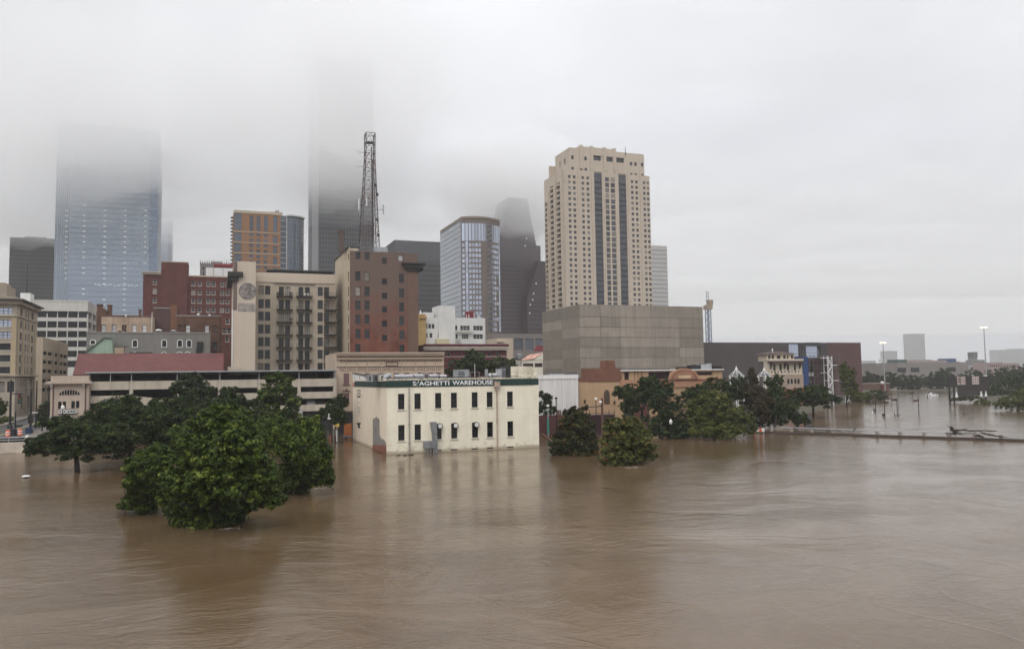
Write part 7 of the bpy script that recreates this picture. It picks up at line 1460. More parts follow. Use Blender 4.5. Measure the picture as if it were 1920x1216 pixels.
for (px, py, r), lb in zip(far, fl):
    D = 470 + rnd.uniform(0, 40); tree('far_tree', lb, P(px, 727, D), [(px, py, r, r * .75, D), (px - r * .6, py + 8, r * .8, r * .6, D), (px + r * .6, py + 8, r * .8, r * .6, D), (px, py + 15, r * 1.1, r * .6, D)], 2600, .95, lf_cyp if rnd.random() < .5 else lf_dark, 'far trees beyond the river', r0=.4, zmin=.5)
tree('street_tree', 'dark street tree left of the corner entrance building', P(84, 800, 156), [(84, 770, 13, 22, 156), (78, 785, 12, 14, 156)], 2600, .4, lf_dark, r0=.12, zmin=1)
tree('street_tree', 'dark street tree at the foot of the old buff office block', P(2, 790, 168), [(2, 762, 14, 18, 168), (-8, 770, 14, 14, 168)], 2400, .4, lf_dark, r0=.12, zmin=1)
# ------------------------------------------------------------------ left street: road, kerbs, retaining wall, posts, barrels
def left_street():
    ue = FU(94, 760, VG - 1.6); ub = FU(30, 650, Vat(30, 178)); vs = [G(45, 848).y + 2 + k * 6 for k in range(60)]
    def strip(name, a, c, dz, mat, v0=0, label=None):
        mb = MB()
        for k in range(v0, len(vs) - 1):
            z0, z1 = [max(land_z((a + c) / 2, v), 1.9) + dz for v in (vs[k], vs[k + 1])]; mb.quad((a, vs[k], z0), (c, vs[k], z0), (c, vs[k + 1], z1), (a, vs[k + 1], z1))
        o = mb.build(name, mat); tag(o, label, kind='structure'); return o
    # the street climbs away between the old office block and the corner entrance
    strip('road', ub + 3, ue - 3, .10, m_asphalt, label='wet asphalt street climbing away from the flood')
    kb = M('kerb_concrete', (.30, .27, .23), .85, .1, 1)
    for nm, a, c in (('pavement', ub - 1, ub + 3), ('pavement', ue - 3, ue - .02)):
        strip(nm, a + .02, c - .02, .24, M('pavement_concrete', (.17, .15, .13), .85, .15, .6), label='concrete pavement %s' % ('along the old office block' if a < 0 and a < ue - 10 else 'beside the corner entrance'))
    for a in (ub + 2.9, ue - 3.1): strip('kerb', a, a + .2, .26, kb, label='pale kerb along the climbing street' if a < ue - 5 else 'pale kerb by the corner entrance')
    strip('lane_line', (ub + ue) / 2 - .1, (ub + ue) / 2 + .1, .112, M('yellow_line', (.55, .42, .12), .8, .2), label='faded yellow line down the climbing street')
    # retaining wall with rail
    p = G(46, 848); y0 = p.y; x1 = p.x; x0 = G(-140, 862).x - 10
    t = thing('retaining_wall', 'pale concrete retaining wall with steel rail above the flood', 'wall', ((x0 + x1) / 2, y0, 0)); mw = M('stained_pale_concrete', (.44, .38, .31), .85, .15, .5, streak=.35, col2=(.52, .46, .38)); zt = FZ(20, 829, y0)
    MB().box(x0, x1, y0, y0 + .5, -1.5, zt).build('wall', mw, t); MB().box(x0, x1 + .1, y0 - .6, y0 - .004, -1.5, FZ(20, 846, y0)).build('footing', mw, t)
    for zz in (.35, .8): MB().tube((x0, y0 + .25, zt + zz), (x1, y0 + .25, zt + zz), .05, .05, 6).build('rail', m_steel, t)
    k = 0
    while x1 - k * 2.2 > x0: MB().bar((x1 - .1 - k * 2.2, y0 + .25, zt), (x1 - .1 - k * 2.2, y0 + .25, zt + .85), .08).build('rail_post', m_steel, t); k += 1
    MB().lathe((x1 + .25, y0 + .25, zt + .55), [(.05, 0), (.22, .1), (.26, .3), (.15, .5)], 10).build('end_lamp', m_white, t)
    # traffic barrels
    mo = M('barrel_orange', (.75, .12, .03), .6, .05); bm = None
    for k, (px, py, lb) in enumerate(((14.5, 824, 'orange traffic barrel with white bands farther from the lamp post'), (37.5, 821, 'orange traffic barrel with white bands next to the dark lamp post'))):
        b = P(px, py, 133 + k * 2); b.z = max(land_z(b.x, b.y), 1.9) + .1; t = thing('traffic_barrel', lb, 'barrel', b, 'orange barrels behind the retaining wall'); MB().lathe(b, [(.42, 0), (.42, .08), (.34, .1), (.31, 1.0), (.2, 1.1)], 14).build('body', mo, t)
        for z in (.35, .72): MB().lathe(b + Vector((0, 0, z)), [(.352, 0), (.345, .16)], 14).build('white_band', m_white, t)
        MB().lathe(b, [(.5, 0), (.5, .07), (.43, .09)], 14).build('base_ring', m_black, t)
    def ground_at(px, D): b = P(px, 800, D); b.z = max(land_z(b.x, b.y), 1.9) + .1; return b
    def post(px, ytop, D, r, label, name='street_post', cat='post'):
        b = ground_at(px, D); zt = P(px, ytop, D).z; t = thing(name, label, cat, b); MB().tube(b, (b.x, b.y, zt), r, r * .7, 8).build('pole', m_black, t); MB().lathe(b, [(r * 2.2, 0), (r * 2.2, .4), (r * 1.4, .7), (r * 1.1, 1.0)], 10).build('base', m_black, t); return t, Vector((b.x, b.y, zt))
    t, q = post(57, 728, 140, .2, 'thick black utility post by the kerb beside the blue bin'); MB().box(q.x - .35, q.x + .35, q.y - .35, q.y + .35, q.z - 6, q.z - 4.6).build('cabinet', m_black, t); MB().lathe(q + Vector((0, -.4, -8.2)), [(.1, 0), (.3, .2), (.3, .5), (.1, .7)], 10).build('lamp_globe', m_white, t)
    t, q = post(18.5, 712, 150, .22, 'dark signal post with long horizontal arm and hanging traffic light', 'traffic_signal', 'traffic light'); az = P(18, 738, 150).z; e = P(43, 738, 150); MB().tube((q.x, q.y, az), (e.x, e.y, az), .11, .08, 8).build('arm', m_black, t); h = MB().box(e.x - .8, e.x - .35, e.y - .2, e.y + .2, az - 1.9, az + .1).build('signal_head', m_black, t)
    for k in range(3): MB().tube((e.x - .575, e.y - .21, az - .3 - k * .55), (e.x - .575, e.y - .32, az - .3 - k * .55), .17, .17, 10).build('lens', M('dull_lens_%d' % k, ((.2, .02, .02), (.2, .12, .02), (.02, .12, .06))[k], .4), h)
    t, q = post(28.5, 771, 137, .14, 'short black signal pole with pedestrian signal behind the rail', 'pedestrian_signal', 'traffic light'); MB().box(q.x, q.x + 1.1, q.y - .2, q.y + .2, P(28, 800, 137).z, P(28, 796.5, 137).z).build('signal_box', m_black, t)
    t, q = post(67, 713, 152, .16, 'tall black pole with a street light arm before the street tree', 'street_lamp', 'lamp post'); az = P(67, 774, 152).z; MB().bar((q.x, q.y, az), (q.x - .9, q.y, az), .1).build('arm', m_black, t); MB().extr([(q.x - 1.2, q.y - .25, az), (q.x + .3, q.y - .25, az), (q.x + .15, q.y - .25, az + .16), (q.x - .9, q.y - .25, az + .18)], (0, .5, 0)).build('lamp_head', m_white, t)
    t, q = post(90, 722, 146, .15, 'plain dark pole at the edge of the corner entrance'); t, q = post(79, 790, 144, .07, 'thin dark sign post on the pavement by the corner entrance')
    t, q = post(117, 768, 132, .1, 'black lamp post standing in front of the dark shop sign', 'street_lamp', 'lamp post'); MB().lathe(q, [(.1, 0), (.25, .15), (.3, .5), (.12, .75)], 10).build('lantern', m_white, t)
    for px, D, lb, cl in ((54, 138, 'dark blue bin beside the thick utility post', (.02, .035, .09)), (25, 135.5, 'dark box cabinet between the two orange barrels', (.02, .02, .03))):
        b = ground_at(px, D); t = thing('street_bin', lb, 'bin', b); MB().lathe(b, [(.5, 0), (.55, 1.0), (.45, 1.15), (.15, 1.25)], 10).build('drum', M('bin_%d' % px, cl, .5), t); MB().lathe(b + Vector((0, 0, .98)), [(.58, 0), (.58, .08)], 10).build('rim', m_black, t)
    # planter with shrubs beside the old office block
    for k in range(6):
        b = Vector((ub + 1.2, Vat(30, 150) + k * 4.2, 0)); b.z = max(land_z(b.x, b.y), 1.9) + .25; t = thing('hedge_shrub', 'clipped green shrub in the row along the old office pavement', 'shrub', b, 'shrubs along the old office pavement'); link('crown', crown_mesh('crown', [(b + Vector((0, 0, .5)), 1.1, .55)], 500, .3, lf_yel, 40 + k), t); MB().tube(b - Vector((0, 0, .3)), b + Vector((0, 0, .4)), .06, .04, 5).build('stem', m_bark, t)
    MB()
left_street()
# drowned street lamp, only its flat white cap above the water
b = W_(48.5, 895); t = thing('drowned_lamp', 'flat white lamp cap barely above the brown water', 'lamp post', b); MB().lathe(b, [(.04, .05), (.46, .16), (.40, .24), (.08, .30)], 16).build('lamp_cap', m_white, t); MB().tube(b - Vector((0, 0, 1.5)), b + Vector((0, 0, .06)), .16, .16, 8).build('pole', m_black, t)

# ------------------------------------------------------------------ flooded yard left of the warehouse
def yard():
    D = 140
    def at(px, py, D=D): return P(px, py, D)
    b = at(588, 812); b.z = .3; t = thing('yellow_loader', 'yellow loader with open roll cage at the garage shutter', 'loader', b); my = M('machine_yellow', (.62, .42, .05), .5, .1); s = D / FPX
    MB().extr([(b.x - 1.0, b.y - .7, .3), (b.x + 1.1, b.y - .7, .3), (b.x + 1.1, b.y - .7, 1.5), (b.x + .2, b.y - .7, 1.9), (b.x - 1.0, b.y - .7, 1.9)], (0, 1.4, 0)).build('body', my, t); z0 = 1.9; zt = P(588, 786, D).z; c = MB()
    for y in (-.6, .6): c.bar((b.x - .6, b.y + y, z0), (b.x - .42, b.y + y, zt), .14); c.bar((b.x + .55, b.y + y, z0), (b.x + .38, b.y + y, zt), .14); c.bar((b.x - .45, b.y + y, zt), (b.x + .42, b.y + y, zt), .14)
    c.bar((b.x - .42, b.y - .6, zt), (b.x - .42, b.y + .6, zt), .12); c.bar((b.x + .38, b.y - .6, zt), (b.x + .38, b.y + .6, zt), .12); c.build('roll_cage', my, t); MB().box(b.x - .3, b.x + .3, b.y - .3, b.y + .4, 1.905, 2.4).build('seat', m_black, t)
    for x in (-.7, .7):
        for y in (-.8, .8): MB().tube((b.x + x, b.y + y - .12, .5), (b.x + x, b.y + y + .12, .5), .5, .5, 14).build('wheel', m_black, t)
    b = at(617, 826); b.z = -.5; t = thing('street_lamp', 'black lamp post with stacked white lamps before the small street tree', 'lamp post', b); q = P(617, 787, D); MB().tube(b, (b.x, b.y, q.z), .1, .07, 8).build('pole', m_black, t)
    for y, r in ((784.5, .34), (780.5, .2), (777, .16)): z = P(617, y, D).z; MB().lathe((b.x, b.y, z - .12), [(r * .4, 0), (r, .08), (r * .8, .22), (.05, .3)], 10).build('lamp', m_white, t)
    b = at(630, 812); b.z = .1; t = thing('yellow_tent_sign', 'tilted yellow board on a post beside the warehouse corner', 'sign', b); pl = [P(624.5, 798, D), P(636, 800, D), P(636, 793, D)]; MB().extr(pl, (0, .12, 0)).build('board', M('pale_yellow_board', (.68, .52, .14), .6), t); MB().tube((b.x + .3, b.y + .06, -.5), (b.x + .3, b.y + .06, P(631, 799, D).z), .05, .05, 6).build('post', m_steel, t); MB().tube(P(631, 797.5, D) - Vector((0, .03, 0)), P(631, 797.5, D) - Vector((0, .05, 0)), .16, .16, 10).build('emblem', M('amber_mark', (.6, .3, .03), .6), t)
    v = Vat(652, 152); t = thing('orange_barrier', 'orange plastic barrier in the dark doorway of the ornate building', 'barrier', (FU(651, 800, v), v, 0)); MB().extr([(FU(645, 800, v), v, 0), (FU(660, 800, v), v, 0), (FU(659, 800, v), v, FZ(650, 794, v)), (FU(646, 800, v), v, FZ(650, 794, v))], (0, .5, 0)).build('barrier_body', M('barrier_orange', (.33, .11, .03), .6), t); MB().box(FU(645.5, 800, v), FU(659.5, 800, v), v - .02, v - .004, .7, .95).build('band', M('barrier_dark', (.3, .07, .02)), t)
    b = W_(652, 822); t = thing('flooded_trailer', 'low blue flatbed trailer awash beside the warehouse wall', 'trailer', b); x0 = b.x - .9; MB().box(x0, x0 + 2.4, b.y, b.y + 1.4, .25, .42).build('bed', M('trailer_blue', (.045, .085, .14), .6), t); MB().box(x0 + .3, x0 + .8, b.y - .05, b.y + .3, -.3, .24).build('axle_box', m_black, t); MB().bar((x0 + 2.4, b.y + .7, .34), (x0 + 3.2, b.y + .9, .34), .12).build('drawbar', m_steel, t)
    for px, y0, y1, mt, r, lb in ((619, 815, 830, M('barrier_orange', (.55, .17, .03)), .12, 'orange bollard at the flooded yard gate'), (615.5, 809, 828, m_steel, .06, 'thin grey gate post beside the orange bollard')):
        b = W_(px, y1); t = thing('bollard', lb, 'bollard', b); MB().tube(b - Vector((0, 0, .8)), (b.x, b.y, FZ(px, y0, b.y)), r, r, 8).build('post', mt, t); MB().lathe((b.x, b.y, FZ(px, y0, b.y) - .02), [(r * 1.15, 0), (r * .9, .08), (.01, .12)], 8).build('cap', mt, t)
    v = Vat(630, 141); t = thing('yard_gate', 'dark steel yard gate panel behind the orange bollard', 'gate', (FU(628, 815, v), v, 0)); g = MB(); xa, xb = FU(620, 815, v), FU(634, 815, v); za = FZ(628, 804, v)
    for k in range(9): x = xa + (xb - xa) * k / 8; MB().bar((x, v, -.5), (x, v, za), .06).build('bar', m_black, t)
    for z in (.35, za): MB().bar((xa, v, z), (xb, v, z), .08).build('rail', m_black, t)
    MB().bar((FU(631, 815, v), v - .1, .2), (FU(631, 815, v), v - .1, FZ(631, 806, v)), .14).build('white_post', m_white, t)
yard()

# ------------------------------------------------------------------ right of the warehouse: lamp posts, low wall, signals, pergola cones
def right_street():
    def post(px, ytop, ybase, D, r, mat, label, name='street_lamp', cat='lamp post', z=None):
        b = P(px, ybase, D); zt = P(px, ytop, D).z; b.z = min(b.z, .6); t = thing(name, label, cat, b); MB().tube(b - Vector((0, 0, .5)), (b.x, b.y, zt), r, r * .8, 8).build('pole', mat, t); return t, Vector((b.x, b.y, zt)), b
    t, q, b = post(1028, 762, 800, 148, .12, m_steel, 'grey lamp post with teal painted foot beside the sapling'); MB().tube((b.x, b.y, b.z), (b.x, b.y, P(1028, 784, 148).z), .26, .2, 10).build('teal_sleeve', M('teal_paint', (.03, .17, .14), .5), t); MB().lathe(q, [(.08, 0), (.3, .1), (.25, .3), (.05, .4)], 10).build('lamp', m_white, t)
    t, q, b = post(1043.3, 748, 776, 152, .12, m_black, 'black post with flat cap before the white hall'); MB().lathe(q, [(.14, 0), (.26, .15), (.24, .35), (.06, .4)], 10).build('cap', m_black, t)
    t, q, b = post(1118, 750, 785, 150, .09, m_black, 'thin black lamp post with pale lantern before the tan wall'); MB().lathe(q, [(.08, 0), (.24, .1), (.24, .35), (.06, .5)], 10).build('lantern', m_white, t)
    t, q, b = post(1129.5, 746, 785, 148, .26, M('rusty_post', (.10, .05, .04), .8), 'thick dark signal post with outstretched arm before the arched window', 'traffic_signal', 'traffic light'); az = P(1129, 761, 148).z; e = P(1101, 762, 148); MB().tube((q.x, q.y, az), (e.x, e.y, az - .15), .09, .07, 8).build('arm', m_black, t); MB().box(e.x - .3, e.x + .15, e.y - .2, e.y + .2, az - .7, az + .3).build('signal_head', m_black, t); MB().lathe((q.x - .5, q.y - .3, P(1126, 756, 148).z), [(.1, 0), (.3, .12), (.28, .4), (.1, .5)], 10).build('lamp', m_white, t)
    t, q, b = post(1258.5, 794, 822, 137, .09, m_black, 'short lamp post with white lantern in front of the cypress'); MB().lathe(q - Vector((0, 0, .1)), [(.12, 0), (.26, .2), (.3, .55), (.12, .75), (.03, .95)], 10).build('lantern', m_white, t); MB().lathe(q - Vector((0, 0, .22)), [(.2, 0), (.16, .12)], 10).build('collar', m_black, t)
    # dark low wall with stakes, then a sloping kerb into the water
    v = Vat(1030, 155); t = thing('dark_wall', 'low dark maroon wall with stakes between warehouse and magnolia', 'wall', (FU(1030, 790, v), v, 0)); mm = M('maroon_base', (.10, .04, .035)); MB().box(FU(1008, 790, v), FU(1105, 790, v), v, v + .4, -1, FZ(1030, 778, v)).build('wall', mm, t)
    for px in (1046.5, 1049, 1052, 1057, 1062, 1090, 1100): MB().box(FU(px, 775, v) - .09, FU(px, 775, v) + .09, v + .1, v + .3, FZ(1030, 778, v), FZ(px, 768.5, v)).build('stake', m_bwnbrick, t)
    v = Vat(1120, 152); t = thing('raised_deck', 'dark railed deck below the arched window of the restaurant', 'deck', (FU(1125, 780, v), v, 0)); MB().box(FU(1092, 780, v), FU(1153, 780, v), v, v + 3, -.5, FZ(1120, 778, v)).build('deck', M('maroon_dark', (.04, .015, .02)), t)
    for px in (1094, 1106, 1118, 1130, 1142, 1152): MB().bar((FU(px, 770, v), v + .05, FZ(1120, 778, v)), (FU(px, 770, v), v + .05, FZ(px, 768, v)), .09).build('rail_post', m_black, t)
    for y in (774.5, 776.5): MB().bar((FU(1092, 775, v), v + .05, FZ(1120, y, v)), (FU(1153, 775, v), v + .05, FZ(1120, y, v)), .07).build('rail', m_steel if y > 776 else m_black, t)
    a, c = W_(1013, 812), W_(1045, 835); t = thing('drowned_kerb', 'dark kerb edge sliding under the water beside the warehouse', 'kerb', a); MB().bar(a + Vector((0, 0, .12)), c + Vector((0, 0, -.02)), .35, .3).build('kerb', m_bwnbrick, t); MB().bar(a + Vector((0, 3, .2)), W_(1040, 806) + Vector((0, 0, .15)), .3, .3).build('kerb', M('pale_kerb', (.4, .37, .33), .8), t)
    # pergola cones: white ribbed conical frames on posts
    for k, (px, yt, D) in enumerate(((1380.5, 689, 205), (1432.5, 690.5, 215))):
        c = P(px, yt + 2, D); zb = P(px, 705, D).z; R = 2.0 if k == 0 else 1.9; t = thing('pergola_cone', ('white ribbed pergola cone above the broad green tree', 'white ribbed pergola cone beside the turret building')[k], 'pergola', (c.x, c.y, 1), 'pergola cones')
        n = 9; MB().lathe((c.x, c.y, c.z - .25), [(.28, 0), (.34, .2), (.2, .5), (.06, .7), (.03, 1.2)], 8).build('finial', m_white, t)
        for i in range(n): a = 2 * math.pi * i / n; MB().bar((c.x, c.y, c.z), (c.x + R * math.cos(a), c.y + R * math.sin(a), zb), .085).build('rib', m_white, t)
        r = MB()
        for i in range(n):
            a0, a1 = 2 * math.pi * i / n, 2 * math.pi * (i + 1) / n
            for f in (.5, 1.0): r.bar((c.x + R * f * math.cos(a0), c.y + R * f * math.sin(a0), c.z + (zb - c.z) * f), (c.x + R * f * math.cos(a1), c.y + R * f * math.sin(a1), c.z + (zb - c.z) * f), .08)
        r.build('ring', m_white, t)
        cn = MB(); cn.lathe((c.x, c.y, zb + .02), [(R * .93, 0), (.15, (c.z - zb) * .9)], n); cn.build('canopy', M('grey_canopy', (.10, .10, .105), .7), t)
        for i in range(6): a = 2 * math.pi * i / 6; MB().tube((c.x + R * .95 * math.cos(a), c.y + R * .95 * math.sin(a), 1), (c.x + R * .95 * math.cos(a), c.y + R * .95 * math.sin(a), zb), .13, .13, 8).build('post', m_white, t)
right_street()

# ------------------------------------------------------------------ drowned bridge with driftwood
def bridge():
    a, c = W_(1432, 811.5), W_(1960, 828.5); d = (c - a).normalized(); nrm = Vector((-d.y, d.x, 0)); L = (c - a).length + 14
    t = thing('drowned_bridge', 'nearly drowned road bridge with low brown parapet and pipe rails', 'bridge', a); mb_ = M('brown_wet_concrete', (.062, .045, .038), .7, .25, .8, streak=.2); mp = M('post_concrete', (.27, .235, .20), .8, .15, 1); q = a + d * L
    MB().bar(a + Vector((0, 0, .05)), q + Vector((0, 0, .05)), .45, .62).build('parapet', mb_, t); MB().bar(a + nrm * 5 + Vector((0, 0, -.55)), q + nrm * 5 + Vector((0, 0, -.55)), 9, .4).build('deck', m_asphalt, t)
    pa = MB(); n = 16
    for k in range(n):
        p = a + d * (1.5 + k * (L - 3) / (n - 1)); MB().bar(p + Vector((0, 0, .36)), p + Vector((0, 0, .9)), .42, .42).build('rail_post', mp, t)
    for z, r in ((.72, .045), (1.05, .045)): MB().tube(a + Vector((0, 0, z)) + nrm * .1, q + Vector((0, 0, z)) + nrm * .1, r, r, 6).build('rail', m_steel, t)
    MB().tube(a + nrm * 9.5 + Vector((0, 0, .55)), a + d * 26 + nrm * 9.5 + Vector((0, 0, .5)), .06, .06, 6).build('far_rail', m_steel, t)
    # driftwood caught on the rails
    rr = random.Random(21)
    def log(label, px0, py0, px1, py1, r, name='drift_log', br=5):
        Dm = 133; p0 = a + d * ((px0 - 1432) / 528 * (c - a).length) - nrm * .1; p1 = a + d * ((px1 - 1432) / 528 * (c - a).length) - nrm * .3
        p0.z = FZ(px0, py0, p0.y); p1.z = FZ(px1, py1, p1.y); t = thing(name, label, 'driftwood', (p0 + p1) / 2); r *= .66; m = MB(); N = 7; pr = None
        for k in range(N + 1):
            p = p0.lerp(p1, k / N) + Vector((0, rr.gauss(0, .08), rr.gauss(0, .06)))
            if pr: m.tube(pr, p, r * (1 - .5 * (k - 1) / N), r * (1 - .5 * k / N), 7)
            pr = p
        m.build('trunk', m_bark, t)
        for k in range(br):
            s = p0.lerp(p1, rr.uniform(.1, .9)); e = s + d * rr.uniform(-1.2, 1.2) + Vector((0, rr.uniform(-.4, .4), rr.uniform(-.5, .5))); MB().tube(s, e, r * .45, .02, 5).build('branch', m_bark, t)
    log('long dark drift log lying along the bridge rail top', 1806, 805, 1885, 806.5, .22); log('forked drift branch hanging down over the bridge parapet', 1858, 810, 1900, 819, .2); log('dark root plate of driftwood jammed on the bridge rail', 1806, 800, 1816, 812, .38, br=9); log('thin drift branch caught low under the long log', 1795, 811, 1850, 810, .12, br=6); log('drift branch bundle jammed behind a bridge post', 1848, 815, 1862, 818, .3, br=6)
    log('small twig debris on the near end of the bridge rail', 1500, 801.5, 1506, 806, .14, br=3); log('thin driftwood stick standing on the bridge rail', 1624, 806, 1632, 800.5, .1, br=3); log('flat strand of driftwood along the middle bridge rail', 1568, 806, 1596, 807, .09, br=4)
    p = W_(1424, 812); t = thing('road_barrier', 'orange and white striped barrier at the near end of the drowned bridge', 'barrier', p); pr = nrm * .1
    for k in range(4): x0 = p + d * (-1.0 + k * .5); MB().extr([x0 + Vector((0, 0, .35)), x0 + d * .48 + Vector((0, 0, .35)), x0 + d * .48 + Vector((0, 0, 1.0)), x0 + Vector((0, 0, 1.0))], -nrm * .1).build('stripe', M('barrier_red', (.55, .09, .03), .6) if k % 2 == 0 else m_white, t)
    for s in (-.8, .8): MB().bar(p + d * s + Vector((0, 0, -.4)), p + d * s + Vector((0, 0, 1.0)) + nrm * .1, .1).build('leg', m_steel, t)
bridge()
for px, py, s, lb in ((1808, 777, 1.0, 'dark drifting snag sticking out of the river beyond the bridge'), (1678, 779, .7, 'small floating clump of debris beyond the bridge posts')):
    b = W_(px, py); t = thing('drifting_snag', lb, 'driftwood', b); rr = random.Random(px); MB().tube(b - Vector((.1, 0, .4)), b + Vector((-.2, 0, 1.3 * s)), .16 * s, .05, 6).build('trunk', m_bark, t)
    for k in range(4): MB().tube(b, b + Vector((rr.uniform(-.4, 2.2) * s, rr.uniform(-.3, .3), rr.uniform(.05, .5) * s)), .09, .02, 5).build('branch', m_bark, t)

# ------------------------------------------------------------------ drowned signals and signs in the river road
def river_signs():
    mk = M('sign_brown', (.07, .04, .035), .7)
    def sp(px, yb, yt, label, plates, r=.11, knob=False):
        b = W_(px, yb); D = b.y; t = thing('drowned_sign_post', label, 'sign post', b, 'drowned sign posts in the river'); top = Vector((b.x, b.y, FZ(px, yt, b.y))); MB().tube(b - Vector((0, 0, 1)), top, r, r * .8, 6).build('post', m_black, t)
        for (x0, x1, y, h) in plates:
            u0, u1 = FU(x0, y, b.y), FU(x1, y, b.y); z = FZ(px, y, b.y); o = MB().box(u0, u1, b.y - .2, b.y - .1, z - h / 2, z + h / 2).build('sign_plate', mk, t); MB().bar((u0, b.y - .05, z), (u1, b.y - .05, z), .09).build('bracket', m_black, o)
        if knob: MB().box(b.x - .75, b.x - .15, b.y - .3, b.y + .1, .1, .75).build('signal_box', m_black, t)
    sp(1659.3, 780.5, 752, 'black post with short plate and low box, in the river nearest the bridge', [(1657, 1664.5, 754.8, .45)], knob=True); sp(1682.5, 773.5, 747, 'black post with a wide plate pointing toward the buildings', [(1672, 1681.5, 749, .6)]); sp(1685.3, 772.5, 733, 'thin tall bare pole right beside the wide plate post', [(1684.8, 1686, 741, .2)], .07); sp(1723, 774, 744, 'post with a maroon plate leaning in midstream', [(1712, 1722, 750.5, .55)]); sp(1642.3, 771, 747, 'short post with a dark plate before the far bush', [(1634, 1640.5, 749, .7)], knob=True); sp(1711, 746, 723, 'distant post with crossbar beyond the midstream sign', [(1704, 1713.5, 737, .4)]); sp(1671.5, 755, 737, 'thin bracket pole carrying two long arms', [(1650, 1672, 739, .35), (1657, 1672, 747, .35)], .08); sp(1739, 746, 739, 'low dark stump post in front of the flooded pickup', [(1738, 1740, 741, .3)], .2); sp(1762.5, 744, 734, 'thin marker post beside the flooded pickup', [(1761.8, 1763.2, 735, .3)], .07)
    b = W_(1636, 776); t = thing('white_marker', 'small white marker tube floating upright near the posts', 'marker', b); MB().lathe(b, [(.12, -.4), (.14, .1), (.14, .75), (.04, .85)], 8).build('tube', m_white, t); MB().lathe(b, [(.2, -.3), (.2, .05)], 8).build('float_collar', m_steel, t)
    b = W_(1655, 741.5); t = thing('brick_lamp_pier', 'brick red lamp pier with white lantern at the far bank', 'lamp post', b); zt = FZ(1655, 720, b.y); MB().box(b.x - .5, b.x + .5, b.y - .5, b.y + .5, -1, zt).build('pier', m_redbrick, t); MB().lathe((b.x, b.y, zt), [(.2, 0), (.75, .3), (.8, .9), (.15, 1.5)], 12).build('lantern', m_white, t)
    b = W_(1747, 741.5); car((b.x, b.y, .2), (.74, .75, .76), 'white pickup truck half sunk in the flooded road', rz=math.radians(-8), pickup=True, sink=.55)
    # sign gantry seen from behind
    b = W_(1783, 757); v = b.y; fu = lambda x: FU(x, 730, v); fz = lambda y: FZ(1810, y, v); t = thing('sign_gantry', 'dark roadside sign gantry with pale backed boards over the flooded road', 'sign gantry', (fu(1815), v, 0))
    for px in (1780, 1788.5, 1838.5, 1847.5): MB().bar((fu(px), v, -1), (fu(px), v, fz(707)), .38).build('post', m_black, t)
    tr = MB()
    for y in (708, 716): tr.bar((fu(1780), v, fz(y)), (fu(1848), v, fz(y)), .22)
    for k in range(12): x0, x1 = fu(1780 + k * 5.67), fu(1785.67 + k * 5.67); tr.bar((x0, v, fz(708 if k % 2 else 716)), (x1, v, fz(716 if k % 2 else 708)), .14)
    tr.build('truss', m_black, t); mbk = M('board_back', (.035, .028, .028), .7, .2); pk = M('pale_board', (.46, .39, .36), .7, .1)
    for x0, x1, y0, y1 in ((1778, 1792, 707, 725), (1794, 1835, 721, 741), (1808, 1822, 706, 720.5), (1836, 1850, 706, 735)): MB().box(fu(x0), fu(x1), v - .5, v - .3, fz(y1), fz(y0)).build('board', mbk, t)
    for x0, x1 in ((1793.5, 1798), (1800, 1808.3), (1821, 1834)):
        o = MB().box(fu(x0), fu(x1), v - .55, v - .35, fz(720.5), fz(705.5)).build('pale_board', pk, t); s = MB()
        for k in range(3): x = fu(x0) + (fu(x1) - fu(x0)) * (k + .5) / 3; s.box(x - .09, x + .09, v - .62, v - .552, fz(718), fz(707.5))
        s.build('stiffener', M('board_rib', (.24, .15, .14), .7), o)
    MB().tube((fu(1846), v - .3, fz(706)), (fu(1844), v - .3, fz(703)), .12, .1, 6).build('flood_lamp_arm', m_black, t); MB().box(fu(1843.5), fu(1848), v - .8, v - .3, fz(705.5), fz(703.5)).build('flood_lamp', m_white, t)
    for px in (1790, 1836, 1845): MB().extr([(fu(px - 1.5), v - .7, fz(744)), (fu(px + 2.5), v - .7, fz(744)), (fu(px + .5), v - .7, fz(733))], (0, .3, 0)).build('white_base_guard', m_white, t)
    # high masts with lit lamps
    for px, yt, D, lb in ((1655.5, 641, 460, 'slim high mast with lit warm lamps near the theatre block'), (1844.5, 612, 420, 'tall high mast with lit warm lamps beyond the sign gantry')):
        top = P(px, yt, D); bt = P(px + (707 - yt) * .05, 720, D); t = thing('light_mast', lb, 'light mast', (top.x, top.y, 1), 'lit high masts'); MB().tube((top.x, top.y, .5), top, .38, .18, 8).build('pole', m_steel, t); MB().lathe(top - Vector((0, 0, .2)), [(1.0, 0), (1.0, .15)], 12).build('lamp_ring', m_steel, t)
        lm = M('mast_lamp_glow', (1, .85, .6), .5, 0, emit=(1.0, .62, .30), estr=9.0)
        for k in range(6): a = 2 * math.pi * k / 6; p = top + Vector((math.cos(a) * 1.25, math.sin(a) * 1.25, -.45)); o = MB().lathe(p + Vector((0, 0, .25)), [(.3, 0), (.22, .3)], 8).build('lamp_housing', m_steel, t); MB().lathe(p, [(.12, -.12), (.34, 0), (.34, .22), (.1, .25)], 8).build('lamp', lm, o)
    # little observation wheel
    D = 640; c = P(1657, 684, D); t = thing('observation_wheel', 'small white observation wheel above the far trees', 'ferris wheel', (c.x, c.y, 1)); R = 5.2; n = 16; rim = MB()
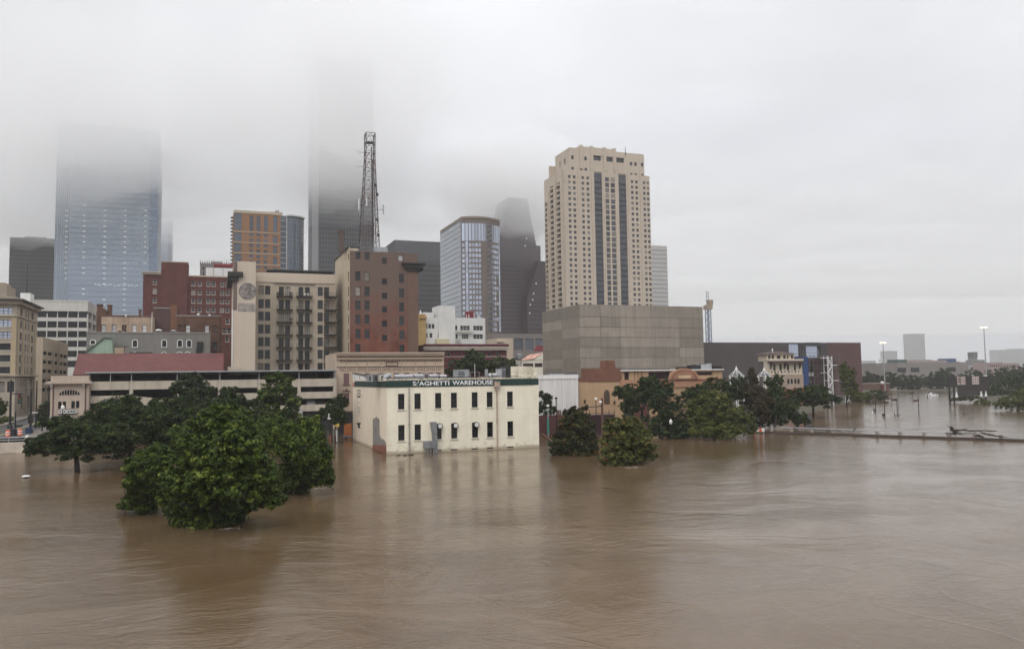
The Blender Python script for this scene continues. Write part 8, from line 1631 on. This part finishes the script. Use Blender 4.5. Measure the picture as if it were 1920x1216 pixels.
    for k in range(n):
        a0, a1 = 2 * math.pi * k / n, 2 * math.pi * (k + 1) / n; q = lambda a, r: Vector((c.x + r * math.cos(a), c.y, c.z + r * math.sin(a))); rim.bar(q(a0, R), q(a1, R), .25); rim.bar(q(a0, R * .85), q(a1, R * .85), .18)
        MB().bar(c, q(a0, R), .12).build('spoke', m_white, t)
        if k % 2 == 0: MB().box(q(a0, R + .3).x - .5, q(a0, R + .3).x + .5, c.y - .5, c.y + .5, q(a0, R + .3).z - .6, q(a0, R + .3).z + .4).build('cabin', M('cabin_grey', (.4, .38, .38), .6), t)
    rim.build('rim', m_white, t)
    for s in (-1, 1): MB().bar(c + Vector((0, s, 0)), (c.x + 3.5, c.y + s, 1), .35).build('leg', m_white, t); MB().bar(c + Vector((0, s, 0)), (c.x - 3.5, c.y + s, 1), .35).build('leg', m_white, t)
river_signs()
# ------------------------------------------------------------------ far side: long hall and misty towers
def far_city():
    mg = M('grey_brown_hall', (.24, .215, .20), .85, .1, .1); b = block('long_hall', 'long low grey hall with dark openings behind the far trees', 'building', 1682, 1816, 679, 620, 40, mg, pyr=690)
    for px in (1691, 1716, 1785): b.win('F', FU(px, 694, b.v0), FZ(1750, 697, b.v0), 9, 3.6, 'board', None, g_dark, .5, split=False, name='opening')
    b.finish(.6); v = b.v0
    for (p0, p1, y) in ((1700, 1727, 676.5), (1727, 1757, 674), (1757, 1785, 675), (1785, 1810, 677)): b.box('roof_vault', M('pinkish_roof', (.34, .28, .26), .8), FU(p0, 680, v), FU(p1, 680, v) - .05, v + 5, v + 20, b.z1 - 1, FZ(p0, y, v))
    b.box('blue_plant_room', M('blue_plant', (.06, .10, .2), .6), FU(1786, 675, v), FU(1802, 675, v), v + 4.5, v + 14, b.z1 - .5, FZ(1794, 671.5, v)); b.box('green_plant_room', M('green_plant', (.07, .11, .10), .7), FU(1690, 675, v), FU(1708, 675, v), v + 4, v + 14, b.z1 - .5, FZ(1700, 673.5, v))
    for pl, pr, yt, D, lb, nf in ((1709, 1736, 625.5, 3600, 'lone misty office tower standing far behind the grey hall', 26), (1664, 1683, 657.5, 3700, 'shorter misty tower beside the lone misty tower', 14), (1617, 1642, 676, 3000, 'low misty block right beside the theatre corner', 6), (1871, 1902, 655.5, 3600, 'wide misty slab block beyond the low pinkish sheds', 14), (1901, 1960, 653.5, 3650, 'taller misty slab block beyond the low brown sheds', 14)):
        b = block('misty_tower', lb, 'tower', pl, pr, yt, D, 40, M('far_concrete', (.19, .185, .18), .8, .05), pyr=680); b.finish(); pane_grid(b.root, 'F', b.v0 - .2, b.u0 + 2, b.u1 - 2, 10, b.z1 - 4, max(4, int((pr - pl) / 3)), nf, GLASS('far_glass', (.07, .075, .08), .2, .2), .6, .55)
    D = 900; b = block('tower_shaft', 'thin concrete shaft tower beside the tall lit mast', 'tower', 1827, 1832.5, 660, D, 8, M('shaft_concrete', (.22, .22, .22), .8), pyr=675); b.finish(); b.box('cap', M('shaft_cap', (.14, .14, .15), .8), b.u0 - .4, b.u1 + .4, b.v0 - .4, b.v0 + 8, b.z1 - 6, b.z1 + .2)
    for pl, pr, yt, D, col, lb in ((1836, 1847, 674, 800, (.26, .25, .25), 'small grey block beside the thin shaft tower'), (1853, 1880, 679, 700, (.36, .27, .25), 'low pinkish shed row below the misty slabs'), (1880, 1912, 680.5, 700, (.33, .25, .22), 'low brown shed row at the foot of the taller misty slab'), (1800, 1852, 684, 760, (.38, .37, .36), 'pale low block between hall and sheds'), (1640, 1690, 690, 760, (.26, .25, .24), 'grey low block behind the observation wheel')):
        b = block('low_block', lb, 'building', pl, pr, yt, D, 15, M('lowblk_%d' % pl, col, .85, .08), pyr=690); b.finish(); pane_grid(b.root, 'F', b.v0 - .05, b.u0 + 1, b.u1 - 1, b.z1 - 5, b.z1 - 1, 6, 1, g_grey, .5, .5)
    v = Vat(1630, 455); t = thing('river_wall', 'low brown river wall along the far bank', 'wall', (FU(1630, 725, v), v, 0)); MB().box(FU(1600, 725, v), FU(1668, 725, v), v, v + 1, -1, FZ(1630, 719, v)).build('wall', m_bwnbrick, t); MB().box(FU(1600, 725, v) - .1, FU(1668, 725, v) + .1, v - .15, v + 1.1, FZ(1630, 719, v) + .004, FZ(1630, 718, v)).build('coping', m_conc, t)
    v = Vat(1700, 472); t = thing('road_ramp', 'low grey bridge ramp rail crossing the far bank', 'bridge', (FU(1720, 725, v), v, 0)); MB().box(FU(1676, 725, v), FU(1790, 725, v), v, v + 8, -1, FZ(1720, 727, v)).build('deck', m_conc, t); MB().bar((FU(1676, 727, v), v, FZ(1680, 726, v)), (FU(1790, 722, v), v, FZ(1790, 719, v)), .4, .5).build('rail', m_steel, t)
far_city()
# ------------------------------------------------------------------ foam where the current breaks on the trees
def foam(name, label, px, py, w, l, seed):
    g = random.Random(seed); b = W_(px, py); mb = MB(); mf = M('dirty_foam', (.45, .41, .36), .9, .15, 3)
    for k in range(46):
        x, y = b.x + g.gauss(0, l * .4), b.y + g.gauss(0, w * .4); s = g.uniform(.015, .06); h = g.uniform(.008, .03); n = 6
        mb.lathe((x, y, -.01), [(s, 0), (s * .8, h), (s * .3, h * 1.4)], n)
    o = mb.build(name, mf); tag(o, label, kind='stuff')
foam('foam', 'white foam where the current strikes the large bushy tree', 430, 990, .5, .9, 3); foam('foam', 'pale foam streak below the yellow-green magnolia', 1188, 876, .5, 1.6, 5); foam('foam', 'thin foam line on the water beside the drooping tree', 600, 915, .4, 2.2, 9)
for px, py, s, lb in ((747, 853.5, .35, 'small black bag floating at the warehouse corner'), (759, 853.5, .3, 'dark floating bottle crate beside the black bag'), (770, 852.5, .45, 'flat dark board drifting along the warehouse wall')):
    b = W_(px, py); t = thing('floating_debris', lb, 'debris', b); g_ = random.Random(px); MB().add([b + Vector((g_.uniform(-1, 1) * s, g_.uniform(-.5, .5) * s, z)) for z in (-.1, -.1, -.1, .1, .13, .08)], [(0, 1, 2), (0, 1, 4, 3), (1, 2, 5, 4), (2, 0, 3, 5), (3, 4, 5)]).build('bundle', m_black, t); MB().bar(b + Vector((-s, 0, .03)), b + Vector((s, .1, .05)), .12, .08).build('strip', m_black, t)
# overhead wires across the climbing street
for k, (a, c, lb) in enumerate((((-40, 716, 150), (67, 716, 152), 'upper overhead wire from the signal post to the tall black pole'), ((-40, 728, 150), (90, 727, 146), 'lower overhead wire reaching the plain pole by the entrance'), ((67, 715, 152), (97, 721, 141), 'short wire from the tall black pole to the corner entrance'))):
    p, q = P(*a), P(*c); m = MB(); n = 10; pr = None
    for i in range(n + 1):
        f = i / n; x = p.lerp(q, f) - Vector((0, 0, .5 * math.sin(math.pi * f)))
        if pr is not None: m.tube(pr, x, .022, .022, 4, False)
        pr = x
    o = m.build('overhead_wire', m_black); tag(o, lb, 'wire', 'overhead wires')
print('OBJECTS', len(bpy.data.objects), 'TRIS', sum(len(o.data.polygons) for o in bpy.data.objects if o.type == 'MESH'))
